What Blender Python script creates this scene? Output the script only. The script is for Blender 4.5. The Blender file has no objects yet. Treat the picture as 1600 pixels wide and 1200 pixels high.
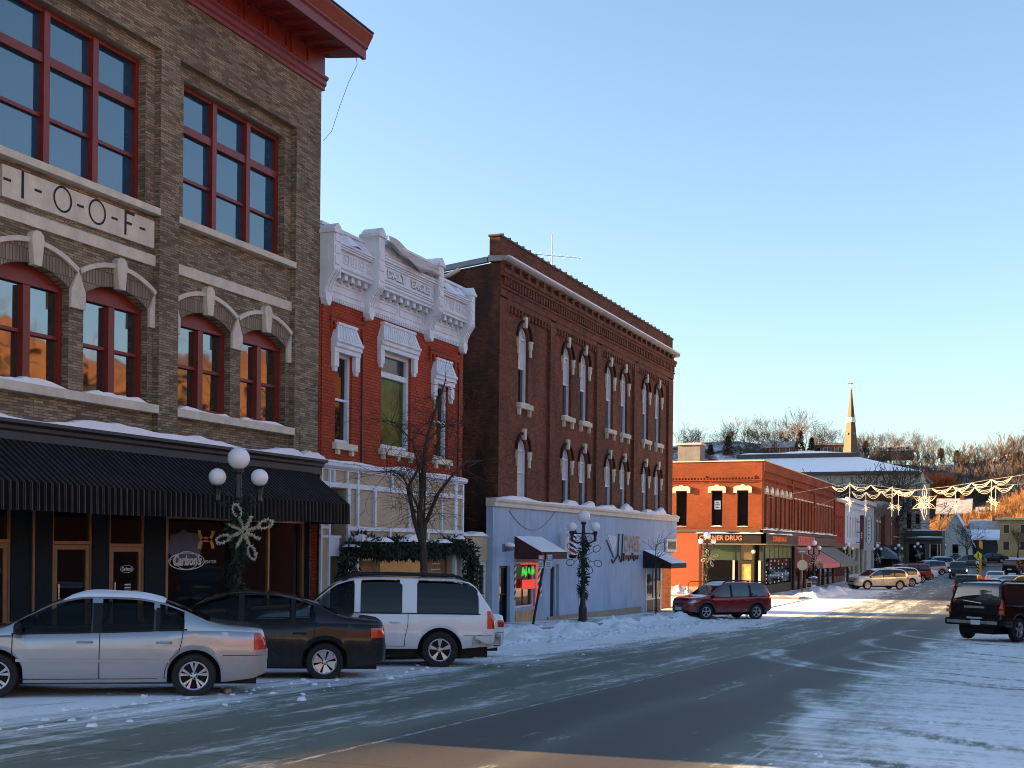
import bpy, math, random
from mathutils import Vector, Matrix
sc = bpy.context.scene
C = sc.collection
RND = random.Random(11)
# ---------------------------------------------------------------- camera, sky, sun, exposure
F, CX, HY, ROLL, YAW, ZC = 1900.0, 800.0, 854.0, 0.010, math.atan(800 / 1900.0), 1.64
cam = bpy.data.objects.new('camera', bpy.data.cameras.new('camera'))
C.objects.link(cam)
cam.matrix_world = Matrix.Translation((0, 0, ZC)) @ Matrix.Rotation(YAW, 4, 'Z') @ Matrix.Rotation(math.pi / 2, 4, 'X') @ Matrix.Rotation(ROLL, 4, 'Z')
cam.data.sensor_width = 36
cam.data.lens = 36 * F / 1600
cam.data.shift_y = 254 / 1600
cam.data.clip_end = 5000
sc.camera = cam
SUN_EL, SUN_AZ = math.radians(13.0), math.radians(259.5)      # azimuth clockwise from +Y
to_sun = Vector((math.sin(SUN_AZ) * math.cos(SUN_EL), math.cos(SUN_AZ) * math.cos(SUN_EL), math.sin(SUN_EL)))
w = bpy.data.worlds.new('World'); sc.world = w; w.use_nodes = True
nt = w.node_tree; nt.nodes.clear()
sky = nt.nodes.new('ShaderNodeTexSky'); sky.sky_type = 'NISHITA'; sky.sun_disc = False
sky.sun_elevation = SUN_EL; sky.sun_rotation = SUN_AZ
sky.altitude = 200; sky.air_density = 1.0; sky.dust_density = 1.8; sky.ozone_density = 2.0
bg = nt.nodes.new('ShaderNodeBackground'); bg.inputs['Strength'].default_value = 0.05
wo = nt.nodes.new('ShaderNodeOutputWorld')
nt.links.new(sky.outputs[0], bg.inputs[0]); nt.links.new(bg.outputs[0], wo.inputs[0])
sd = bpy.data.lights.new('sun', 'SUN'); sd.energy = 4.8; sd.angle = math.radians(0.5); sd.color = (1.0, 0.58, 0.25)
so = bpy.data.objects.new('sun', sd); C.objects.link(so)
so.rotation_euler = (-to_sun).to_track_quat('-Z', 'Y').to_euler()
sc.view_settings.view_transform = 'Standard'; sc.view_settings.look = 'None'
sc.view_settings.exposure = 2.9; sc.view_settings.gamma = 1.0
sc.view_settings.use_curve_mapping = False
sc.cycles.filter_width = 1.0
# ---------------------------------------------------------------- ray helper: a pixel of the 1600 px photo at a distance -> a point
def ray(u, v):
    du, dv = u - CX, v - HY
    c, s = math.cos(ROLL), math.sin(ROLL)
    x, y = c * du + s * dv, -s * du + c * dv
    return Vector((-math.sin(YAW) + math.cos(YAW) * x / F, math.cos(YAW) + math.sin(YAW) * x / F, -y / F))
def onx(u, v, X):
    d = ray(u, v); t = X / d.x
    return d.y * t, d.z * t + ZC
def at_depth(u, v, dep):
    p = ray(u, v) * dep
    return Vector((p.x, p.y, p.z + ZC))
def at_y(u, v, Y):
    d = ray(u, v); t = Y / d.y
    return Vector((d.x * t, Y, d.z * t + ZC))
# ---------------------------------------------------------------- ground profile along the street
GK = [(-80, 2.2), (0, 0), (50, -1.45), (65, -1.62), (110, -1.66), (145, -1.5), (175, -1.0), (195, -0.2), (215, .7), (260, 1.6), (900, 2.0)]
def lerp(a, b, t): return a + (b - a) * t
def pl(K, x):
    if x <= K[0][0]: return K[0][1]
    for (a, p), (b, q) in zip(K, K[1:]):
        if x <= b: return p + (q - p) * (x - a) / (b - a)
    return K[-1][1]
def G(y): return pl(GK, y)
def RG(x, y):                                                   # crowned road surface, lower toward the kerbs
    return G(y) - min(.09, .012 * abs(x + 5.8)) * (1 - .999 * sst(50, 62, y)) * (1 if -13.7 < x < 2.1 else 0)
def sst(a, b, x):
    t = min(1, max(0, (x - a) / (b - a))); return t * t * (3 - 2 * t)
def pchip(K):
    n = len(K); xs = [k[0] for k in K]; ys = [k[1] for k in K]
    d = [(ys[i + 1] - ys[i]) / (xs[i + 1] - xs[i]) for i in range(n - 1)]
    m = [d[0]] + [0 if d[i - 1] * d[i] <= 0 else 2 * d[i - 1] * d[i] / (d[i - 1] + d[i]) for i in range(1, n - 1)] + [d[-1]]
    def f(x):
        if x <= xs[0]: return ys[0]
        if x >= xs[-1]: return ys[-1]
        i = max(j for j in range(n - 1) if xs[j] <= x)
        h = xs[i + 1] - xs[i]; t = (x - xs[i]) / h
        return ys[i] * (1 + 2 * t) * (1 - t) ** 2 + h * m[i] * t * (1 - t) ** 2 + ys[i + 1] * t * t * (3 - 2 * t) + h * m[i + 1] * t * t * (t - 1)
    return f
# ---------------------------------------------------------------- objects
BASE = {}
def tag(o, label=None, cat=None, group=None, kind=None):
    if label: o['label'] = label
    if cat: o['category'] = cat
    if group: o['group'] = group
    if kind: o['kind'] = kind
    return o
def thing(name, label, cat, loc=(0, 0, 0), rz=0, group=None):
    o = bpy.data.objects.new(name, None); C.objects.link(o)
    o.location = loc; o.rotation_euler = (0, 0, rz); o.empty_display_size = .3
    BASE[o.name] = Vector(loc)
    return tag(o, label, cat, group)
class MB:
    def __init__(s): s.v = []; s.f = []; s.m = []
    def quad(s, *p, m=0):
        n = len(s.v); s.v += [tuple(q) for q in p]; s.f.append(tuple(range(n, n + len(p)))); s.m.append(m)
    def mesh(s, vs, fs, m=0):
        n = len(s.v); s.v += [tuple(q) for q in vs]
        for f in fs: s.f.append(tuple(i + n for i in f)); s.m.append(m)
    def hexa(s, p, m=0):
        s.mesh(p, [(0, 3, 2, 1), (4, 5, 6, 7), (0, 1, 5, 4), (1, 2, 6, 5), (2, 3, 7, 6), (3, 0, 4, 7)], m)
    def box(s, x0, x1, y0, y1, z0, z1, m=0):
        s.hexa([(x0, y0, z0), (x1, y0, z0), (x1, y1, z0), (x0, y1, z0), (x0, y0, z1), (x1, y0, z1), (x1, y1, z1), (x0, y1, z1)], m)
    def fbox(s, fr, u0, u1, z0, z1, d0, d1, m=0):
        s.hexa([fr(u0, z0, d0), fr(u1, z0, d0), fr(u1, z0, d1), fr(u0, z0, d1), fr(u0, z1, d0), fr(u1, z1, d0), fr(u1, z1, d1), fr(u0, z1, d1)], m)
    def fprism(s, fr, poly, d0, d1, m=0):                       # poly of (u, z), extruded between d0 and d1
        n = len(poly); vs = [fr(u, z, d0) for u, z in poly] + [fr(u, z, d1) for u, z in poly]
        s.mesh(vs, [tuple(range(n))[::-1], tuple(range(n, 2 * n))] + [(i, (i + 1) % n, n + (i + 1) % n, n + i) for i in range(n)], m)
    def xprism(s, fr, prof, u0, u1, m=0):                       # prof of (d, z), run along u
        n = len(prof); vs = [fr(u0, z, d) for d, z in prof] + [fr(u1, z, d) for d, z in prof]
        s.mesh(vs, [tuple(range(n)), tuple(range(n, 2 * n))[::-1]] + [(i, n + i, n + (i + 1) % n, (i + 1) % n) for i in range(n)], m)
    def tube(s, path, r, n=6, m=0, cap=True):
        path = [Vector(p) for p in path]; rs = r if isinstance(r, (list, tuple)) else [r] * len(path)
        base = len(s.v); last = None
        for i, p in enumerate(path):
            t = (path[min(i + 1, len(path) - 1)] - path[max(i - 1, 0)]).normalized()
            if last is None:
                a = t.orthogonal().normalized()
            else:
                a = (last - t * last.dot(t))
                a = a.normalized() if a.length > 1e-6 else t.orthogonal().normalized()
            last = a; b = t.cross(a)
            for k in range(n):
                q = p + (a * math.cos(2 * math.pi * k / n) + b * math.sin(2 * math.pi * k / n)) * rs[i]
                s.v.append(tuple(q))
        for i in range(len(path) - 1):
            for k in range(n):
                s.f.append((base + i * n + k, base + i * n + (k + 1) % n, base + (i + 1) * n + (k + 1) % n, base + (i + 1) * n + k)); s.m.append(m)
        if cap:
            s.f.append(tuple(base + k for k in range(n))[::-1]); s.m.append(m)
            e = base + (len(path) - 1) * n
            s.f.append(tuple(e + k for k in range(n))); s.m.append(m)
    def lathe(s, prof, c=(0, 0, 0), n=16, ax='z', m=0):
        base = len(s.v)
        for r, h in prof:
            for k in range(n):
                a = 2 * math.pi * k / n; p = (r * math.cos(a), r * math.sin(a), h)
                if ax == 'y': p = (p[0], h, p[1])
                if ax == 'x': p = (h, p[0], p[1])
                s.v.append((p[0] + c[0], p[1] + c[1], p[2] + c[2]))
        for i in range(len(prof) - 1):
            for k in range(n):
                s.f.append((base + i * n + k, base + i * n + (k + 1) % n, base + (i + 1) * n + (k + 1) % n, base + (i + 1) * n + k)); s.m.append(m)
    def ball(s, c, r, n=16, m=0, sq=(1, 1, 1)):
        k = n // 2
        base = len(s.v)
        s.lathe([(r * math.sin(math.pi * i / k) + 1e-4, -r * math.cos(math.pi * i / k)) for i in range(k + 1)], (0, 0, 0), n, 'z', m)
        for i in range(base, len(s.v)):
            x, y, z = s.v[i]; s.v[i] = (x * sq[0] + c[0], y * sq[1] + c[1], z * sq[2] + c[2])
    def grid(s, nu, nv, fn, m=0):
        base = len(s.v)
        for i in range(nu + 1):
            for j in range(nv + 1): s.v.append(tuple(fn(i / nu, j / nv)))
        for i in range(nu):
            for j in range(nv):
                a = base + i * (nv + 1) + j
                s.f.append((a, a + nv + 1, a + nv + 2, a + 1)); s.m.append(m)
    def build(s, name, mats, parent=None, world=True, smooth=False, angle=None):
        off = Vector((0, 0, 0))
        if parent is not None and world and parent.name in BASE: off = BASE[parent.name]
        me = bpy.data.meshes.new(name)
        me.from_pydata([(a - off.x, b - off.y, c - off.z) for a, b, c in s.v] if off.length > 0 else s.v, [], s.f)
        mats = mats if isinstance(mats, (list, tuple)) else [mats]
        for q in mats: me.materials.append(q)
        if any(s.m): me.polygons.foreach_set('material_index', s.m)
        if smooth:
            me.polygons.foreach_set('use_smooth', [True] * len(s.f))
            if angle: me.set_sharp_from_angle(angle=math.radians(angle))
        me.update()
        o = bpy.data.objects.new(name, me); C.objects.link(o)
        if parent is not None:
            o.parent = parent
            if world and parent.name in BASE: BASE[o.name] = off
        return o
def frx(X):                                                     # facade facing +x
    return lambda u, z, d: (X + d, u, z)
def fry(Y):                                                     # facade facing -y
    return lambda u, z, d: (u, Y - d, z)
def text(s, size, shear=0.0, bold=0.0):
    cu = bpy.data.curves.new('lettering', 'FONT'); cu.body = s; cu.size = size; cu.shear = shear; cu.offset = bold; cu.resolution_u = 3
    cu.align_x = 'CENTER'; cu.align_y = 'CENTER'
    ob = bpy.data.objects.new('lettering', cu)
    me = bpy.data.meshes.new_from_object(ob)
    vs = [tuple(p.co) for p in me.vertices]; fs = [tuple(p.vertices) for p in me.polygons]
    bpy.data.objects.remove(ob); bpy.data.curves.remove(cu); bpy.data.meshes.remove(me)
    return vs, fs
def put_text(mb, fr, s, u, z, size, d=.01, width=None, shear=0, bold=0, m=0, flip=1):
    vs, fs = text(s, size, shear, bold)
    xs = [p[0] for p in vs]; k = 1 if width is None else width / (max(xs) - min(xs))
    n = len(vs)
    front = [fr(u + flip * p[0] * k, z + p[1], d) for p in vs]
    mb.mesh(front, fs, m)
    return k
# ---------------------------------------------------------------- materials
def nmat(name):
    m = bpy.data.materials.new(name); m.use_nodes = True
    t = m.node_tree; b = t.nodes['Principled BSDF']
    return m, t, b
def N(t, kind, **kw):
    n = t.nodes.new(kind)
    for k, v in kw.items():
        if k.startswith('i_'): n.inputs[k[2:].replace('_', ' ')].default_value = v
        else: setattr(n, k, v)
    return n
def math_(t, op, a, b=None, c=None, clamp=False):
    n = t.nodes.new('ShaderNodeMath'); n.operation = op; n.use_clamp = clamp
    for i, q in enumerate((a, b, c)):
        if q is None: continue
        if isinstance(q, (int, float)): n.inputs[i].default_value = q
        else: t.links.new(q, n.inputs[i])
    return n.outputs[0]
def mixc(t, fac, a, b, mode='MIX'):
    n = t.nodes.new('ShaderNodeMix'); n.data_type = 'RGBA'; n.blend_type = mode
    for i, q in ((0, fac), (6, a), (7, b)):
        if isinstance(q, (int, float)): n.inputs[i].default_value = q
        elif isinstance(q, tuple): n.inputs[i].default_value = (*q[:3], 1)
        else: t.links.new(q, n.inputs[i])
    return n.outputs[2]
def mixf(t, f, a, b):
    n = t.nodes.new('ShaderNodeMix'); n.data_type = 'FLOAT'
    for i, q in ((0, f), (2, a), (3, b)):
        if isinstance(q, (int, float)): n.inputs[i].default_value = q
        else: t.links.new(q, n.inputs[i])
    return n.outputs[0]
def pos(t):
    g = t.nodes.new('ShaderNodeNewGeometry'); return g
def noise(t, vec, scale, detail=4, rough=.6):
    n = t.nodes.new('ShaderNodeTexNoise'); n.inputs['Scale'].default_value = scale
    n.inputs['Detail'].default_value = detail; n.inputs['Roughness'].default_value = rough
    if vec is not None: t.links.new(vec, n.inputs['Vector'])
    return n.outputs['Fac']
def ramp(t, fac, pts):
    n = t.nodes.new('ShaderNodeMapRange'); n.inputs[1].default_value = pts[0]; n.inputs[2].default_value = pts[1]
    n.inputs[3].default_value = pts[2]; n.inputs[4].default_value = pts[3]; n.clamp = True
    t.links.new(fac, n.inputs[0]); return n.outputs[0]
def bump(t, b, h, strength, dist=.01):
    n = t.nodes.new('ShaderNodeBump'); n.inputs['Strength'].default_value = strength; n.inputs['Distance'].default_value = dist
    t.links.new(h, n.inputs['Height']); t.links.new(n.outputs[0], b.inputs['Normal'])
def scaled(t, vec, s):
    n = t.nodes.new('ShaderNodeVectorMath'); n.operation = 'MULTIPLY'; n.inputs[1].default_value = s
    t.links.new(vec, n.inputs[0]); return n.outputs[0]
MC = {}
def mat(name, col, rough=.6, metal=0.0, var=.15, vs=3.0, bmp=0.0, bs=30.0, coat=0.0, spec=.5, emit=0.0, ior=None, grime=0.0, world=True):
    if name in MC: return MC[name]
    m, t, b = nmat(name)
    b.inputs['Roughness'].default_value = rough; b.inputs['Metallic'].default_value = metal
    b.inputs['Specular IOR Level'].default_value = spec; b.inputs['Coat Weight'].default_value = coat
    if coat: b.inputs['Coat Roughness'].default_value = .04
    if ior: b.inputs['IOR'].default_value = ior
    if world: v = pos(t).outputs['Position']
    else: v = N(t, 'ShaderNodeTexCoord').outputs['Object']
    c = None
    if var:
        f = noise(t, v, vs, 5)
        lo = tuple(q * (1 - var) for q in col); hi = tuple(min(1, q * (1 + var)) for q in col)
        c = mixc(t, ramp(t, f, (.3, .7, 0, 1)), lo, hi)
    if grime:
        g = ramp(t, noise(t, scaled(t, v, (1.2, 1.2, .25)), 1.6, 6, .7), (.45, .75, 0, grime))
        c = mixc(t, g, c if c is not None else tuple(col), (.03, .028, .025))
    if c is not None: t.links.new(c, b.inputs['Base Color'])
    else: b.inputs['Base Color'].default_value = (*col, 1)
    if bmp: bump(t, b, noise(t, v, bs, 4), bmp)
    if emit:
        b.inputs['Emission Color'].default_value = (*col, 1); b.inputs['Emission Strength'].default_value = emit
    MC[name] = m; return m
def brick(name, c1, c2, mortar, bw=.21, rh=.075, mort=.010, stain=.35, bumps=.35, soot=(.02, .016, .014), sootlim=(.52, .78), tint=None):
    m, t, b = nmat(name)
    g = pos(t); sp = N(t, 'ShaderNodeSeparateXYZ'); t.links.new(g.outputs['Position'], sp.inputs[0])
    sn = N(t, 'ShaderNodeSeparateXYZ'); t.links.new(g.outputs['True Normal'], sn.inputs[0])
    ax = math_(t, 'GREATER_THAN', math_(t, 'ABSOLUTE', sn.outputs[0]), .5)
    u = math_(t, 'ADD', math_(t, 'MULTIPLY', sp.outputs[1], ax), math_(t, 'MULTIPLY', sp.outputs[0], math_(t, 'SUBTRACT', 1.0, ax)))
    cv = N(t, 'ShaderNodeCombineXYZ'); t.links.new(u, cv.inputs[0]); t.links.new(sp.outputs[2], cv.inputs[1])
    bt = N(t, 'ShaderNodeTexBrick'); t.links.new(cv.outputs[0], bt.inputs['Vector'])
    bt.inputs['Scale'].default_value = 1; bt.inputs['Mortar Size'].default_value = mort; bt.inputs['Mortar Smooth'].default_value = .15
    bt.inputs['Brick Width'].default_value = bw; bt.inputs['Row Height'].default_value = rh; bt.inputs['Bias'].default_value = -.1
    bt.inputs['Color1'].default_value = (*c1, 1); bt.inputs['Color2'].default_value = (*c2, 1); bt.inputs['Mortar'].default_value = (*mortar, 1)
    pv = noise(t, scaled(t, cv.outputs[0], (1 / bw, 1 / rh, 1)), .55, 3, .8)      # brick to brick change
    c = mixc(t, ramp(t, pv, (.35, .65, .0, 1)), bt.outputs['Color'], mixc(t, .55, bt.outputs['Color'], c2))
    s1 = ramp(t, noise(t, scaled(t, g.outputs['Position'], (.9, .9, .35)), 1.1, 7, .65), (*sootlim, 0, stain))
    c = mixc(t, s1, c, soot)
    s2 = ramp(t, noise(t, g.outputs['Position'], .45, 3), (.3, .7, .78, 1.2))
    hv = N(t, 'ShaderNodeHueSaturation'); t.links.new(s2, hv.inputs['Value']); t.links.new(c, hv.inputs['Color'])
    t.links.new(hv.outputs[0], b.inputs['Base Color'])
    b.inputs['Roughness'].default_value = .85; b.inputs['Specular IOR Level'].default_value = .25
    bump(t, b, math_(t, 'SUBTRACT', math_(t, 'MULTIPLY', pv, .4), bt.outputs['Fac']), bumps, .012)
    return m
def glass(name, col=(.008, .011, .014), rough=.03, ior=2.0, wav=.015, ws=1.5):
    m, t, b = nmat(name)
    b.inputs['Base Color'].default_value = (*col, 1); b.inputs['Roughness'].default_value = rough
    b.inputs['IOR'].default_value = ior
    if wav:
        v = pos(t).outputs['Position']
        bump(t, b, noise(t, v, ws, 1), wav, .1)
    return m
def paint(name, col, metal=.0, rough=.3, flake=0.0, dirt=.35, coat=1.0):
    m, t, b = nmat(name)
    tc = N(t, 'ShaderNodeTexCoord'); sp = N(t, 'ShaderNodeSeparateXYZ'); t.links.new(tc.outputs['Object'], sp.inputs[0])
    n1 = noise(t, tc.outputs['Object'], 3.0, 6, .65)
    low = ramp(t, sp.outputs[2], (.22, 1.0, 1.0, 0.0))                     # road salt thrown up from the wheels
    d = math_(t, 'MULTIPLY', math_(t, 'MULTIPLY', low, ramp(t, n1, (.35, .65, .2, 1.0))), dirt, clamp=True)
    c = mixc(t, d, tuple(col), (.36, .345, .325)); t.links.new(math_(t, 'MULTIPLY', math_(t, 'SUBTRACT', 1.0, d), metal), b.inputs['Metallic'])
    t.links.new(c, b.inputs['Base Color'])
    b.inputs['Specular IOR Level'].default_value = .5 if coat > .5 else .25; t.links.new(math_(t, 'MULTIPLY', math_(t, 'SUBTRACT', 1.0, d), coat), b.inputs['Coat Weight']); b.inputs['Coat Roughness'].default_value = .05
    t.links.new(math_(t, 'ADD', math_(t, 'MULTIPLY', d, .5), rough), b.inputs['Roughness'])
    return m
def snow(name='snow', dirty=.0, scale=6.0):
    m, t, b = nmat(name)
    v = pos(t).outputs['Position']
    f = noise(t, v, scale, 6, .65)
    c = mixc(t, ramp(t, noise(t, v, 1.3, 6, .7), (.5, .8, 0, dirty)), (.80, .82, .85), (.28, .27, .26))
    t.links.new(c, b.inputs['Base Color']); b.inputs['Roughness'].default_value = .6
    bump(t, b, f, .5, .05)
    return m
def land(name):
    m, t, b = nmat(name); P = pos(t).outputs['Position']; sp = N(t, 'ShaderNodeSeparateXYZ'); t.links.new(P, sp.inputs[0])
    n = noise(t, P, .12, 6, .7); far = ramp(t, sp.outputs[0], (12, 22, 0, 1))  # eastern ground out of view is darkened to cut warm bounce light
    c = mixc(t, ramp(t, n, (.35, .6, 0, .35)), (.74, .76, .79), (.30, .29, .28))
    t.links.new(mixc(t, far, c, mixc(t, ramp(t, n, (.5, .62, 0, .6)), (.075, .062, .05), (.45, .46, .47))), b.inputs['Base Color']); b.inputs['Roughness'].default_value = .85; return m
LAND = land('snowy_land_dark_east')
SNOW = snow('snow'); SNOWD = snow('street_snow', .55)
TAN = brick('tan_brick', (.37, .305, .195), (.095, .078, .056), (.085, .075, .060), bw=.24, rh=.052, mort=.006, stain=.75, sootlim=(.56, .80), bumps=.6)
TANARCH = brick('tan_arch_brick', (.30, .26, .185), (.17, .145, .11), (.06, .052, .045), bw=.08, rh=.30, mort=.010, stain=.4)
REDB = brick('red_brick', (.44, .066, .022), (.31, .044, .015), (.11, .030, .017), stain=.45, sootlim=(.55, .85), rh=.082, mort=.013)
DARKB = brick('dark_red_brick', (.225, .078, .038), (.090, .032, .018), (.11, .052, .034), stain=.8, sootlim=(.48, .80), rh=.085, mort=.012)
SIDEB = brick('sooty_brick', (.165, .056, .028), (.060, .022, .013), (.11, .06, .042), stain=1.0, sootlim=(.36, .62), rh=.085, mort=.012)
ORB = brick('orange_brick', (.235, .056, .017), (.165, .036, .012), (.12, .04, .018), stain=.3)
BRB = brick('brown_brick', (.20, .065, .035), (.13, .042, .025), (.10, .05, .035), stain=.4)
YELB = brick('yellow_brick', (.52, .37, .15), (.44, .31, .12), (.3, .22, .12), stain=.2)
STONE = mat('limestone', (.56, .54, .44), .8, var=.12, vs=4, bmp=.15, grime=.25)
REDP = mat('dark_red_paint', (.165, .016, .010), .45, var=.18, vs=6, grime=.12)
WHP = mat('white_paint', (.62, .70, .77), .5, var=.05, grime=.22)
CRP = mat('cream_paint', (.60, .57, .47), .6, var=.08, grime=.10)
BEIGE = mat('beige_panel', (.40, .335, .225), .6, var=.06, grime=.12)
BLUEP = mat('pale_blue_stucco', (.33, .44, .58), .8, var=.10, vs=.9, bmp=.2, bs=30, grime=.30)
TRIM = mat('off_white_trim', (.55, .52, .44), .6, var=.1, grime=.25)
BLK = mat('black_paint', (.007, .007, .008), .5, var=.2, spec=.25)
NAVY = mat('dark_teal_panel', (.006, .013, .018), .7, var=.2, vs=8, spec=.15)
BRONZE = mat('bronze_aluminium', (.27, .155, .075), .38, metal=.55, var=.15)
DARKIN = mat('dark_interior', (.006, .006, .006), .9, var=.3)
IRON = mat('black_iron', (.014, .016, .018), .4, var=.25, spec=.5)
GLOBE = mat('white_globe', (.80, .82, .84), .18, var=.03, spec=.6)
RUBBER = mat('tyre_rubber', (.012, .012, .012), .85, var=.3, vs=12, bmp=.2)
CHROME = mat('bright_trim', (.6, .6, .6), .22, metal=.9, var=.1)
ALLOY = mat('alloy_wheel', (.52, .53, .55), .32, metal=.75, var=.08)
PLASTIC = mat('grey_plastic', (.03, .031, .033), .55, var=.2)
REDL = mat('red_lens', (.50, .012, .010), .12, var=.25, vs=25, coat=1)
AMBL = mat('amber_lens', (.55, .16, .02), .12, var=.2, vs=25, coat=1)
CLRL = mat('clear_lens', (.55, .56, .58), .1, metal=.3, var=.35, vs=30, coat=1)
PLATE = mat('number_plate', (.55, .58, .62), .4, var=.25, vs=40)
GL3 = glass('sky_tinted_glass', (.003, .055, .115), ior=2.1, wav=.02)  # sky reflection is tinted into the base colour
GL2 = glass('old_wavy_glass', (.010, .013, .012), ior=2.7, wav=.05, ws=1.1)
GLD = glass('shop_glass', (.006, .0065, .008), ior=1.45, wav=.01)
GLB = glass('plain_glass', (.010, .014, .018), ior=1.9, wav=.03)
GLCAR = glass('car_glass', (.010, .014, .017), ior=1.75, wav=0)
def clear_glass(name, tint, ior):
    m, t, b = nmat(name); b.inputs['Base Color'].default_value = (.004, .006, .008, 1); b.inputs['Roughness'].default_value = .02; b.inputs['IOR'].default_value = ior
    tr = N(t, 'ShaderNodeBsdfTransparent'); tr.inputs[0].default_value = (*tint, 1); fz = N(t, 'ShaderNodeFresnel'); fz.inputs[0].default_value = ior
    mx = N(t, 'ShaderNodeMixShader'); t.links.new(math_(t, 'ADD', math_(t, 'MULTIPLY', fz.outputs[0], .85), .16, clamp=True), mx.inputs[0]); t.links.new(tr.outputs[0], mx.inputs[1]); t.links.new(b.outputs[0], mx.inputs[2])
    t.links.new(mx.outputs[0], t.nodes['Material Output'].inputs[0]); return m
GLCLR = clear_glass('see_through_car_glass', (.42, .48, .50), 1.6)
GLTINT = glass('tinted_car_glass', (.003, .003, .004), ior=1.5, wav=0)
BLIND = mat('window_blind', (.62, .66, .68), .25, var=.08, coat=.8)
BARK = mat('bark', (.050, .036, .027), .9, var=.4, vs=9, bmp=.5)
TWIG = mat('ridge_twigs', (.075, .048, .027), .9, var=.35, vs=.3)
PINE = mat('pine_needles', (.030, .042, .022), .9, var=.45, vs=4)
WREATH = mat('evergreen_garland', (.012, .028, .014), .8, var=.5, vs=15)
TINSEL = mat('tinsel_rope', (.50, .50, .40), .5, var=.4, vs=40)
BULB = mat('lit_bulb_string', (1.0, .80, .48), .5, var=0, emit=.13)
CONC = mat('concrete', (.26, .25, .235), .85, var=.15, vs=2, bmp=.15, grime=.2)
ROOF = mat('tar_roof', (.05, .05, .052), .9, var=.2)
SLATE = mat('slate', (.06, .064, .07), .6, var=.25, vs=3)
# awning cloth with thin stripes running down the slope
def striped(name, base, line, pitch, frac, axis=1):
    m, t, b = nmat(name)
    sp = N(t, 'ShaderNodeSeparateXYZ'); t.links.new(pos(t).outputs['Position'], sp.inputs[0])
    f = math_(t, 'FRACT', math_(t, 'DIVIDE', sp.outputs[axis], pitch))
    f2 = math_(t, 'FRACT', math_(t, 'DIVIDE', math_(t, 'ADD', sp.outputs[axis], pitch * .23), pitch))
    s = math_(t, 'MAXIMUM', math_(t, 'LESS_THAN', f, frac), math_(t, 'MULTIPLY', math_(t, 'LESS_THAN', f2, frac * .8), .6))
    c = mixc(t, s, base, line)
    c = mixc(t, ramp(t, noise(t, pos(t).outputs['Position'], 2.5, 5), (.4, .75, 0, .5)), c, tuple(q * .5 for q in base))
    t.links.new(c, b.inputs['Base Color']); b.inputs['Roughness'].default_value = .8; b.inputs['Specular IOR Level'].default_value = .08
    return m
AWN = striped('striped_awning_cloth', (.0040, .0046, .0062), (.10, .083, .068), .155, .13)
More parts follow.
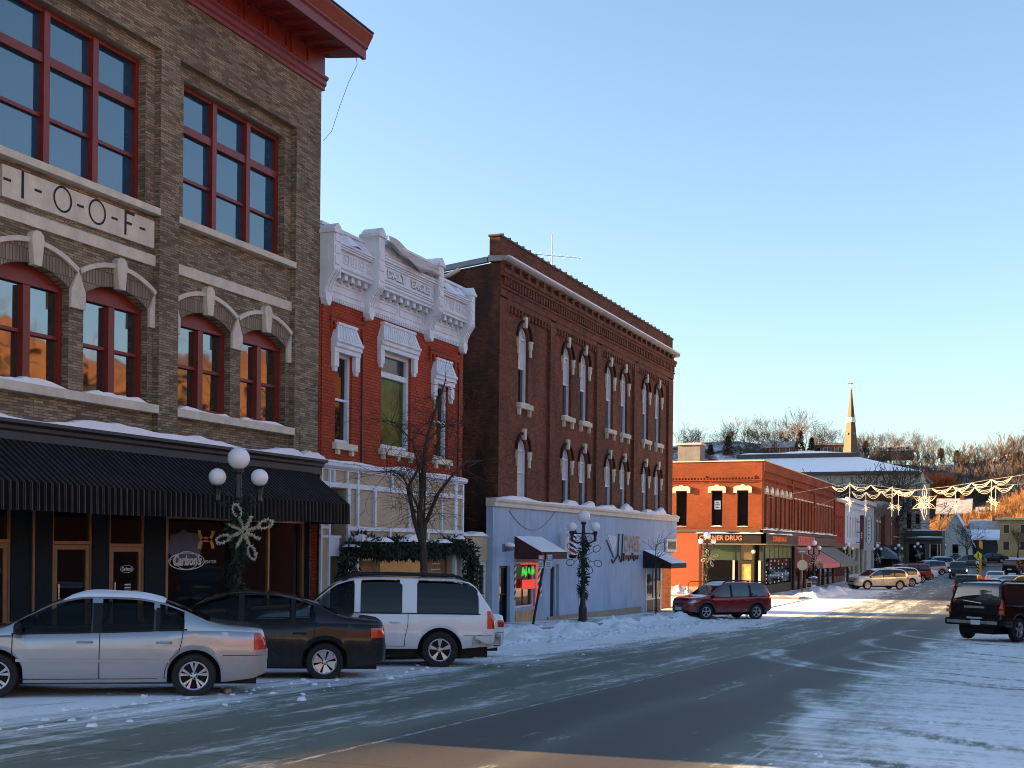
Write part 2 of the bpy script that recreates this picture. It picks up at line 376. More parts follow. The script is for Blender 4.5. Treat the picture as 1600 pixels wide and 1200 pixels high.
# snow-dusted road: bare tyre lanes, frost and packed snow by position across the street
def road_mat(name='road_surface'):
    m, t, b = nmat(name)
    g = pos(t); P = g.outputs['Position']; sp = N(t, 'ShaderNodeSeparateXYZ'); t.links.new(P, sp.inputs[0])
    X, Y = sp.outputs[0], sp.outputs[1]
    wob = math_(t, 'MULTIPLY', math_(t, 'SUBTRACT', noise(t, scaled(t, P, (.5, .12, 0)), 1.0, 4), .5), 1.6)
    xw = math_(t, 'ADD', X, wob)
    cr = N(t, 'ShaderNodeValToRGB'); e = cr.color_ramp.elements
    K = [(-14, .80), (-10.8, .74), (-9.6, .46), (-8.9, .30), (-7.4, .20), (-6.9, .27), (-6.1, .25), (-5.75, .12), (-4.9, .03), (-4.3, .16), (-3.7, .05), (-3.0, .10), (-2.3, .46), (-1.2, .66), (1, .70), (3, .80)]
    while len(e) < len(K): e.new(.5)
    for q, (x, c) in zip(e, K): q.position = (x + 16) / 20; q.color = (c, c, c, 1)
    t.links.new(math_(t, 'DIVIDE', math_(t, 'ADD', xw, 16.0), 20.0), cr.inputs[0])
    cov = cr.outputs[0]
    streak = noise(t, scaled(t, P, (2.2, .22, 0)), 1.0, 7, .68)
    fine = noise(t, scaled(t, P, (7, 2.2, 0)), 1.0, 6, .7)
    dr = noise(t, scaled(t, P, (.5, 2.6, 0)), 1.0, 6, .7)
    rz_ = ramp(t, xw, (-4.2, -2.6, 0, 1))                                            # right-hand strip: tracks of cars backing out run across
    lng = mixf(t, rz_, streak, math_(t, 'ADD', math_(t, 'MULTIPLY', dr, .7), math_(t, 'MULTIPLY', streak, .3)))
    n = math_(t, 'ADD', math_(t, 'MULTIPLY', lng, .68), math_(t, 'MULTIPLY', fine, .32))
    n = math_(t, 'ADD', math_(t, 'MULTIPLY', math_(t, 'SUBTRACT', n, .5), 2.1), .5)
    arcs = None                                                                      # curved tyre tracks pressed into the snow film
    for cx_, cy_, R0_, y0_, y1_ in ((2.4, 30.5, 7.9, 20, 31), (2.4, 30.5, 8.35, 20, 31), (2.4, 30.5, 6.2, 22, 33), (4.5, 38.5, 8.9, 29, 40), (4.5, 38.5, 7.2, 30, 40), (3.5, 19.5, 6.6, 12.5, 20), (3.2, 15.5, 5.6, 9, 17), (5, 47, 9.2, 39, 50)):
        dx_ = math_(t, 'SUBTRACT', X, cx_); dy_ = math_(t, 'SUBTRACT', Y, cy_)
        rad = math_(t, 'ADD', math_(t, 'SQRT', math_(t, 'ADD', math_(t, 'MULTIPLY', dx_, dx_), math_(t, 'MULTIPLY', dy_, dy_))), math_(t, 'MULTIPLY', wob, .12))
        q = ramp(t, math_(t, 'ABSOLUTE', math_(t, 'SUBTRACT', rad, R0_)), (.10, .30, 1, 0))
        q = math_(t, 'MULTIPLY', q, math_(t, 'MULTIPLY', math_(t, 'LESS_THAN', X, cx_ - 1.5), math_(t, 'MULTIPLY', math_(t, 'GREATER_THAN', Y, y0_), math_(t, 'LESS_THAN', Y, y1_))))
        arcs = q if arcs is None else math_(t, 'MAXIMUM', arcs, q)
    arcs = math_(t, 'MULTIPLY', arcs, ramp(t, fine, (.30, .55, .1, 1.0)))
    cov = math_(t, 'ADD', cov, math_(t, 'MULTIPLY', arcs, mixf(t, ramp(t, X, (-2.6, -1.2, 0, 1)), .34, -.30)))
    inter = math_(t, 'MULTIPLY', ramp(t, Y, (58, 64, 0, 1)), ramp(t, Y, (80, 86, 1, 0)))   # packed snow over the crossing
    cov = math_(t, 'ADD', cov, math_(t, 'MULTIPLY', inter, .14))
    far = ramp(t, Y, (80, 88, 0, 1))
    mask = ramp(t, math_(t, 'SUBTRACT', math_(t, 'MULTIPLY', cov, 1.0), math_(t, 'SUBTRACT', n, .02)), (-.20, .20, 0, 1))
    agg = noise(t, P, 60, 3, .7)
    asph = mixc(t, ramp(t, agg, (.3, .7, 0, 1)), (.026, .027, .029), (.066, .064, .062))
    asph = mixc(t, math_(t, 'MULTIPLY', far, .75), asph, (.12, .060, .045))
    frost = mixc(t, ramp(t, cov, (.08, .28, 0, .95)), asph, (.125, .150, .125))
    sn = mixc(t, ramp(t, noise(t, P, .7, 5), (.35, .7, 0, .35)), (.86, .88, .90), (.60, .62, .63))
    c = mixc(t, math_(t, 'MULTIPLY', mask, .95), frost, sn)
    # joints between the concrete slabs
    def line(co, at, wd):
        return math_(t, 'LESS_THAN', math_(t, 'ABSOLUTE', math_(t, 'SUBTRACT', co, at)), wd)
    j = math_(t, 'MAXIMUM', line(math_(t, 'ADD', X, math_(t, 'MULTIPLY', wob, .02)), -5.86, .028), math_(t, 'MULTIPLY', line(X, -2.4, .02), math_(t, 'LESS_THAN', Y, 22.5)))
    j = math_(t, 'MULTIPLY', j, math_(t, 'LESS_THAN', Y, 60))
    c = mixc(t, math_(t, 'MULTIPLY', j, ramp(t, fine, (.42, .58, 0, .55))), c, (.60, .62, .64))
    yj = math_(t, 'FRACT', math_(t, 'DIVIDE', math_(t, 'SUBTRACT', Y, math_(t, 'MULTIPLY', X, .12)), 6.1))
    jj = math_(t, 'MULTIPLY', line(yj, .62, .003), math_(t, 'LESS_THAN', Y, 60))
    c = mixc(t, math_(t, 'MULTIPLY', jj, .55), c, (.012, .012, .013))
    t.links.new(c, b.inputs['Base Color'])
    t.links.new(ramp(t, mask, (0, 1, .62, .75)), b.inputs['Roughness'])
    b.inputs['Specular IOR Level'].default_value = .35
    bump(t, b, math_(t, 'ADD', math_(t, 'MULTIPLY', mask, .6), math_(t, 'MULTIPLY', agg, .3)), .35, .03)
    return m
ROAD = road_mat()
def walk_mat():
    m, t, b = nmat('snowy_pavement')
    P = pos(t).outputs['Position']
    n = noise(t, scaled(t, P, (1.1, .35, 1)), 1.2, 7, .7)
    mask = ramp(t, n, (.36, .52, 0, 1))
    c = mixc(t, mask, (.085, .085, .085), (.72, .74, .77))
    t.links.new(c, b.inputs['Base Color']); b.inputs['Roughness'].default_value = .75
    bump(t, b, math_(t, 'ADD', mask, noise(t, P, 9, 5)), .4, .04)
    return m
WALK = walk_mat()
def hill_mat(name, grass, sn, amount, sc=.09):
    m, t, b = nmat(name)
    P = pos(t).outputs['Position']
    mask = ramp(t, noise(t, P, sc, 7, .7), (amount - .06, amount + .06, 0, 1))
    c = mixc(t, mask, grass, sn)
    c = mixc(t, ramp(t, noise(t, P, .5, 6, .75), (.45, .7, 0, .7)), c, tuple(q * .35 for q in grass))
    t.links.new(c, b.inputs['Base Color']); b.inputs['Roughness'].default_value = .9
    return m
# ---------------------------------------------------------------- ground, roads, pavements, hills
def bluff(x, y):                                                # wooded bluff behind the town
    yc = 345 + (x + 93) * .41
    if x > 30: yc = 345 + 123 * .41 + (x - 30) * .9
    h = 28 + 2 * sst(-60, 0, x) + 16 * sst(-120, -230, x) + 4 * math.sin(x * .06)
    return h * sst(yc - 85, yc + 4, y)
def knoll(x, y):                                                # low sunlit hill to the right
    return 27 * sst(-34, 60, x + (y - 255) * .10) * sst(222, 285, y) * (1 - sst(330, 420, y))
def east(x, y):
    return 62 * sst(95, 215, x + 12 * math.sin(y * .02)) * (1 + .12 * math.sin(y * .035 + 1))
def terrain(x, y): return G(y) + max(bluff(x, y), knoll(x, y), east(x, y))
def sheet(name, xs, ys, fz, m, kind='structure', smooth=True):
    b = MB(); n = len(ys)
    for x in xs:
        for y in ys: b.v.append((x, y, fz(x, y)))
    for i in range(len(xs) - 1):
        for j in range(n - 1):
            a = i * n + j; b.f.append((a, a + n, a + n + 1, a + 1)); b.m.append(0)
    o = b.build(name, m, smooth=smooth); tag(o, kind=kind); return o
gy = sorted(set([-400, -200, -80, -40] + [k[0] for k in GK if 0 <= k[0] < 300] + list(range(-20, 230, 10)) + [300, 420, 640, 1200, 2500]))
gx = [-2500, -1000, -400, -150, -90, -60, -40, -30, -20, -14.2, -10, -6, -2, 2.6, 10, 30, 60, 100, 160, 400, 1000, 2500]
sheet('ground', gx, gy, lambda x, y: G(y) - (.5 if -14 < x < 2.5 and y < 190 else .07), LAND)
GRASS = hill_mat('dry_grass_hillside', (.17, .070, .020), (.50, .50, .52), .70)
SHADEHILL = hill_mat('wooded_hillside', (.045, .040, .034), (.72, .74, .77), .50, .12)
def hill(name, xs, ys, f, m):
    r = random.Random(5)
    o = sheet(name, xs, ys, lambda x, y: G(y) - .6 + f(x, y) + (r.random() - .5) * .9 * min(1, f(x, y) / 6), m)
    return o
hill('hill_bluff', [-520 + 13 * i for i in range(70)], [230 + 9 * i for i in range(48)], bluff, SHADEHILL)
def west(x, y): return sst(-88, -125, x) * sst(-300, -240, x) * (46 * sst(80, 120, y) * (1 - sst(196, 226, y)) + 47 * sst(262, 290, y) * (1 - sst(400, 440, y)))  # unseen hill, added to keep the far roofs and wooded slope in shade
hill('unseen_shade_hill', [-310 + 8 * i for i in range(30)], [76 + 8 * i for i in range(47)], west, SHADEHILL)
hill('hill_knoll', [-60 + 5 * i for i in range(56)], [215 + 6 * i for i in range(36)], knoll, GRASS)
hill('hill_east', [80 + 16 * i for i in range(18)], [-160 + 18 * i for i in range(56)], east, GRASS)
# road sheets follow the same profile
ry = sorted(set([k[0] for k in GK if -80 < k[0] < 215] + list(range(-40, 212, 6))))
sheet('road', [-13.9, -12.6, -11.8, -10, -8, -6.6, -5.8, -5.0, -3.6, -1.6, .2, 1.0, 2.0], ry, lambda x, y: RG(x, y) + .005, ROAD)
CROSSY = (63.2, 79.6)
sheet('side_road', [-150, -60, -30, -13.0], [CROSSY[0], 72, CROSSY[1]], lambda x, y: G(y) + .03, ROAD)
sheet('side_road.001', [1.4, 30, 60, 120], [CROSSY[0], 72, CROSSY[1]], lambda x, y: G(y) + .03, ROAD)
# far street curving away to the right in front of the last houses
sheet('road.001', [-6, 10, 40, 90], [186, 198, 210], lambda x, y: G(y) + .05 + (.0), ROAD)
def pavement(name, x0, x1, y0, y1, kerb_at, rise=.15):
    b = MB(); ys = sorted(set([y0, y1] + [k for k in ry if y0 < k < y1]))
    for a, c in zip(ys, ys[1:]):
        za, zc = G(a) + rise, G(c) + rise
        b.quad((x0, a, za), (x1, a, za), (x1, c, zc), (x0, c, zc))
        k = x1 if kerb_at > 0 else x0
        b.quad((k, a, za), (k, a, za - .6), (k, c, zc - .6), (k, c, zc), m=1)
    for yy in (y0, y1):
        z = G(yy) + rise; b.quad((x0, yy, z), (x1, yy, z), (x1, yy, z - .4), (x0, yy, z - .4), m=1)
    return tag(b.build(name, [WALK, CONC]), kind='structure')
pavement('pavement', -16.6, -13.8, -20, 62.6, 1)
pavement('pavement.001', -16.6, -13.5, 80.2, 186, 1)
pavement('pavement.002', 1.9, 5, -20, 62.6, -1)
pavement('pavement.003', 1.9, 5, 80.2, 180, -1)
pavement('pavement.004', -60, -16.7, 79.9, 82.6, 1, .148)
pavement('pavement.005', -60, -16.7, 60.0, 62.6, 1, .148)
# frozen clods and slush ridges thrown up by tyres
def clods(name, n, fx, fy, s0, s1, seed, m):
    r = random.Random(seed); b = MB()
    for _ in range(n):
        x, y = fx(r), fy(r); s_ = r.uniform(s0, s1) * (.5 + r.random()); z = RG(x, y) if x > -13.8 else G(y) + .15
        k = 6; a0 = r.uniform(0, 6); ring = [(x + s_ * (.7 + .6 * r.random()) * math.cos(a0 + i * 1.047), y + s_ * 1.5 * (.7 + .6 * r.random()) * math.sin(a0 + i * 1.047), z - .01) for i in range(k)]
        top = [(x + (p[0] - x) * .55, y + (p[1] - y) * .55, z + s_ * r.uniform(.35, .8)) for p in ring]
        b.mesh(ring + top, [tuple(range(k, 2 * k))] + [(i, (i + 1) % k, k + (i + 1) % k, k + i) for i in range(k)])
    return tag(b.build(name, m, smooth=True), kind='stuff')
clods('slush', 420, lambda r: -10.2 + r.gauss(0, .55), lambda r: 9 + 48 * r.random() ** 1.3, .015, .05, 1, SNOWD)
clods('slush.001', 420, lambda r: -.4 + r.gauss(0, .8), lambda r: 9 + 45 * r.random() ** 1.4, .012, .04, 2, SNOWD)
clods('slush.002', 600, lambda r: -12.9 + r.gauss(0, .5), lambda r: r.uniform(24, 60), .03, .11, 3, SNOWD)
# ploughed snow along the left kerb
BANK = snow('ploughed_snow', .4, 9.0)
def snowbank(pts, hgt, wid, seed, ns=10):
    r = random.Random(seed); b = MB(); L = []
    for (a, c) in zip(pts, pts[1:]):
        n = max(2, int((Vector(c) - Vector(a)).length / .16))
        L += [Vector(a).lerp(Vector(c), i / n) for i in range(n)]
    hs = [r.uniform(.25, 1.0) for _ in L]
    hs = [(hs[max(0, i - 1)] + 2.2 * hs[i] + hs[min(len(hs) - 1, i + 1)]) / 4.2 for i in range(len(hs))]
    lump = [.55 + .45 * math.sin(i * .31 + seed) * math.sin(i * .113 + 2 * seed) for i in range(len(L))]
    def fn(s, t):
        i = min(len(L) - 1, int(round(s * (len(L) - 1)))); p = L[i]
        d = (L[min(i + 1, len(L) - 1)] - L[max(i - 1, 0)]); d = Vector((d.y, -d.x)).normalized()
        e = min(1, min(i, len(L) - 1 - i) / 4)
        h = hgt * hs[i] * lump[i] * e * math.sin(math.pi * t) ** .8 * (1 + r.uniform(-.42, .42))
        o = (t - .5) * wid * (1 + .25 * math.sin(i * .23))
        return (p.x + d.x * o + r.uniform(-.04, .04), p.y + d.y * o, (RG(p.x + d.x * o, p.y) if p.x + d.x * o > -13.75 else G(p.y) + .12) - .03 + h)
    b.grid(len(L) - 1, ns, fn)
    return b
for k, (pts, h, wd) in enumerate([
        ([(-13.4, 25), (-13.5, 33), (-13.6, 40), (-13.7, 50), (-13.9, 56)], .42, 1.5),
        ([(-14.2, 53.5), (-14.6, 57), (-15.0, 60)], .50, 1.1),
        ([(-13.3, 82.5), (-13.2, 90), (-12.9, 95)], .8, 1.9),
        ([(-17.5, 81), (-19.5, 81.2), (-23, 81)], .9, 1.6),
        ([(-13.5, 96), (-13.4, 120), (-13.6, 180)], .45, 1.0),
        ([(-5.2, 134), (-3.6, 134.5)], .8, 2.0)]):
    tag(snowbank(pts, h, wd, 3 + k).build('snow' if k == 0 else 'snow.%03d' % k, BANK, smooth=True), kind='stuff')
# ---------------------------------------------------------------- building helpers
def arch_z(o, u):                                               # curve of an arched opening: (a, b, c, e, rise)
    a, b, c, e, r = o[:5]
    if not r: return e
    w = (b - a) / 2; R = (w * w + r * r) / (2 * r)
    x = u - (a + b) / 2
    return e - R + math.sqrt(max(0, R * R - x * x))
def wall(mb, fr, u0, u1, z0, z1, ops=(), reveal=.22, d=0.0, m=0, mr=None):
    mr = m if mr is None else mr
    ops = [tuple(o) + (0,) * (5 - len(o)) for o in ops]
    us = sorted(set([u0, u1] + [q for o in ops for q in o[:2]])); zs = sorted(set([z0, z1] + [q for o in ops for q in o[2:4]]))
    for a, b in zip(us, us[1:]):
        for c, e in zip(zs, zs[1:]):
            if any(o[0] - 1e-6 <= a and b <= o[1] + 1e-6 and o[2] - 1e-6 <= c and e <= o[3] + 1e-6 for o in ops): continue
            mb.quad(fr(a, c, d), fr(b, c, d), fr(b, e, d), fr(a, e, d), m=m)
    for o in ops:
        a, b, c, e, r = o[:5]; D = d - reveal; s = e - r
        mb.quad(fr(a, c, d), fr(a, c, D), fr(a, s, D), fr(a, s, d), m=mr); mb.quad(fr(b, c, d), fr(b, s, d), fr(b, s, D), fr(b, c, D), m=mr)
        mb.quad(fr(a, c, d), fr(b, c, d), fr(b, c, D), fr(a, c, D), m=mr)
        n = 12 if r else 1
        for i in range(n):
            p, q = a + (b - a) * i / n, a + (b - a) * (i + 1) / n
            zp, zq = (arch_z(o, p), arch_z(o, q)) if r else (e, e)
            mb.quad(fr(p, zp, d), fr(q, zq, d), fr(q, zq, D), fr(p, zp, D), m=mr)
            if r:
                mb.quad(fr(p, zp, d), fr(q, zq, d), fr(q, e, d), fr(p, e, d), m=m)
def arch_band(mb, fr, o, t0, t1, d0, d1, ext=0.0, n=14, m=0):
    """ring following the arch of o between offsets t0 and t1"""
    a, b, c, e, r = o[:5]; w = (b - a) / 2; R = (w * w + r * r) / (2 * r); cx = (a + b) / 2; cz = e - R
    th = math.asin(min(1, (w + ext) / R)) if R > w + ext else math.pi / 2
    P = []
    for i in range(n + 1):
        q = -th + 2 * th * i / n; P.append((math.sin(q), math.cos(q)))
    for (s, c1), (s2, c2) in zip(P, P[1:]):
        A = [(cx + s * (R + t0), cz + c1 * (R + t0)), (cx + s2 * (R + t0), cz + c2 * (R + t0)), (cx + s2 * (R + t1), cz + c2 * (R + t1)), (cx + s * (R + t1), cz + c1 * (R + t1))]
        mb.hexa([fr(*A[0], d0), fr(*A[1], d0), fr(*A[1], d1), fr(*A[0], d1), fr(*A[3], d0), fr(*A[2], d0), fr(*A[2], d1), fr(*A[3], d1)], m)
def window(par, fr, a, b, c, e, fm, gm, d=-.2, fw=.07, cols=1, rows=(), rise=0, fd=.08, mull=.07, sill=None, gm_rows=None, name='window', head=0):
    """frame (one mesh) > pane (one mesh for the window's panes) and sill"""
    f = MB()
    et = e - rise
    f.fbox(fr, a, a + fw, c, et, d, d + fd); f.fbox(fr, b - fw, b, c, et, d, d + fd); f.fbox(fr, a + fw, b - fw, c, c + fw, d, d + fd)
    if rise:
        o = (a, b, c, e, rise); n = 10
        zt = et - head
        f.fbox(fr, a + fw, b - fw, zt - .02, zt + fw * .6, d, d + fd)
        for i in range(n):
            p, q = a + (b - a) * i / n, a + (b - a) * (i + 1) / n
            zp, zq = arch_z(o, p), arch_z(o, q)
            if head is not None and head > 0 or rise < .35:
                zz = zt
            else:
                zz = None
            if zz is not None:
                f.hexa([fr(p, zz, d), fr(q, zz, d), fr(q, zz, d + fd * .7), fr(p, zz, d + fd * .7), fr(p, zp, d), fr(q, zq, d), fr(q, zq, d + fd * .7), fr(p, zp, d + fd * .7)])
            else:
                f.hexa([fr(p, zp - fw, d), fr(q, zq - fw, d), fr(q, zq - fw, d + fd), fr(p, zp - fw, d + fd), fr(p, zp, d), fr(q, zq, d), fr(q, zq, d + fd), fr(p, zp, d + fd)])
    else:
        f.fbox(fr, a + fw, b - fw, e - fw, e, d, d + fd); zt = e
    for k in range(1, cols):
        u = a + (b - a) * k / cols; f.fbox(fr, u - mull, u + mull, c + fw, zt - fw * .5, d + .002, d + fd * 1.3)
    for r in rows:
        z, h, dd = r if isinstance(r, tuple) else (r, .03, 0)
        f.fbox(fr, a + fw, b - fw, z - h, z + h, d + .004, d + fd * .8 + dd)
    w = f.build(name, fm, par)
    zs = [c] + [r[0] if isinstance(r, tuple) else r for r in rows] + [e]
    p = MB(); mats = gm if isinstance(gm, (list, tuple)) else [gm]
    for i, (z0, z1) in enumerate(zip(zs, zs[1:])):
        mi = gm_rows[i] if gm_rows else 0
        dd = d + (.012 if i % 2 == 0 else .028)
        for k in range(cols):
            p0, p1 = a + (b - a) * k / cols, a + (b - a) * (k + 1) / cols
            if rise and i == len(zs) - 2:
                n = 8; o = (a, b, c, e, rise)
                for j in range(n):
                    q0, q1 = p0 + (p1 - p0) * j / n, p0 + (p1 - p0) * (j + 1) / n
                    p.quad(fr(q0, z0, dd), fr(q1, z0, dd), fr(q1, arch_z(o, q1) - .01, dd), fr(q0, arch_z(o, q0) - .01, dd), m=mi)
            else:
                p.quad(fr(p0, z0, dd), fr(p1, z0, dd), fr(p1, z1, dd), fr(p0, z1, dd), m=mi)
    p.build('pane', mats, w)
    if sill:
        s = MB(); h, pr, ex, sm = sill
        s.fbox(fr, a - ex, b + ex, c - h, c - .002, -.12, pr); s.build('sill', sm, w)
    return w
def snowcap(mb, fr, u0, u1, z, d0, d1, h, seed=1, step=.12):
    r = random.Random(seed); n = max(3, int((u1 - u0) / step)); hs = [h * (.55 + .45 * math.sin(i * .37 + seed) * math.sin(i * .11 + seed * 2)) * r.uniform(.8, 1.15) for i in range(n + 1)]
    def fn(s, t):
        i = int(round(s * n)); u = u0 + (u1 - u0) * s; e = min(1, i / 2, (n - i) / 2) ** .5
        prof = [0, .85, 1.0, .9, 0][int(round(t * 4))]; dd = d0 + (d1 - d0) * [0, .04, .45, .9, 1.0][int(round(t * 4))]
        return fr(u, z - .012 + hs[i] * prof * e, dd)
    mb.grid(n, 4, fn)
def shell(mb, x0, x1, y0, y1, z0, z1, zr=None, m=0, mr=1, front=False, backdrop=True):
    """side and back walls and a flat roof of a building whose street front is built apart (x1 = front plane)"""
    zr = z1 - .4 if zr is None else zr
    mb.quad((x0, y0, z0), (x1, y0, z0), (x1, y0, z1), (x0, y0, z1), m=m); mb.quad((x0, y1, z0), (x1, y1, z0), (x1, y1, z1), (x0, y1, z1), m=m)
    mb.quad((x0, y0, z0), (x0, y1, z0), (x0, y1, z1), (x0, y0, z1), m=m)
    mb.quad((x0, y0, zr), (x1, y0, zr), (x1, y1, zr), (x0, y1, zr), m=mr)
    mb.quad((x1 - .3, y0, zr), (x1 - .3, y1, zr), (x1 - .3, y1, z1), (x1 - .3, y0, z1), m=m); mb.quad((x1 - .3, y0, z1 - .003), (x1, y0, z1 - .003), (x1, y1, z1 - .003), (x1 - .3, y1, z1 - .003), m=m)
# ---------------------------------------------------------------- tan brick lodge building with the dark red cornice
LB = thing('lodge_building', 'tan brick building with tall red-framed windows, dark red cornice and a long striped awning', 'building', (-16.4, 18, G(18)))
XR = -16.55; fr = frx(XR); fp = frx(-16.4)
bays = [10.67, 15.74, 20.78]; BW = 4.43
wb = MB()
for i, y0 in enumerate(bays):
    o3 = (y0 + .30, y0 + 4.13, 8.55, 11.48, 0)
    o2 = [(y0 + .2, y0 + 2.03, 4.5, 6.66, .27), (y0 + 2.42, y0 + 4.25, 4.5, 6.66, .27)]
    wall(wb, fr, y0, y0 + BW, 3.4, 11.78, [o3] + o2, reveal=.30)
    wall(wb, fp, y0, y0 + BW, 11.78, 13.2, (), 0)                      # plain wall over the recess, with its soffit
    wb.quad(fp(y0, 11.78, 0), fp(y0 + BW, 11.78, 0), fr(y0 + BW, 11.78, 0), fr(y0, 11.78, 0))
for a, b in ((8.6, 10.67), (15.10, 15.74), (20.17, 20.78), (25.21, 26.3)):
    wb.fbox(fp, a, b, 2.3, 13.2, -.15, 0)
wb.fbox(fp, 25.45, 26.1, 3.9, 4.45, 0, .03); wb.fbox(fp, 25.55, 26.0, 4.45, 4.52, 0, .03)
shell(wb, -38, -16.58, 8.6, 26.3, -1.5, 13.9)
wb.build('wall', [TAN, ROOF], LB)
gl = MB(); gl.quad((-16.9, 9.6, -1), (-16.9, 26.2, -1), (-16.9, 26.2, 13), (-16.9, 9.6, 13)); gl.build('inner_wall', DARKIN, LB)
for i, y0 in enumerate(bays):
    # third floor
    W = MB()
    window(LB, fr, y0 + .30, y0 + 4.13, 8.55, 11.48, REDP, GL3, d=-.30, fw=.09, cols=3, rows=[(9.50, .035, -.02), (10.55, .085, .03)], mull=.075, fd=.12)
    st = MB(); st.fbox(fr, y0 - .0, y0 + BW, 8.36, 8.50, 0, .17); so_ = st.build('stone_sill', STONE, LB); ss = MB(); snowcap(ss, fr, y0 + .35, y0 + 4.1, 8.5, -.28, .05, .05, seed=i + 2); ss.build('sill_snow', SNOW, so_)
    # second floor pair of arched windows
    for k, (a, b) in enumerate(((y0 + .2, y0 + 2.03), (y0 + 2.42, y0 + 4.25))):
        o = (a, b, 4.5, 6.66, .27)
        w2_ = window(LB, fr, a, b, 4.5, 6.66, REDP, GL2, d=-.28, fw=.09, cols=2, rows=[(5.45, .032, -.01)], mull=.085, fd=.12, rise=.27, head=.06)
        ar = MB(); arch_band(ar, fr, o, .0, .36, -.01, .03, ext=-.043); ar.build('brick_arch', TANARCH, LB)
        st = MB(); arch_band(st, fr, o, .36, .45, 0, .09, ext=-.043)
        c = (a + b) / 2
        st.fprism(fr, [(c - .09, 6.62), (c + .09, 6.62), (c + .15, 7.08), (c + .13, 7.18), (c + .06, 7.24), (c - .06, 7.24), (c - .13, 7.18), (c - .15, 7.08)], 0, .14); st.build('stone_hood', STONE, LB)
        ss = MB(); snowcap(ss, fr, a + .02, b - .05, 4.5, -.26, .06, .14, seed=i * 3 + k + 5); ss.build('sill_snow', SNOW, w2_)
    for q in ([(y0 + 2.035, 6.05), (y0 + 2.415, 6.05), (y0 + 2.415, 6.38), (y0 + 2.225, 6.78), (y0 + 2.035, 6.38)], [(y0 + .01, 6.05), (y0 + .195, 6.05), (y0 + .195, 6.40), (y0 + .01, 6.76)], [(y0 + 4.255, 6.05), (y0 + 4.42, 6.05), (y0 + 4.42, 6.76), (y0 + 4.255, 6.40)]): st = MB(); st.fprism(fr, q, 0, .06); st.build('stone_impost', STONE, LB)
    st = MB(); st.fbox(fr, y0, y0 + BW, 4.30, 4.47, 0, .17); st.build('stone_sill', STONE, LB)
    st = MB(); st.fbox(fr, y0 + .005, y0 + BW - .005, 7.32, 7.54, 0, .05); st.build('stone_band', STONE, LB)
st = MB(); st.fbox(fr, 16.09, 20.12, 7.68, 8.24, 0, .05); st.build('stone_panel', STONE, LB)
# carved letters I O O F
le = MB(); frl = frx(XR + .052)
def ypx(u, v): return onx(u, v, XR + .05)[0]
def dash(u, v):
    y, z = onx(u, v, XR + .05); le.fbox(frl, y - .085, y + .085, z - .022, z + .022, -.01, .006)
for u, v in ((11, 280.5), (59.5, 298.3), (125.5, 322), (178.8, 341.5), (222.5, 357.5)): dash(u, v)
zc = onx(98, 311.7, XR + .05)[1]
y = ypx(35.3, 289.5); le.fbox(frl, y - .028, y + .028, zc - .24, zc + .24, -.01, .006)
for u, v in ((97.8, 311.7), (151.8, 332)):
    y = ypx(u, v)
    for k in range(24):
        a0, a1 = 2 * math.pi * k / 24, 2 * math.pi * (k + 1) / 24
        q = [(y + .24 * math.cos(a0), zc + .245 * math.sin(a0)), (y + .24 * math.cos(a1), zc + .245 * math.sin(a1)), (y + .195 * math.cos(a1), zc + .205 * math.sin(a1)), (y + .195 * math.cos(a0), zc + .205 * math.sin(a0))]
        le.quad(*[frl(a, b, .004) for a, b in q])
y = ypx(195.5, 350)
le.fbox(frl, y - .02, y + .035, zc - .24, zc + .24, -.01, .006); le.fbox(frl, y + .035, y + .27, zc + .185, zc + .24, -.01, .006); le.fbox(frl, y + .035, y + .19, zc - .02, zc + .03, -.01, .006)
le.build('carved_letters', BLK, LB)
# cornice
co = MB(); y0, y1 = 8.5, 26.38
co.xprism(fp, [(-.05, 13.08), (.05, 13.08), (.05, 13.16), (.10, 13.20), (.10, 13.30), (.16, 13.34), (.16, 13.40), (-.05, 13.40)], y0, y1)
co.fbox(fp, y0, y1 - .02, 13.40, 13.98, -.05, .06)
yy = 9.6
while yy < y1 - .85:
    for z in (13.46, 13.87): co.fbox(fp, yy, yy + .78, z, z + .05, .06, .10)
    for q in (yy, yy + .73): co.fbox(fp, q, q + .05, 13.51, 13.87, .06, .10)
    yy += .95
co.xprism(fp, [(.0, 13.93), (.14, 13.93), (.14, 14.0), (.0, 14.0)], y0, y1 + .03)
co.xprism(fp, [(-.05, 14.0), (1.0, 13.86), (1.0, 13.80), (1.10, 13.80), (1.10, 14.02), (1.16, 14.06), (1.16, 14.10), (1.30, 14.34), (1.30, 14.40), (-.05, 14.46)], y0 - .2, y1 + .22)
yy = 9.7
while yy < y1: co.fbox(fp, yy, yy + .12, 13.86, 13.98, .12, .92); yy += .58
co.build('cornice', REDP, LB)
k = MB(); k.xprism(fp, [(1.28, 14.40), (1.32, 14.40), (1.32, 14.44), (-.05, 14.52), (-.05, 14.46)], y0 - .2, y1 + .23); k.build('gutter_edge', BLK, LB)
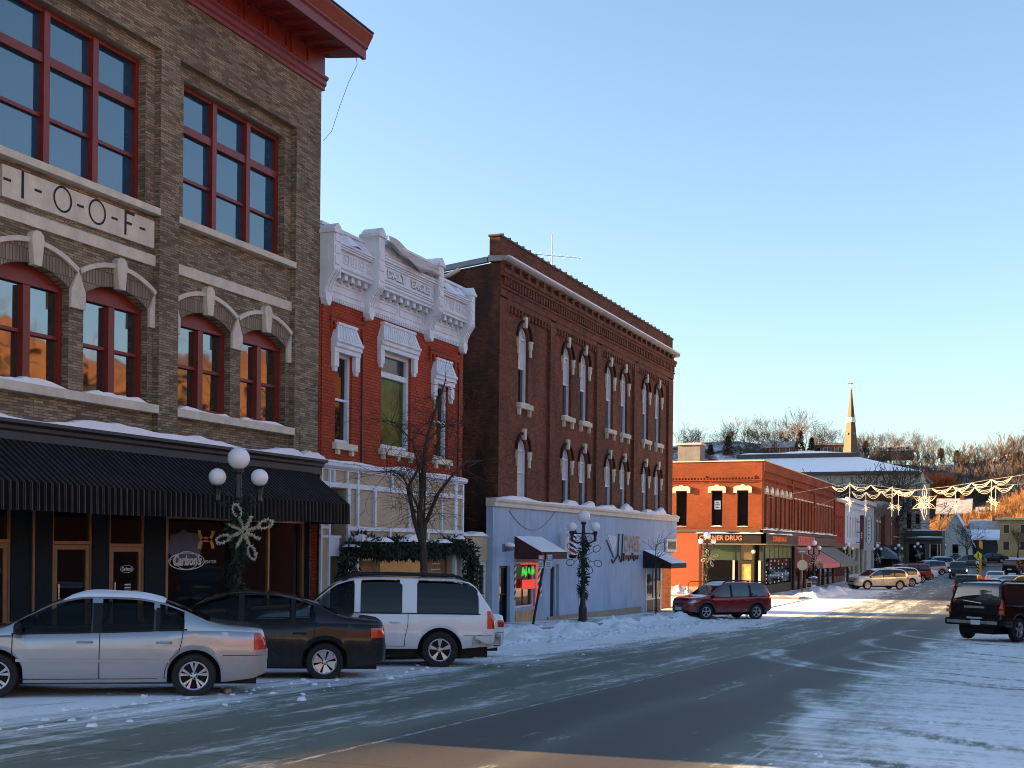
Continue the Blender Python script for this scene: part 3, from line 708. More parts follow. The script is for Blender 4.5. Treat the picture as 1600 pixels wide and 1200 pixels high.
# shop front ledge, its snow and the awning
lg = MB()
lg.xprism(fp, [(-.15, 3.40), (.16, 3.40), (.16, 3.56), (.22, 3.60), (.22, 3.66), (.34, 3.70), (.34, 3.76), (-.15, 3.78)], 9.5, 26.25); lg.build('ledge', mat('charcoal_ledge', (.035, .042, .05), .6), LB)
s2 = MB(); snowcap(s2, fp, 9.6, 25.2, 3.765, .0, .34, .23, seed=4, step=.25); snowcap(s2, fp, 25.1, 26.2, 3.765, .0, .34, .25, seed=9); s2.build('ledge_snow', SNOW, LB)
aw = MB(); XF = 1.22
A = [(.12, 3.45), (XF, 2.63), (XF, 2.15)]; ya, yb = 9.6, 25.82
for k in range(24):
    p, q = lerp(ya, yb, k / 24), lerp(ya, yb, (k + 1) / 24)
    aw.quad(fp(p, A[0][1], A[0][0]), fp(q, A[0][1], A[0][0]), fp(q, A[1][1], A[1][0]), fp(p, A[1][1], A[1][0]))
    aw.quad(fp(p, A[1][1], A[1][0]), fp(q, A[1][1], A[1][0]), fp(q, A[2][1] + .012 * math.sin(k), A[2][0] + .01), fp(p, A[2][1] + .012 * math.sin(k - 1), A[2][0] + .01))
for q in (ya, yb): aw.quad(fp(q, A[0][1], A[0][0]), fp(q, A[1][1], A[1][0]), fp(q, A[2][1], A[2][0]), fp(q, 2.15, .12))
aw.build('awning', AWN, LB)
# ground floor: dark panels, bronze doors and display windows
fs = frx(-16.62); zf = G(18) + .15
b = MB(); ops = [(14.9, 16.5, zf, 2.35), (17.5, 18.55, zf, 2.35), (19.02, 20.07, zf, 2.35), (20.75, 26.0, .15, 2.20), (10.4, 14.3, .2, 2.3)]
wall(b, fs, 9.5, 26.3, -1, 3.42, ops, reveal=.12); b.build('shop_panel', NAVY, LB)
def shop_door(a, c, z0, zt, ztop, par, fmat, handle=True, sign=None):
    f = MB(); d0, d1 = -.11, -.02
    f.fbox(fs, a, a + .05, z0, ztop, d0, d1); f.fbox(fs, c - .05, c, z0, ztop, d0, d1); f.fbox(fs, a + .05, c - .05, zt, zt + .06, d0, d1); f.fbox(fs, a + .05, c - .05, ztop - .05, ztop, d0, d1)
    f.fbox(fs, a + .055, a + .15, z0 + .01, zt - .01, d0 + .02, d1 - .01); f.fbox(fs, c - .15, c - .055, z0 + .01, zt - .01, d0 + .02, d1 - .01)
    f.fbox(fs, a + .15, c - .15, zt - .1, zt - .01, d0 + .02, d1 - .01); f.fbox(fs, a + .15, c - .15, z0 + .01, z0 + .25, d0 + .02, d1 - .01)
    o = f.build('door', fmat, par)
    g = MB(); g.quad(fs(a + .14, z0 + .2, -.06), fs(c - .14, z0 + .2, -.06), fs(c - .14, zt - .05, -.06), fs(a + .14, zt - .05, -.06)); g.quad(fs(a + .05, zt + .05, -.06), fs(c - .05, zt + .05, -.06), fs(c - .05, ztop - .05, -.06), fs(a + .05, ztop - .05, -.06))
    g.build('pane', GLD, o)
    h = MB(); u = a + .13
    h.tube([fs(u, z0 + .95, -.04), fs(u, z0 + .95, .03), fs(u, z0 + 1.22, .03), fs(u, z0 + 1.22, -.04)], .012); h.build('handle', CHROME, o)
    return o
d1 = shop_door(17.5, 18.55, zf, 1.60, 2.35, LB, BRONZE)
d2 = shop_door(19.02, 20.07, zf, 1.56, 2.35, LB, BRONZE)
d0 = shop_door(15.4, 16.5, zf, 1.62, 2.35, LB, BRONZE)
pb = MB(); pb.fbox(fs, 19.17, 19.92, zf + 1.02, zf + 1.05, -.055, -.03); pb.build('push_bar', CHROME, d2)
t = MB(); t.fbox(fs, 16.98, 17.03, zf, 2.35, 0, .03); t.build('trim_strip', BRONZE, LB)
f = MB()
for a, c in ((20.72, 20.80), (24.46, 24.53), (25.95, 26.04)): f.fbox(fs, a, c, .15, 2.2, -.09, .01)
f.fbox(fs, 20.8, 25.95, .1, .17, -.09, .01); f.fbox(fs, 20.8, 25.95, 2.16, 2.22, -.09, .01)
swd = f.build('shop_window', BRONZE, LB)
g = MB(); g.quad(fs(20.7, .15, -.06), fs(26, .15, -.06), fs(26, 2.2, -.06), fs(20.7, 2.2, -.06)); g.quad(fs(10.4, .2, -.06), fs(14.3, .2, -.06), fs(14.3, 2.3, -.06), fs(10.4, 2.3, -.06)); g.quad(fs(14.9, zf, -.07), fs(15.4, zf, -.07), fs(15.4, 2.35, -.07), fs(14.9, 2.35, -.07))
g.build('pane', GLD, swd)
# window lettering and posters
fg = frx(-16.675)
WL = mat('white_vinyl', (.55, .55, .52), .6, var=0); GOLD = mat('gold_vinyl', (.50, .26, .05), .5, var=.1)
p = MB(); c0 = (21.45, 1.55)
pts = []
rr = random.Random(3)
for k in range(26):
    a = 2 * math.pi * k / 26; q = 1 + rr.uniform(-.14, .10); pts.append((c0[0] + .62 * q * math.cos(a), c0[1] + .38 * q * math.sin(a)))
p.quad(*[fg(a, b, .004) for a, b in pts]); p.build('window_poster', mat('slate_blue_poster', (.035, .055, .10), .6, var=.35, vs=2), swd)
L = MB()
yc, zc2 = onx(292, 877, -16.67)
def oval(mb, fr_, u, z, a, b, w, d, n=30):
    for k in range(n):
        t0, t1 = 2 * math.pi * k / n, 2 * math.pi * (k + 1) / n
        mb.quad(*[fr_(u + (a - o) * math.cos(t), z + (b - o * .7) * math.sin(t), d) for t, o in ((t0, 0), (t1, 0), (t1, w), (t0, w))])
oval(L, fg, yc, zc2, .62, .19, .03, .008); oval(L, fg, yc, zc2 + .02, .40, .20, .02, .009)
put_text(L, fg, "Carlson's", yc, zc2 + .01, .30, .010, width=.98, shear=.25, bold=.012)
ys, zs_ = onx(258, 877, -16.67); put_text(L, fg, 'SPORT', ys, zs_ + .0, .10, .008, width=.42)
ys, zs_ = onx(327, 878, -16.67); put_text(L, fg, 'CENTER', ys, zs_, .10, .008, width=.50)
yc3, zc3 = onx(198, 889, -16.67)
oval(L, fg, yc3, zc3, .20, .075, .012, .008); put_text(L, fg, "Carlson's", yc3, zc3, .10, .009, width=.32, shear=.25, bold=.004)
for k in range(3): L.fbox(fg, yc3 - .06, yc3 + .12, zc3 - .33 - k * .06, zc3 - .30 - k * .06, .004, .007)
L.build('window_lettering', WL, swd)
e = MB(); ye, ze = onx(322, 843, -16.67)
for sgn in (1, -1):
    A0 = [math.radians(q) for q in range(0, 181, 15)]
    arc = [(ye + .30 * math.cos(t), ze - sgn * .20 + sgn * .26 * math.sin(t)) for t in A0]
    arc2 = [(ye + .19 * math.cos(t), ze - sgn * .20 + sgn * .19 * math.sin(t)) for t in A0]
    for (a, b2, c, d) in zip(arc, arc[1:], arc2[1:], arc2): e.quad(*[fg(q[0], q[1], .006) for q in (a, b2, c, d)])
e.build('window_emblem', GOLD, swd)
# ---------------------------------------------------------------- red brick building with the white pressed-metal cornice
RB = thing('red_brick_building', 'red brick building with ornate white metal cornice and white framed beige shopfront', 'building', (-16.4, 30.6, G(30.6)))
fr = frx(-16.4)
ops = [(27.1, 27.95, 4.28, 6.62), (29.52, 31.28, 4.32, 7.05), (32.8, 33.75, 4.28, 6.55)]
b = MB(); wall(b, fr, 26.32, 34.82, 3.6, 7.95, ops, reveal=.2)
for y in (28.46, 34.5, 26.75): b.fbox(fr, y - .35 if y < 27 else y - .0, y + .06 if y > 27 else y, 3.75, 7.75, -.1, .035)
b.fbox(fr, 28.5, 32.3, 3.78, 7.7, -.1, .03) if False else None
for a, c in ((26.8, 28.4), (32.45, 34.4)):
    for k in range(9):
        y = a + (c - a) * k / 8; b.fbox(fr, y - .05, y + .05, 7.18, 7.36, 0, .07)
    b.fbox(fr, a - .05, c + .05, 7.36, 7.48, 0, .08); b.fbox(fr, a - .05, c + .05, 7.50, 7.60, 0, .05)
shell(b, -36, -16.42, 26.32, 34.82, -1.5, 9.3)
b.build('wall', [REDB, ROOF], RB)
k = MB()
for y in (28.42, 34.45): k.fbox(fr, y, y + .045, 3.75, 7.7, 0, .05)
k.build('downspout', mat('dull_red_pipe', (.10, .02, .012), .6), RB)
cu = mat('stained_green_curtain', (.09, .14, .055), .8, var=.6, vs=2.2)
GLG = mat('green_window_glass', (.040, .095, .022), .15, var=.75, vs=1.6, spec=.12)
m, t_, b_ = nmat('leaded_glass'); v = N(t_, 'ShaderNodeTexVoronoi', i_Scale=14.0); t_.links.new(pos(t_).outputs['Position'], v.inputs['Vector'])
t_.links.new(mixc(t_, ramp(t_, v.outputs['Distance'], (.02, .09, 1, 0)), (.012, .018, .024), (.30, .34, .36)), b_.inputs['Base Color']); b_.inputs['Roughness'].default_value = .15
LEAD = m
full_ = fr
for i, (a, c, z0, z1) in enumerate(ops):
    fr = full_
    rows = [5.42] if i != 1 else [(6.40, .075, .02)]
    window(RB, fr, a, c, z0, z1, WHP, [GLD, GLG, LEAD], d=-.20, fw=.10 if i != 1 else .13, rows=rows, gm_rows=[0, 0] if i != 1 else [1, 2], fd=.12)
    s = MB(); s.fbox(fr, a - .12, c + .12, z0 - .17, z0 - .005, -.05, .13)
    for q in ([a + .02, c - .12] if i != 1 else [a + .02, (a + c) / 2, c - .12]): s.fbox(fr, q, q + .12, z0 - .30, z0 - .17, 0, .09)
    s.build('stone_sill', CRP, RB)
    h = MB(); e = .24; fr = lambda u, z, d: full_(u, z, d * .8 if d > 0 else d)                                                    # hood: cornice shelf, sloping fluted top, side drops
    h.xprism(fr, [(0, z1 - .02), (.16, z1 - .02), (.16, z1 + .08), (.22, z1 + .12), (.22, z1 + .20), (.28, z1 + .24), (.28, z1 + .30), (0, z1 + .32)], a - e, c + e)
    n = 3 if i != 1 else 7
    A, B2, zt, zb = a - e * .55, c + e * .55, z1 + .72, z1 + .30
    h.hexa([fr(a - e * .95, zb, 0), fr(c + e * .95, zb, 0), fr(c + e * .95, zb, .24), fr(a - e * .95, zb, .24), fr(A + .1, zt, 0), fr(B2 - .1, zt, 0), fr(B2 - .1, zt, .12), fr(A + .1, zt, .12)])
    for q in range(2 * n + 1):
        f0 = (q + .5) / (2 * n + 1); y_ = lerp(A, B2, f0); yt = lerp(A + .14, B2 - .14, f0)
        h.hexa([fr(y_ - .035, zb + .02, .22), fr(y_ + .035, zb + .02, .22), fr(y_ + .035, zb + .02, .26), fr(y_ - .035, zb + .02, .26), fr(yt - .03, zt - .05, .11), fr(yt + .03, zt - .05, .11), fr(yt + .03, zt - .05, .16), fr(yt - .03, zt - .05, .16)])
    h.fbox(fr, A + .06, B2 - .06, zt - .04, zt + .03, 0, .17)
    for q in (a - .22, c): h.fbox(fr, q, q + .22, z1 - .40, z1 - .02, 0, .14); h.fprism(fr, [(q + .02, z1 - .40), (q + .20, z1 - .40), (q + .16, z1 - .52), (q + .06, z1 - .52)], 0, .11)
    h.build('window_hood', WHP, RB)
# cornice
full = full_; fr = lambda u, z, d: full(u, z, d * .66 if d > 0 else d)
c = MB(); Y0, Y1 = 26.30, 34.84; BK = [26.48, 28.62, 32.22, 34.62]
c.xprism(fr, [(0, 7.88), (.06, 7.88), (.06, 7.96), (.10, 7.98), (.10, 8.06), (.05, 8.08), (.05, 8.42), (.09, 8.45), (.0, 8.46)], Y0, Y1)
y = Y0 + .1
while y < Y1 - .05: c.fbox(fr, y, y + .05, 7.90, 7.97, .06, .10); y += .11
for a, d in zip(BK, BK[1:]):                                            # recessed panels and modillions of each bay
    a += .22; d -= .22; nn = 1 if d - a < 2.4 else 2
    for q in range(nn):
        p0, p1 = lerp(a, d, q / nn) + .06, lerp(a, d, (q + 1) / nn) - .06
        for z in (8.13, 8.32): c.fbox(fr, p0, p1, z, z + .035, .05, .085)
        for y_ in (p0, p1 - .035): c.fbox(fr, y_, y_ + .035, 8.165, 8.32, .05, .085)
    n = 5 if nn == 1 else 8
    for q in range(n):
        y_ = lerp(a, d, (q + .5) / n); c.fbox(fr, y_ - .075, y_ + .075, 8.46, 8.60, .02, .36); c.fbox(fr, y_ - .06, y_ + .06, 8.40, 8.46, .02, .16)
c.xprism(fr, [(0, 8.60), (.46, 8.60), (.46, 8.66), (.52, 8.70), (.52, 8.76), (.0, 8.78)], Y0, Y1)
c.fbox(fr, Y0, Y1, 8.78, 9.18, -.1, .38)                                 # frieze of little squares
for a, d in zip(BK, BK[1:]):
    if d - a > 3: continue
    for q in range(5):
        y_ = lerp(a + .3, d - .3, q / 4)
        c.fbox(fr, y_ - .13, y_ + .13, 8.86, 8.89, .38, .42); c.fbox(fr, y_ - .13, y_ + .13, 9.08, 9.11, .38, .42); c.fbox(fr, y_ - .13, y_ - .10, 8.89, 9.08, .38, .42); c.fbox(fr, y_ + .10, y_ + .13, 8.89, 9.08, .38, .42); c.fbox(fr, y_ - .05, y_ + .05, 8.93, 9.04, .38, .41)
for z, dd in ((9.18, .50), (9.23, .54), (9.28, .58)): c.fbox(fr, Y0, Y1, z, z + .045, -.1, dd)
c.hexa([fr(Y0, 9.325, 0), fr(Y1, 9.325, 0), fr(Y1, 9.325, .5), fr(Y0, 9.325, .5), fr(Y0, 9.72, -.3), fr(Y1, 9.72, -.3), fr(Y1, 9.72, .0), fr(Y0, 9.72, .0)])
c.fbox(fr, Y0, Y1, 9.72, 9.80, -.4, .08)
a, d = 28.62, 32.22                                                     # raised centre panel
c.fbox(fr, a + .2, d - .2, 8.78, 9.86, .0, .52)
for z in (8.84, 9.22): c.fbox(fr, a + .3, d - .3, z, z + .045, .52, .57)
for y_ in (a + .3, d - .345): c.fbox(fr, y_, y_ + .045, 8.885, 9.22, .52, .57)
c.fbox(fr, a + .1, d - .1, 9.33, 9.40, .0, .64); c.fbox(fr, a + .1, d - .1, 9.40, 9.45, .0, .68)
for q in range(9):
    y_ = lerp(a + .5, d - .5, q / 8); c.fbox(fr, y_ - .12, y_ + .12, 9.52, 9.72, .52, .56)
c.fbox(fr, a + .1, d - .1, 9.78, 9.84, -.2, .66); c.fbox(fr, a + .1, d - .1, 9.84, 9.90, -.2, .70)
put_text(c, frx(-16.4 + .345), 'DAILY', 29.70, 9.055, .30, .02, width=1.05, bold=.012); put_text(c, frx(-16.4 + .345), 'EAGLE', 31.15, 9.055, .30, .02, width=1.15, bold=.012)
for i, y_ in enumerate(BK):                                              # consoles and posts
    hw = .17; zt = 9.62 if i in (0, 3) else 10.02; dd = .62 if i in (0, 3) else .74
    c.fbox(fr, y_ - hw, y_ + hw, 8.62, zt - .14, -.1, dd)
    c.fbox(fr, y_ - hw - .05, y_ + hw + .05, zt - .14, zt - .06, -.1, dd + .07); c.fprism(fr, [(y_ - hw - .04, zt - .06), (y_ + hw + .04, zt - .06), (y_ + hw * .6, zt + .06), (y_, zt + .12), (y_ - hw * .6, zt + .06)], -.05, dd + .03)
    for z in (8.70, 8.98, 9.28): c.fbox(fr, y_ - hw * .7, y_ + hw * .7, z, z + .20, dd, dd + .035)
    prof = [(0, 8.62), (dd, 8.62), (dd - .02, 8.52), (dd * .62, 8.34), (dd * .42, 8.15), (dd * .34, 7.98), (0, 7.9)]
    c.xprism(fr, prof, y_ - hw, y_ + hw)
    for q in (-.11, 0, .11):
        c.xprism(fr, [(dd + .02, 8.60), (dd + .03, 8.52), (dd * .62 + .04, 8.32), (dd * .42 + .04, 8.15), (dd * .34 + .03, 7.98), (dd * .3, 7.99), (dd * .6, 8.36), (dd, 8.60)], y_ + q - .025, y_ + q + .025)
    c.fprism(fr, [(y_ - .14, 8.0), (y_ + .14, 8.0), (y_ + .15, 7.86), (y_ + .08, 7.72), (y_, 7.68), (y_ - .08, 7.72), (y_ - .15, 7.86)], 0, dd * .42)
c.build('cornice', WHP, RB)
k = MB(); put_text(k, frx(-16.4 + .342), 'DAILY', 29.715, 9.04, .30, .018, width=1.05, bold=.02); put_text(k, frx(-16.4 + .342), 'EAGLE', 31.165, 9.04, .30, .018, width=1.15, bold=.02); k.build('raised_lettering_shadow', mat('grey_letter_shadow', (.20, .21, .22), .6), RB)  # offset grey copy of the letters paints their shadow
s = MB()
for a, d, sd_ in ((26.7, 28.4, 3), (32.5, 34.4, 7)): s.grid(14, 6, lambda p, q, a=a, d=d: fr(lerp(a, d, p), 9.36 + .36 * (1 - q) + .05 * math.sin(p * 9 + sd_) * q, lerp(-.02, .46, q) + .05 * math.sin(p * 14)))
s.build('cornice_snow', SNOW, RB)
fr = full
# shop front: white rails and stiles over beige panels
f2 = frx(-16.3); fb = frx(-16.34)
p = MB(); wall(p, fb, 26.3, 34.75, -1, 3.62, [(26.73, 27.6, -1, 3.1), (28.25, 34.05, .3, 1.45)], reveal=.5); p.build('beige_panels', BEIGE, RB)
p = MB(); H = .05
p.xprism(fr, [(0, 3.60), (.16, 3.60), (.22, 3.66), (.22, 3.74), (0, 3.76)], 26.3, 34.8)
for z0, z1, a, c_ in ((3.56, 3.61, 26.3, 34.75), (3.12, 3.25, 26.3, 34.75), (2.02, 2.13, 27.66, 34.75), (1.45, 1.62, 28.0, 34.5), (2.05, 2.12, 26.3, 26.7), (1.82, 1.88, 26.3, 27.3)): p.fbox(fb, a, c_, z0, z1, 0, H)
for y_, w_, z0, z1 in ((26.30, .07, -1, 3.56), (26.68, .07, -.6, 3.56), (26.9, .06, 3.25, 3.56), (27.60, .13, -.6, 3.25), (27.56, .07, 3.25, 3.56), (28.10, .10, -.6, 3.56), (29.04, .09, 2.13, 3.12), (30.0, .1, 3.25, 3.56), (31.05, .08, 2.13, 3.12), (32.2, .08, 3.25, 3.56), (33.16, .08, 2.13, 3.12), (29.9, .09, 1.62, 2.02), (32.25, .09, 1.62, 2.02), (34.10, .16, -.6, 3.56), (34.64, .10, -.6, 3.56)): p.fbox(fb, y_, y_ + w_, z0, z1, .002, H + .012)
p.fbox(fb, 26.74, 27.24, 1.35, 1.82, -.02, .03)
sf = p.build('shopfront_frame', WHP, RB)
s = MB(); snowcap(s, fr, 26.35, 34.8, 3.76, -.02, .22, .13, seed=6, step=.2); s.build('shopfront_snow', SNOW, RB)
g = MB(); g.quad(fb(28.25, .3, -.2), fb(34.05, .3, -.2), fb(34.05, 1.45, -.2), fb(28.25, 1.45, -.2)); sw = g.build('shop_window', GLD, RB)
g = MB(); g.fbox(fb, 26.74, 27.6, -1, 3.1, -.5, -.48); g.build('door', DARKIN, RB)
mm = mat('amber_lit_display', (.20, .105, .032), .6, var=.5, vs=2.5)  # amber window light is painted into this colour
for a, c_, col in ((28.35, 29.8, 0), (32.4, 33.95, 1)): g = MB(); g.quad(fb(a, .35, -.19), fb(c_, .35, -.19), fb(c_, 1.22, -.19), fb(a, 1.22, -.19)); g.build('window_display_glow', mm, sw)
g = MB(); f3 = frx(-16.34 - .185)
for k_, z in enumerate((1.10, .92, .80, .60)):
    g.fbox(f3, 33.0 - .05 * k_, 33.55 + .03 * k_, z - .02, z + .02, 0, .004)
for q in range(7): g.fprism(f3, [(32.7 + .15 * q, 1.32), (32.78 + .15 * q, 1.32), (32.75 + .15 * q, 1.12 + .03 * abs(q - 3))], 0, .006)
g.fbox(f3, 32.7, 33.6, .42, .47, 0, .004); g.build('window_lettering', WL, sw)
# white tarpaulin blown over the cornice pediment
tp = MB(); rr = random.Random(8)
def tarp(p, q):
    y_ = lerp(28.95, 31.9 + .25 * (1 - q), p); z = lerp(10.02 - .30 * p, 9.30 + .12 * p, q) + .05 * math.sin(p * 11 + q * 5)
    if q > .6 and p < .35: z -= (q - .6) * .6
    z = z if p > .12 else z + .10 * (.12 - p) / .12
    lim = .25 + 1.4 * p
    qq = min(q, max(.15, min(1, .45 + .9 * p if p < .6 else 1.6 - p * .9)))
    z = lerp(10.04 - .22 * p, 9.42, qq) + .03 * math.sin(p * 13 + q * 4)
    return fr(y_, z, .40 + .20 * math.sin(qq * 2.2) + .05 * math.sin(p * 9 + 3 * q) + .04 * math.sin(q * 14 + 5 * p))
tp.grid(26, 14, tarp)
tag(tp.build('tarpaulin', mat('white_tarpaulin', (.46, .46, .46), .7, var=.1), smooth=True), 'white tarpaulin draped over the pediment of the ornate white cornice', 'tarpaulin')
# evergreen swag over the shop window
def garland(mb, path, rad, n, seed, leaf=.10):
    r = random.Random(seed); P = [Vector(p) for p in path]
    seg = [(a, b, (b - a).length) for a, b in zip(P, P[1:])]; tot = sum(s[2] for s in seg)
    for _ in range(n):
        q = r.random() * tot
        for a, b, l in seg:
            if q <= l: break
            q -= l
        c = a.lerp(b, min(1, q / l)); d = Vector((r.gauss(0, 1), r.gauss(0, 1), r.gauss(-.15, 1))).normalized()
        c = c + d * rad * r.random() ** .5; e = (d + Vector((r.gauss(0, .6), r.gauss(0, .6), r.gauss(-.4, .6)))).normalized(); s_ = e.orthogonal().normalized() * leaf * .28
        s_ = Matrix.Rotation(r.random() * 6, 3, e) @ s_
        mb.quad(c - s_, c + s_, c + e * leaf * r.uniform(.7, 1.5))
gg = MB(); X = -16.02
PG = [(X, 27.2, -.2), (X - .02, 27.25, .9), (X, 27.35, 1.5), (X, 27.9, 1.74), (X, 28.9, 1.52), (X, 30.0, 1.60), (X, 31.2, 1.50), (X, 32.4, 1.55), (X, 33.4, 1.66), (X, 34.3, 1.62), (X, 34.75, 1.35), (X, 34.85, .6), (X, 34.8, -.2)]
garland(gg, PG, .30, 5200, 4, .13)
go = gg.build('evergreen_garland', WREATH); tag(go, 'snowy evergreen garland hung over the beige shop window', 'garland')
for a, c_, z, sd_ in ((27.5, 29.3, 1.74, 1), (29.9, 31.4, 1.76, 2), (32.2, 33.0, 1.74, 3), (33.5, 33.9, 1.86, 5), (27.15, 27.5, 1.60, 8)): s = MB(); snowcap(s, frx(X - .06), a, c_, z, -.10, .26, .22, seed=sd_); s.build('snow_cap', SNOW, go)
# ---------------------------------------------------------------- narrow beige lean-to shop in the gap
NB = thing('narrow_shop', 'one-storey beige shop squeezed between the red brick and dark brick buildings', 'building', (-16.4, 36.1, G(36)))
fr = frx(-16.42); zb = G(36) + .1
b = MB(); wall(b, fr, 34.83, 36.94, zb - .4, 1.98, [(35.15, 36.05, zb + .55, 1.12), (36.25, 36.88, zb, 1.12)], reveal=.15)
b.quad(fr(34.83, 1.98, 0), fr(36.94, 1.98, 0), fr(36.94, 1.98, -6), fr(34.83, 1.98, -6)); b.build('wall', BEIGE, NB)
s = MB(); snowcap(s, fr, 34.85, 36.9, 1.98, -.6, .05, .16, seed=3); s.build('roof_snow', SNOW, NB)
w1 = window(NB, fr, 35.15, 36.05, zb + .55, 1.12, WHP, GLD, d=-.13, fw=.09); d1 = window(NB, fr, 36.25, 36.88, zb, 1.12, WHP, GLD, d=-.13, fw=.10, rows=[.05], name='door')
g = MB(); f3 = frx(-16.42 - .095)
for i, ch in enumerate('OPEN'): put_text(g, f3, ch, 35.32 + .18 * i, .80 - .05 * math.sin(i / 3 * math.pi), .26, .01, bold=.012)
g.build('open_sign', WL, w1)
# ---------------------------------------------------------------- three-storey dark brick building with the pale blue shop front
DB = thing('dark_brick_building', 'three-storey dark red brick block with tall arched windows above a pale blue shopfront', 'building', (-16.4, 48.7, G(48.7)))
fr = frx(-16.52); fp = frx(-16.4)
cy = [40.12, 44.62, 46.62, 49.90, 51.98, 55.32, 57.42]; o3 = [(y - .47, y + .47, 6.72, 9.46, .42) for y in cy]; o2 = [(y - .47, y + .47, 3.24, 5.48, .42) for y in cy]
b = MB(); wall(b, fr, 37.7, 59.75, 2.6, 11.3, o3 + o2, reveal=.22)
PIL = [(37.7, 38.35), (42.5, 43.0), (47.9, 48.5), (53.15, 53.72), (58.95, 59.75)]
for a, c_ in PIL: b.fbox(fp, a, c_, 2.6, 10.1, -.2, 0)
for (a0, a), (c_, c1) in zip(PIL, PIL[1:]):                              # corbel tables between the pilasters
    b.fbox(fp, a, c_, 9.96, 10.16, -.2, -.01); n = int((c_ - a) / .30)
    for q in range(n): y = lerp(a, c_, (q + .5) / n); b.fbox(fp, y - .07, y + .07, 9.74, 9.96, -.2, -.02)
b.fbox(fp, 37.7, 59.75, 10.16, 11.3, -.2, .02)
n = 84
for q in range(n):
    y = lerp(37.8, 59.65, (q + .5) / n); b.fbox(fp, y - .07, y + .07, 10.52, 10.80, .02, .10)
b.fbox(fp, 37.66, 59.79, 10.42, 10.50, .02, .07); b.fbox(fp, 37.66, 59.79, 10.80, 10.92, .02, .13); b.fbox(fp, 37.66, 59.79, 10.92, 11.05, .02, .18)
for q in range(28):
    y = lerp(38.0, 59.4, (q + .5) / 28); b.fbox(fp, y - .10, y + .10, 11.05, 11.28, .02, .16)
b.fbox(fp, 37.72, 59.73, 11.5, 12.16, -.42, -.05)
b.quad((-38, 59.75, -2), (-16.42, 59.75, -2), (-16.42, 59.75, 11.3), (-38, 59.75, 9.0))
b.quad((-38, 37.7, 8.7), (-16.6, 37.7, 11.2), (-16.6, 59.75, 11.2), (-38, 59.75, 8.7), m=1)
b.build('wall', [DARKB, ROOF], DB)
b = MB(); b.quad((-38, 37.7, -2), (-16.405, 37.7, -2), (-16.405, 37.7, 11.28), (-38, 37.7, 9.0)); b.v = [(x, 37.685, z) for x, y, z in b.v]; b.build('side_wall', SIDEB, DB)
b = MB(); b.hexa([(-38, 37.6, 9.0), (-16.85, 37.6, 11.28), (-16.85, 37.75, 11.28), (-38, 37.75, 9.0), (-38, 37.6, 9.2), (-16.85, 37.6, 11.46), (-16.85, 37.75, 11.46), (-38, 37.75, 9.2)])
b.build('roof_flashing', mat('grey_metal', (.20, .23, .25), .4, metal=.4), DB)
b = MB(); b.tube([(-18.9, 37.5, 10.75), (-18.2, 37.45, 10.9), (-17.9, 37.6, 11.1)], .075); b.build('roof_drain', CRP, DB)
c = MB(); c.xprism(fp, [(0, 11.28), (.22, 11.30), (.28, 11.36), (.28, 11.44), (-.42, 11.50), (-.42, 11.3)], 37.6, 59.95); c.build('stone_ledge', mat('grey_ledge', (.30, .29, .26), .8, grime=.4), DB)
s = MB(); s.xprism(fp, [(.29, 11.44), (.29, 11.50), (.18, 11.55), (-.05, 11.55), (-.05, 11.45)], 38.0, 59.95); s.build('ledge_snow', SNOW, DB)
k = MB(); k.fbox(fp, 37.68, 59.77, 12.16, 12.22, -.46, -.01)
y = 38.0
while y < 59.6: k.tube([fp(y, 12.25, -.44), fp(y, 12.25, -.03)], .055, 6); y += .62
k.build('coping', mat('dark_coping_tile', (.045, .035, .03), .6), DB)
s = MB(); snowcap(s, fp, 38.4, 59.2, 12.22, -.42, -.06, .06, seed=12, step=.3); s.build('coping_snow', SNOW, DB)
b = MB(); b.quad((-16.95, 37.8, 2.6), (-16.95, 59.7, 2.6), (-16.95, 59.7, 11), (-16.95, 37.8, 11)); b.build('inner_wall', DARKIN, DB)
HOODB = brick('dark_hood_brick', (.045, .018, .011), (.025, .011, .008), (.02, .010, .008), bw=.08, rh=.3, stain=.4)
for i, y in enumerate(cy):
    for (a, c_, z0, z1, r) in (o3[i], o2[i]):
        mid = z0 + (z1 - z0) * .47
        lowg = 1 if (z0 < 5 and i == 0) else 0
        S, HD, SB = MB(), MB(), MB()
        wd_ = window(DB, fr, a, c_, z0, z1, WHP, [GLB, BLIND], d=-.21, fw=.07, rows=[mid], rise=r, gm_rows=[lowg, 1], fd=.10)
        S.fprism(fr, [(y - .08, z1 - .02), (y + .08, z1 - .02), (y + .12, z1 + .36), (y - .12, z1 + .36)], 0, .12); S.build('keystone', STONE, wd_)
        for sg in (-1, 1):
            u0, u1 = sorted((y + sg * .475, y + sg * .66)); S = MB(); S.fbox(fr, u0, u1, z1 - .72, z1 - .50, 0, .09); S.fbox(fr, u0 + .03, u1 - .03, z1 - 1.0, z1 - .72, 0, .07)
            S.fbox(fr, u0 - .01, u1 + .01, z1 - .50, z1 - .44, 0, .11); S.build('impost', STONE, wd_)
        arch_band(HD, fr, (a, c_, z0, z1, r), .17, .25, .0, .08, n=10)
        if z0 > 5:
            S = MB(); S.fbox(fr, a - .14, c_ + .14, z0 - .18, z0 - .005, -.05, .16)
            for q in (a - .08, c_ - .06): S.fprism(fr, [(q, z0 - .18), (q + .14, z0 - .18), (q + .11, z0 - .42), (q + .03, z0 - .42)], 0, .11)
            snowcap(SB, fr, a - .1, c_ + .1, z0 - .005, -.1, .14, .07, seed=i); SB.build('sill_snow', SNOW, wd_); S.build('sill', STONE, wd_)
        HD.build('brick_hood', HOODB, wd_)
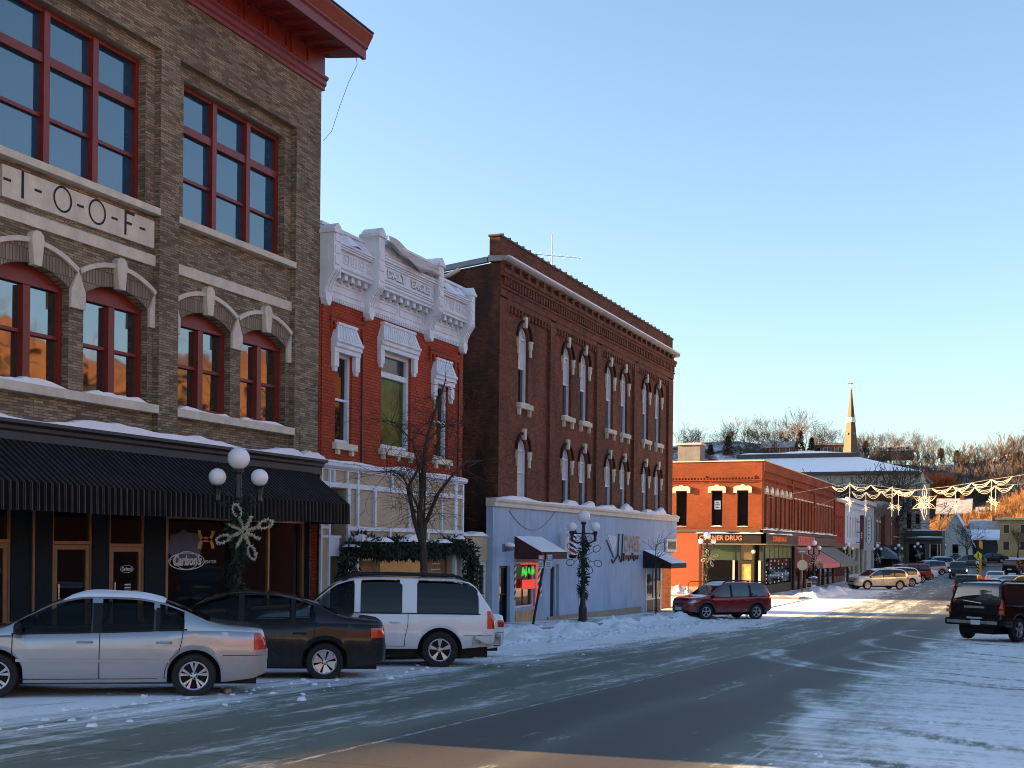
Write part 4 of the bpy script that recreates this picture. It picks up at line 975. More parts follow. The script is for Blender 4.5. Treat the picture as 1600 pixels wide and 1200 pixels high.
# pale blue shop front
XH = -16.25; fh = frx(XH)
def yh(u, v): return onx(u, v, XH)[0]
ops = [(yh(780, 920), yh(797, 920), G(38) + .1, onx(788, 884, XH)[1]), (yh(806, 900), yh(836.5, 900), onx(820, 949, XH)[1], onx(820, 878, XH)[1]), (yh(860, 900), yh(873.5, 900), G(42) + .08, onx(866, 882, XH)[1])]
b = MB(); wall(b, fh, 36.95, 57.3, -2.2, 3.0, ops, reveal=.28); wall(b, fh, 57.3, 59.7, 1.35, 3.0, (), 0)
b.quad(fh(36.95, -2, 0), fh(36.95, 3, 0), fh(36.95, 3, -.25), fh(36.95, -2, -.25)); b.quad(fh(59.7, 1.35, 0), fh(59.7, 3, 0), fh(59.7, 3, -.25), fh(59.7, 1.35, -.25)); b.quad(fh(57.3, 1.35, 0), fh(59.7, 1.35, 0), fh(59.7, 1.35, -.25), fh(57.3, 1.35, -.25)); b.quad(fh(57.3, -2.2, 0), fh(57.3, 1.35, 0), fh(57.3, 1.35, -.25), fh(57.3, -2.2, -.25))
b.fprism(fh, [(59.7, 3.0), (60.15, 3.0), (60.1, 2.5), (59.85, 1.9), (59.7, 1.35)], -.25, 0)
y0, z0 = onx(897, 884, XH); y1, z1 = onx(902, 966, XH)
b.fbox(fh, y0 - .3, y0 + .55, .86, .93, 0, .03); b.fbox(fh, y0 + .50, y0 + .58, -1.0, .86, 0, .03)
b.build('blue_shopfront', BLUEP, DB)
b = MB(); b.hexa([fh(42, -1.6, 0), fh(53.9, -1.9, 0), fh(53.9, -1.9, .04), fh(42, -1.6, .04), fh(42, -.95, 0), fh(53.9, -1.06, 0), fh(53.9, -1.06, .04), fh(42, -.95, .04)]); b.build('plinth', mat('tan_plinth', (.30, .24, .17), .8, grime=.4), DB)
c = MB(); c.xprism(fh, [(-.25, 2.98), (.08, 2.98), (.08, 3.10), (.13, 3.16), (.13, 3.24), (-.25, 3.26)], 36.9, 60.2); c.build('shopfront_trim', TRIM, DB)
s = MB(); snowcap(s, fh, 36.9, 47.0, 3.245, -.24, .13, .17, seed=2, step=.3); snowcap(s, fh, 46.9, 60.2, 3.245, -.24, .13, .19, seed=21, step=.3)
for y in cy[1:]: snowcap(s, fh, y - .75, y + .75, 3.25, -.24, .05, .36, seed=int(y), step=.2)
s.build('shopfront_snow', SNOW, DB)
w0 = window(DB, fh, *ops[0], BLK, GLD, d=-.2, fw=.07, rows=[.0], name='door')
w1 = window(DB, fh, *ops[1], WHP, GLD, d=-.16, fw=.07, name='shop_window')
w2 = window(DB, fh, *ops[2], WHP, GLD, d=-.2, fw=.08, name='door')
RN = mat('red_neon_sign', (.85, .035, .02), .5, var=.1, emit=.09); GN = mat('green_neon_script', (.12, .75, .08), .5, var=0, emit=.09)
fz = frx(-16.125); a, c_ = ops[1][0] + .1, ops[1][1] - .1; zt = ops[1][3]
g = MB(); g.fbox(fz, a + .15, c_ - .25, zt - .95, zt - .62, 0, .012); g.fbox(fz, c_ - .17, c_ - .03, zt - 1.75, zt - .05, 0, .012); g.fbox(fz, a, c_, zt - .09, zt - .03, 0, .012); g.build('window_sign', RN, w1)
g = MB(); r = random.Random(3); P = []
for q in range(22): P.append(fz(lerp(a + .1, c_ - .35, q / 21), zt - .36 + (.16 if q % 2 else -.10) + r.uniform(-.06, .06), .015))
g.tube(P[:9], .014, 5); g.tube(P[10:15], .014, 5); g.tube(P[16:], .014, 5); g.build('neon_script', GN, w1)
def pole_mat():
    m, t, b_ = nmat('diagonal_stripe_board')
    sp = N(t, 'ShaderNodeSeparateXYZ'); t.links.new(pos(t).outputs['Position'], sp.inputs[0])
    f = math_(t, 'FRACT', math_(t, 'DIVIDE', math_(t, 'SUBTRACT', sp.outputs[2], math_(t, 'MULTIPLY', sp.outputs[1], .55)), .235))
    t.links.new(mixc(t, math_(t, 'LESS_THAN', f, .48), (.62, .64, .66), (.012, .012, .014)), b_.inputs['Base Color']); return m
DSTR = pole_mat()
g = MB(); g.fbox(fh, ops[1][0] - .14, ops[1][0] - .005, zt - 1.3, zt - .12, 0, .02); g.fbox(fh, ops[1][1] + .06, ops[1][1] + .62, zt - 1.25, zt - .05, 0, .02); g.build('striped_board', DSTR, DB)
g = MB(); g.fbox(fh, ops[1][0] - .03, ops[1][1] + .05, G(39) - .2, ops[1][2] - .1, 0, .03); g.build('timber_panel', mat('pale_plywood', (.42, .28, .13), .7, var=.2), DB)
# awnings of the blue shop front
def awning(par, fr_, y0, y1, zt, d, zf, val, m, ms, seed=1, snow_h=.05, closed=True):
    a = MB(); A = [(0, zt), (d, zf), (d, zf - val)]
    a.quad(fr_(y0, zt, 0), fr_(y1, zt, 0), fr_(y1, zf, d), fr_(y0, zf, d)); a.quad(fr_(y0, zf, d), fr_(y1, zf, d), fr_(y1, zf - val, d + .01), fr_(y0, zf - val, d + .01))
    if closed:
        for y in (y0, y1): a.quad(fr_(y, zt, 0), fr_(y, zf, d), fr_(y, zf - val, d), fr_(y, zf - val, 0))
    o = a.build('awning', m, par)
    if snow_h:
        s = MB(); n = Vector((zt - zf, d)).normalized()
        def fn(p, q):
            e = min(1, 6 * min(p, 1 - p, q + .02, 1 - q) + .15); h = snow_h * e * (1 + .15 * math.sin(p * 9 + q * 7 + seed))
            return fr_(lerp(y0 + .01, y1 - .01, p), lerp(zt, zf, q) + h * n.y + .004, d * q + h * n.x + .004)
        s.grid(10, 8, fn); s.build('awning_snow', ms, o)
    return o
BURG = mat('burgundy_cloth', (.055, .012, .012), .8); BLKC = mat('black_cloth', (.010, .010, .014), .8); GRYC = mat('grey_green_cloth', (.085, .095, .09), .8)
y0 = yh(804, 838); y1 = yh(846, 838)
awning(DB, fh, y0, y1 + .0, onx(804, 838, XH)[1], 1.0, onx(857, 863, -15.0)[1], .24, BURG, SNOW, 2, .06)
# (end wall of the awning is black lining)
awning(DB, fh, yh(1005, 861), yh(1030, 858), onx(1005, 860, XH)[1], 1.35, onx(1055, 881, -14.65)[1], .22, BLKC, SNOW, 5, .06)
g = MB(); a, c_ = yh(1009, 920), yh(1031, 920); g.quad(fh(a, G(54) - .1, .012), fh(c_, G(55) - .1, .012), fh(c_, .75, .012), fh(a, .75, .012)); lw = g.build('shop_window', GLD, DB)
g = MB()
for q, w_ in ((a - .06, .08), (c_ - .05, .16), ((a + c_) / 2 - .03, .06)): g.fbox(fh, q, q + w_, G(55), .8, .0, .05)
g.fbox(fh, a, c_, -.80, -.72, 0, .045); g.build('frame', WHP, lw)
g = MB(); g.fbox(fh, a, c_, G(54) - .1, -.80, .002, .03); g.build('kick_panel', BLK, lw)
g = MB(); g.quad(fh(a + 1.1, -.6, .02), fh(c_ - .1, -.6, .02), fh(c_ - .1, .05, .02), fh(a + 1.1, .05, .02)); g.build('window_display_glow', mat('amber_painted_reflection', (.35, .20, .07), .5, var=.6, vs=2.5), lw)  # amber reflection painted as a flat patch on the glass
# sign lettering and crossed blades on the blue wall
g = MB(); y_, z_ = onx(984, 851, XH); ya_, yb_ = yh(974.5, 850), yh(998, 852); put_text(g, fh, 'OWES', (ya_ + yb_) / 2, z_, 1.02, .05, width=yb_ - ya_, bold=0)
yH, zH = onx(967, 857, XH)
gl_ = MB()
y_, z_ = onx(985, 871, XH)
for q in range(9):
    gl_.fbox(fh, lerp(y_ - 1.15, y_ + 1.15, q / 9), lerp(y_ - 1.15, y_ + 1.15, (q + .72) / 9), z_ - .11 + (.03 if q % 3 else -.05), z_ + .10 + (.10 if q in (0, 5) else 0), .02, .05)
bl = MB()
pA = onx(966, 834, XH); pB = onx(964, 868, XH); pC = onx(957, 879, XH); pD = onx(954, 874, XH)
bl.tube([fh(*pA, .04), fh(*pB, .04), fh(*pC, .04), fh(*pD, .04)], [.03, .035, .05, .02], 6)
pA = onx(972, 834, XH); pB = onx(970, 878, XH); pE = onx(964, 864, XH); pF = onx(969, 878, XH)
bl.tube([fh(*pA, .04), fh(*pB, .04)], .032, 6); bl.tube([fh(*pE, .04), fh(*pF, .04)], .03, 6)
bl.build('sign_initial', mat('dark_sign_metal', (.03, .028, .026), .5), DB)
g.build('sign_lettering', mat('bronze_sign_letters', (.16, .085, .03), .4, metal=.3), DB); gl_.build('sign_script', BLK, DB)
g = MB(); g.fprism(fh, [onx(949, 836, XH), onx(964, 838, XH), onx(962, 851, XH), onx(957, 862, XH)], 0, .02); g.build('sign_fan', mat('faded_blue_fan', (.50, .57, .66), .7), DB)
g = MB(); g.tube([fh(*onx(947, 844, XH), .03), fh(*onx(958, 871, XH), .03)], .035, 5); g.build('sign_blade', mat('slate_blue_metal', (.10, .16, .24), .4), DB)
g = MB(); q0, q1 = onx(1038, 842, XH), onx(1053, 862, XH); g.fbox(fh, q0[0], q1[0] + .1, q1[1], q0[1], .02, .12); bx = g.build('sign_box', WHP, DB)
g = MB(); g.fbox(fh, q0[0] + .25, q1[0] - .1, q1[1] + .12, q0[1] - .12, .12, .125); g.build('sign_face', mat('brown_sign_face', (.09, .07, .03), .6, var=.5, vs=6), bx)
g = MB(); y_, z_ = onx(1027, 905, -14.7); g.tube([(-14.75, y_, G(y_) + .1), (-14.75, y_, .75)], .03, 6); g.build('awning_post', IRON, DB)
# barber pole and wall lamp on the blue wall
BP = thing('barber_pole', 'small red, white and blue striped barber pole on the pale blue wall', 'barber pole', (-15.7, yh(874, 850), onx(874, 850, -15.8)[1]))
def spiral():
    m, t, b_ = nmat('barber_stripes')
    tc = N(t, 'ShaderNodeTexCoord'); sp = N(t, 'ShaderNodeSeparateXYZ'); t.links.new(tc.outputs['Object'], sp.inputs[0])
    f = math_(t, 'FRACT', math_(t, 'ADD', math_(t, 'MULTIPLY', sp.outputs[2], 2.6), math_(t, 'DIVIDE', math_(t, 'ARCTAN2', sp.outputs[1], sp.outputs[0]), 6.2832)))
    c_ = mixc(t, math_(t, 'LESS_THAN', f, .3), (.8, .8, .82), (.5, .02, .03)); f2 = math_(t, 'MULTIPLY', math_(t, 'GREATER_THAN', f, .5), math_(t, 'LESS_THAN', f, .72))
    t.links.new(mixc(t, f2, c_, (.02, .03, .16)), b_.inputs['Base Color']); b_.inputs['Roughness'].default_value = .2; return m
g = MB(); g.lathe([(.001, -.42), (.13, -.42), (.13, .42), (.001, .42)], n=14); g.build('striped_cylinder', spiral(), BP, world=False)
g = MB(); g.lathe([(.001, -.55), (.12, -.52), (.17, -.42), (.12, -.40)], n=12); g.lathe([(.12, .40), (.17, .42), (.13, .50), (.10, .58), (.001, .62)], n=12); g.build('cap', BLK, BP, world=False)
g = MB(); g.box(-.32, -.1, -.08, .08, -.4, -.3); g.box(-.32, -.1, -.08, .08, .3, .4); g.box(-.32, -.24, -.2, .2, -.5, .5); g.build('bracket', WHP, BP, world=False)
g = MB(); y_, z_ = onx(791, 855, -15.9); g.ball((-15.78, y_, z_), .17, 12, sq=(1, 1, .75)); g.box(-16.0, -15.85, y_ - .1, y_ + .1, z_ - .16, z_ + .1); wl = g.build('wall_lamp', mat('grey_lamp_housing', (.16, .17, .18), .4), None, smooth=False); tag(wl, 'snow-topped round floodlight on the pale blue wall left of the awning', 'lamp')
g = MB(); g.ball((-15.77, y_, z_ + .06), .175, 12, sq=(1, 1, .6)); g.build('snow_cap', SNOW, wl)
# string of small lights looped on the blue wall, and the roof aerial
g = MB(); P = []
for q in range(17): s_ = q / 16; P.append(fh(lerp(yh(795, 800), yh(870, 800), s_), lerp(onx(795, 798, XH)[1], onx(868, 793, XH)[1], s_) - .75 * (1 - (2 * s_ - 1) ** 2), .02))
g.tube(P, .012, 4); tag(g.build('wire', mat('grey_wire', (.16, .17, .18), .6)), 'thin grey wire sagging across the top of the pale blue wall', 'wire')
g = MB(); g.tube([(-18, 46.7, 11), (-18, 46.7, 14.5)], .018, 5); P0 = Vector((-18, 46.7, 13.62))
dr = Vector((.75, .66, 0)); g.tube([P0 - dr * 1.3, P0 + dr * 1.25], .012, 4)
for q in range(9): c0 = P0 + dr * lerp(-1.25, 1.2, q / 8); pr = Vector((-dr.y, dr.x, 0)) * (.5 - .03 * q); g.tube([c0 - pr, c0 + pr], .006, 4)
tag(g.build('aerial', mat('aluminium_rod', (.30, .31, .32), .4, metal=.5)), 'thin television aerial standing on the dark brick roof', 'aerial')
# dangling wire at the lodge corner
g = MB(); P = [at_y(u, v, 26.2) for u, v in ((533, 104), (528, 130), (521, 165), (513, 205), (508, 218))]; g.tube([(-15.35, 26.2, 13.8)] + [Vector((lerp(-15.35, -16.3, i / 4), 26.25, p.z)) for i, p in enumerate(P)], .006, 4); tag(g.build('wire.001', BLK), 'loose dark wire hanging from the red cornice corner', 'wire')
# ---------------------------------------------------------------- corner drug store
CD = thing('corner_drug_store', 'orange brick corner drug store with dark signboard and pink and green awnings', 'building', (-16.4, 99, G(99)))
fr = frx(-16.4); fs = fry(82.6)
z_s, ztop = 2.95, 7.62
n1 = [83.75, 85.65, 87.55, 89.4, 91.2, 93.0]
wx = n1 + [95.2 + 1.62 * i for i in range(6)] + [106.2 + 1.7 * i for i in range(6)]
ops = [(y - .36, y + .36, 3.12, 5.5, .12) for y in wx]
b = MB(); wall(b, fr, 82.6, 116.7, 2.8, ztop - .45, ops, reveal=.18)
sx = [-22.0, -19.5, -17.72, -25.2, -28.2, -31.4]
sops = [(x - .37, x + .37, 3.18, 5.6, 0) for x in sx]
wall(b, fs, -40, -16.4, 2.8, ztop, sops, reveal=.2)
for a, c_ in ((82.6, 94.2), (94.2, 104.9), (104.9, 116.7)):
    b.fbox(fr, a + .015, a + .3, 2.95, 6.94, 0, .09); b.fbox(fr, c_ - .3, c_ - .01, 2.95, 6.94, 0, .09)
    b.fbox(fr, a + .31, c_ - .31, 6.45, 6.62, 0, .10); b.fbox(fr, a + .02, c_, 6.95, ztop - .01, -.3, .14)
    n = int((c_ - a) / .5)
    for q in range(n): y = lerp(a + .3, c_ - .3, (q + .5) / n); b.fbox(fr, y - .1, y + .1, 6.28, 6.45, 0, .08)
b.fbox(fs, -40, -16.42, 6.30, 6.38, 0, .06)
for a, c_ in ((-22.9, -20.3), (-20.0, -16.9), (-30, -24)): b.fbox(fs, a, c_, 6.52, 6.66, 0, .05); b.fbox(fs, a, c_, 6.20, 6.25, 0, .05)
for q in range(60):
    x = -30 + q * .22; b.fbox(fs, x, x + .10, 6.38, 6.52, 0, .07)
b.quad((-40, 82.6, -2), (-40, 116.7, -2), (-40, 116.7, ztop), (-40, 82.6, ztop)); b.quad((-40, 116.7, -2), (-16.4, 116.7, -2), (-16.4, 116.7, ztop), (-40, 116.7, ztop)); b.quad((-40, 82.6, 7.3), (-16.4, 82.6, 7.3), (-16.4, 116.7, 7.3), (-40, 116.7, 7.3), m=1)
b.build('wall', [ORB, ROOF], CD)
b = MB(); b.fbox(fs, -40, -20.75, -2.2, 2.78, 0, .03); b.fbox(fs, -20.75, -20.4, -2.2, 2.78, -.2, .03); b.build('painted_wall', mat('orange_wall_paint', (.27, .052, .013), .7, var=.08, vs=.8, grime=.1), CD)
b = MB(); b.fbox(fs, -40, -20.76, -2.2, -1.0, 0, .06); b.build('plinth', mat('tan_plinth', (.30, .24, .17), .8, grime=.4), CD)
c = MB(); c.fbox(fs, -40, -16.3, ztop, ztop + .07, -.3, .06); c.fbox(fr, 82.6, 116.8, ztop, ztop + .07, -.35, .18); c.build('coping', TRIM, CD)
for x in sx:
    st, LW = MB(), MB()
    wq = window(CD, fs, x - .37, x + .37, 3.18, 5.6, BLK, GLD, d=-.18, fw=.04)
    st.fprism(fs, [(x - .62, 5.48), (x - .40, 5.48), (x - .40, 5.64), (x + .40, 5.64), (x + .40, 5.48), (x + .62, 5.48), (x + .62, 5.86), (x + .45, 5.95), (x + .18, 5.95), (x + .08, 6.04), (x - .08, 6.04), (x - .18, 5.95), (x - .45, 5.95), (x - .62, 5.86)], -.02, .12)
    snowcap(LW, fs, x - .42, x + .42, 3.18, -.15, .05, .08, seed=int(-x)); st.build('stone_lintel', STONE, wq); LW.build('sill_snow', SNOW, wq)
g = MB(); fq = fry(82.6 + .17)
g.fbox(fq, -19.72, -19.28, 4.35, 4.95, 0, .01); po = g.build('window_poster', mat('pale_poster', (.50, .60, .68), .5, var=.1), CD)
g = MB()
for z, w_ in ((4.80, .2), (4.66, .30), (4.48, .26)): g.fbox(fq, -19.5 - w_ / 2, -19.5 + w_ / 2, z - .035, z + .035, .01, .014)
g.build('poster_print', mat('navy_print', (.02, .06, .16), .5), po)
for i, y in enumerate(wx):
    st = MB(); wq = window(CD, fr, y - .36, y + .36, 3.12, 5.5, mat('brown_sash', (.10, .045, .022), .6) if i < 12 else mat('tan_sash', (.40, .30, .20), .6), GLD, d=-.16, fw=.05, rows=[4.3], rise=.12)
    if i < 6: st.fprism(fr, [(y - .5, 5.42), (y - .37, 5.42), (y - .3, 5.56), (y + .3, 5.56), (y + .37, 5.42), (y + .5, 5.42), (y + .46, 5.78), (y + .1, 5.98), (y - .1, 5.98), (y - .46, 5.78)], 0, .13)
    else: st.fbox(fr, y - .45, y + .45, 5.52, 5.62, 0, .10)
    st.build('window_hood', CRP, wq); st = MB(); st.fbox(fr, y - .45, y + .45, 3.02, 3.12, 0, .12); st.build('sill', CRP, wq)
# shop front of the drug store
SGN = mat('black_signboard', (.014, .010, .009), .4, var=.2); GRN = mat('dark_green_panel', (.018, .045, .016), .5, var=.2); LGRN = mat('olive_green_panel', (.085, .125, .045), .6, var=.15)
b = MB(); b.fbox(fs, -40, -16.3, 2.78, 2.98, -.1, .10); b.fbox(fr, 82.5, 116.7, 2.72, 2.95, -.1, .16); b.build('shop_cornice', mat('dark_olive_paint', (.05, .05, .04), .6), CD)
s = MB(); snowcap(s, fs, -20.9, -16.2, 2.70, .0, .45, .10, seed=3); snowcap(s, fr, 82.4, 116.7, 2.95, -.05, .30, .14, seed=8, step=.3); snowcap(s, fr, 82.4, 90, 2.66, .3, .85, .14, seed=18, step=.3); s.build('shop_snow', SNOW, CD)
b = MB(); b.fbox(fs, -20.75, -16.05, 2.0, 2.72, .02, .34); b.fbox(fr, 82.26, 95.0, 2.0, 2.72, .02, .36); b.build('signboard', SGN, CD)
b = MB(); b.fbox(fs, -20.8, -16.0, 1.92, 2.0, .02, .42); b.fbox(fr, 82.2, 95.0, 1.92, 2.0, .02, .42); b.build('signboard_moulding', mat('grey_moulding', (.14, .12, .10), .6), CD)
g = MB(); fl = fry(82.6 - .345)
put_text(g, fl, 'CORNER DRUG', -19.15, 2.36, .46, .012, width=2.95, bold=.012)
g.build('sign_lettering', mat('copper_letters', (.42, .20, .09), .4, metal=.2), CD)
g = MB(); put_text(g, frx(-16.4 + .365), 'CORNER DRUG', 87.2, 2.34, .50, .012, width=5.2, bold=.02); g.build('sign_lettering', mat('orange_sign_letters', (.75, .16, .02), .5), CD)
b = MB(); b.fbox(fs, -20.7, -16.4, -2.2, 1.92, -.9, -.5); b.fbox(fr, 82.7, 116.6, -2.2, 2.75, -.9, -.5); b.build('shop_interior', DARKIN, CD)
b = MB(); b.fbox(fs, -20.7, -17.95, .85, 1.92, -.1, .02); b.build('transom_panel', GRN, CD)
b = MB(); b.fbox(fr, 83.6, 93.7, 1.0, 2.0, -.1, .02)
for q in range(7): y = 83.6 + 10.1 * q / 6; b.fbox(fr, y - .05, y + .05, 1.0, 2.0, .02, .05, m=1)
b.build('transom_panel', [LGRN, GRN], CD)
b = MB()
for x in (-20.72, -18.35, -17.98, -17.02, -16.55): b.fbox(fs, x, x + .14, -1.5, 1.92, -.05, .05)
b.fbox(fs, -17.84, -17.02, .70, .85, -.05, .05); b.fbox(fs, -20.6, -18.2, -1.5, -.95, -.05, .04); b.fbox(fs, -16.55, -16.3, -1.5, 1.92, -.3, .06)
for y in (82.62, 83.45, 93.7, 94.9): b.fbox(fr, y, y + .2, -1.5, 2.0, -.05, .06)
b.fbox(fr, 83.6, 93.7, -1.6, -.85, -.05, .04)
b.build('shopfront_frame', mat('dark_green_frame', (.014, .020, .014), .5), CD)
b = MB(); b.fbox(fs, -18.36, -18.22, -1.2, .85, .05, .07); b.build('white_trim', TRIM, CD); b = MB(); b.fbox(fs, -16.60, -16.44, -1.4, .85, .05, .09); b.build('white_trim', TRIM, CD)
g = MB(); g.quad(fs(-20.7, -1, -.02), fs(-18, -1, -.02), fs(-18, .86, -.02), fs(-20.7, .86, -.02)); g.quad(fr(83.6, -.86, -.02), fr(93.7, -.86, -.02), fr(93.7, 1, -.02), fr(83.6, 1, -.02)); g.quad(fr(95, -1.5, -.02), fr(116.5, -1.5, -.02), fr(116.5, 1.6, -.02), fr(95, 1.6, -.02)); sw = g.build('shop_window', GLD, CD)
g = MB(); r = random.Random(6)
for i in range(6):
    for j in range(7):
        if r.random() < .8: y = 84.4 + i * 1.5 + r.uniform(-.1, .1); z = -.7 + j * .25 + r.uniform(-.04, .04); g.fbox(fr, y - .28 * r.uniform(.4, 1), y + .28 * r.uniform(.4, 1), z - .06, z + .06, -.018, -.01)
g.build('window_posters', mat('pale_window_posters', (.40, .40, .41), .6, var=.75, vs=1.3), sw)
dr = MB(); dr.fbox(fs, -17.84, -17.02, -1.35, .70, -.04, .0); do = dr.build('door', mat('brown_door', (.10, .05, .02), .4), CD)
g = MB(); g.quad(fs(-17.74, -1.0, .006), fs(-17.12, -1.0, .006), fs(-17.12, .6, .006), fs(-17.74, .6, .006)); g.build('pane', mat('amber_glow_pane', (.50, .32, .09), .3, var=.75, vs=1.8, emit=.02), do)
g = MB(); g.quad(fs(-17.84, .9, .006), fs(-17.02, .9, .006), fs(-17.02, 1.9, .006), fs(-17.84, 1.9, .006)); g.build('transom_pane', mat('tan_transom', (.12, .10, .055), .3, var=.3), CD)
PINK = mat('faded_pink_cloth', (.38, .135, .13), .8, var=.12); GREYG = mat('faded_green_cloth', (.13, .145, .125), .8, var=.12)
ya = 95.0
awning(CD, fr, 95.1, 104.6, 1.85, 2.2, .55, .35, PINK, None, snow_h=0); awning(CD, fr, 105.2, 116.4, 1.9, 2.2, .55, .35, GREYG, None, snow_h=0)
b = MB(); b.fbox(fr, 95.1, 104.7, 1.95, 2.70, .02, .12); b.build('signboard', PINK, CD)
g = MB()
for i in range(7): y = 96.0 + 1.25 * i; g.fbox(fr, y, y + .75, 2.15, 2.55, .12, .135)
g.build('sign_panels', mat('rose_sign', (.45, .05, .05), .6, var=.4), CD)
b = MB(); b.fbox(fr, 105, 116.6, 1.95, 2.68, .02, .12); b.build('signboard', mat('brown_signboard', (.09, .06, .045), .6), CD)
b = MB()
for y in (95.0, 97.6, 100.2, 102.8, 104.8, 107.5, 110, 113, 116.3): b.fbox(fr, y, y + .25, -1.6, 1.9, -.02, .10)
b.build('shopfront_posts', mat('brown_wood_posts', (.12, .055, .03), .6), CD)
g = MB(); g.lathe([(.001, -.14), (.10, -.10), (.14, 0), (.10, .10), (.001, .14)], tuple(at_y(1177.5, 862, 82.0)), 12); gm_ = g.build('globe_light', mat('cream_globe', (.75, .72, .6), .3), CD)
# ---------------------------------------------------------------- the row beyond the drug store
def row(name, label, y0, y1, z1, m, X=-16.4, deep=14):
    o = thing(name, label, 'building', (X, (y0 + y1) / 2, G((y0 + y1) / 2)))
    return o, frx(X)
def simple_row(o, f, y0, y1, z1, m, wins, zs, wm, gm, X=-16.4, deep=14, z_shop=2.3, hood=None):
    b = MB(); ops = [(y - w_ / 2, y + w_ / 2, zs[0], zs[1], zs[2] if len(zs) > 2 else 0) for y, w_ in wins]
    wall(b, f, y0, y1, z_shop, z1, ops, reveal=.2); shell(b, X - deep, X, y0, y1, -2.5, z1 - .01)
    b.build('wall', [m, ROOF], o)
    for q in ops: window(o, f, *q[:4], wm, gm, d=-.18, fw=.07, rows=[(q[2] + q[3]) / 2], rise=q[4])
    if hood:
        h = MB()
        for q in ops: h.fbox(f, q[0] - .12, q[1] + .12, q[3] + .01, q[3] + .28, 0, .12); h.fbox(f, q[0] - .1, q[1] + .1, q[2] - .14, q[2], 0, .12)
        h.build('window_trim', hood, o)
def shop_base(o, f, y0, y1, z0, z1, m, gm=GLD, posts=4):
    b = MB(); b.fbox(f, y0, y1, -2.5, z1, -.3, -.12); b.build('shop_window', gm, o)
    p = MB()
    for i in range(posts + 1): y = lerp(y0, y1 - .25, i / posts); p.fbox(f, y, y + .25, -2.5, z1, -.12, .06)
    p.fbox(f, y0, y1, z1 - .5, z1, -.12, .08); p.fbox(f, y0, y1, -2.5, z0, -.12, .03); p.build('shopfront_frame', m, o)
o, f = row('narrow_brick_building', 'narrow orange-red brick building between the drug store and the white painted front', 116.8, 124, 6.5, ORB)
simple_row(o, f, 116.8, 124.0, 6.45, REDB, [(y, .8) for y in (118.2, 119.6, 121, 122.4)], (2.9, 5.0, .3), CRP, GLD); shop_base(o, f, 116.8, 124, -.9, 2.3, mat('brown_wood_posts', (.12, .055, .03), .6))
c = MB(); c.fbox(f, 116.8, 124, 6.2, 6.5, 0, .25); c.build('cornice', TRIM, o)
o, f = row('white_building', 'white painted two-storey front with dark red blade sign', 124, 143.5, 6.9, WHP)
simple_row(o, f, 124.02, 139.5, 6.75, WHP, [(126 + 2.05 * i, .85) for i in range(6)], (2.9, 5.1, .2), mat('grey_sash', (.25, .27, .28), .5), GLD)
shop_base(o, f, 124.02, 139.5, -.9, 2.3, TRIM)
c = MB(); c.fbox(f, 124.02, 139.5, 6.5, 6.9, 0, .30); c.fbox(f, 124.02, 139.5, 5.9, 6.0, 0, .1); c.build('cornice', WHP, o)
o, f = row('grey_building', 'plain pale grey front bearing the tall white oblong sign', 139.6, 149.4, 7.2, TRIM)
b = MB(); wall(b, f, 139.6, 149.4, -2.5, 7.1, [(140.3, 142.2, -1.5, 1.6), (146.5, 148.6, -1.5, 1.6)], reveal=.3); shell(b, -30, -16.4, 139.6, 149.4, -2.5, 7.09); b.build('wall', [mat('pale_grey_stucco', (.42, .42, .39), .8, grime=.2), ROOF], o)
c = MB(); c.fbox(f, 139.6, 149.4, 6.75, 7.2, 0, .3); c.build('cornice', TRIM, o)
b = MB(); b.fbox(f, 140.3, 142.2, -1.5, 1.6, -.28, -.2); b.fbox(f, 146.5, 148.6, -1.5, 1.6, -.28, -.2); b.build('shop_window', GLD, o)
# blade signs facing the camera
def blade(name, label, u0, u1, v0, v1, Y, m, oblong=False, rim=BLK):
    p0, p1 = at_y(u0, v0, Y), at_y(u1, v1, Y); cx, cz = (p0.x + p1.x) / 2, (p0.z + p1.z) / 2; hw, hh = (p1.x - p0.x) / 2, (p0.z - p1.z) / 2
    o = thing(name, label, 'sign', (cx, Y, cz)); g = MB()
    if oblong: poly = [(-hw * .45, -hh), (hw * .45, -hh), (hw, -hh * .72), (hw, hh * .72), (hw * .45, hh), (-hw * .45, hh), (-hw, hh * .72), (-hw, -hh * .72)]
    else: poly = [(-hw, -hh), (hw, -hh), (hw, hh * .97), (hw * .6, hh), (-hw * .6, hh), (-hw, hh * .97)]
    f_ = lambda u, z, d: (u, -d, z)
    g.fprism(f_, poly, -.14, .0); g.build('sign_case', rim, o, world=False)
    g = MB(); g.fprism(f_, [(x * .84, z * .965) for x, z in poly], .0, .03); fo = g.build('sign_face', m, o, world=False)
    g = MB()
    for z in (-.6, 0, .6): g.tube([(-hw, .07, z * hh), (-hw - .9, .07, z * hh)], .05, 5)
    g.build('bracket', IRON, o, world=False)
    return o, hw, hh
o, hw, hh = blade('blade_sign', 'tall dark red vertical blade sign on the white painted front', 1343.5, 1349.3, 805, 858, 133, mat('maroon_sign_face', (.10, .016, .016), .5), rim=mat('maroon_sign_case', (.06, .012, .012), .5))
g = MB(); r = random.Random(2)
for i in range(3): g.quad((-hw * .5, -.035, -.1 - .22 * i), (hw * .2, -.035, .0 - .22 * i), (hw * .5, -.035, -.12 - .22 * i), (-hw * .2, -.035, -.24 - .22 * i))
g.build('sign_emblem', WL, o, world=False)
o, hw, hh = blade('oblong_sign', 'tall white oblong sign with a black rim on the grey front', 1353.8, 1361.4, 805.5, 850.5, 141, WHP, oblong=True)
g = MB(); f_ = lambda u, z, d: (u, -d, z)
for i in range(6): g.fbox(f_, -hw * .22, hw * (.26 - .12 * (i % 2)), hh * (.62 - .24 * i) - .07, hh * (.62 - .24 * i) + .07, .03, .04)
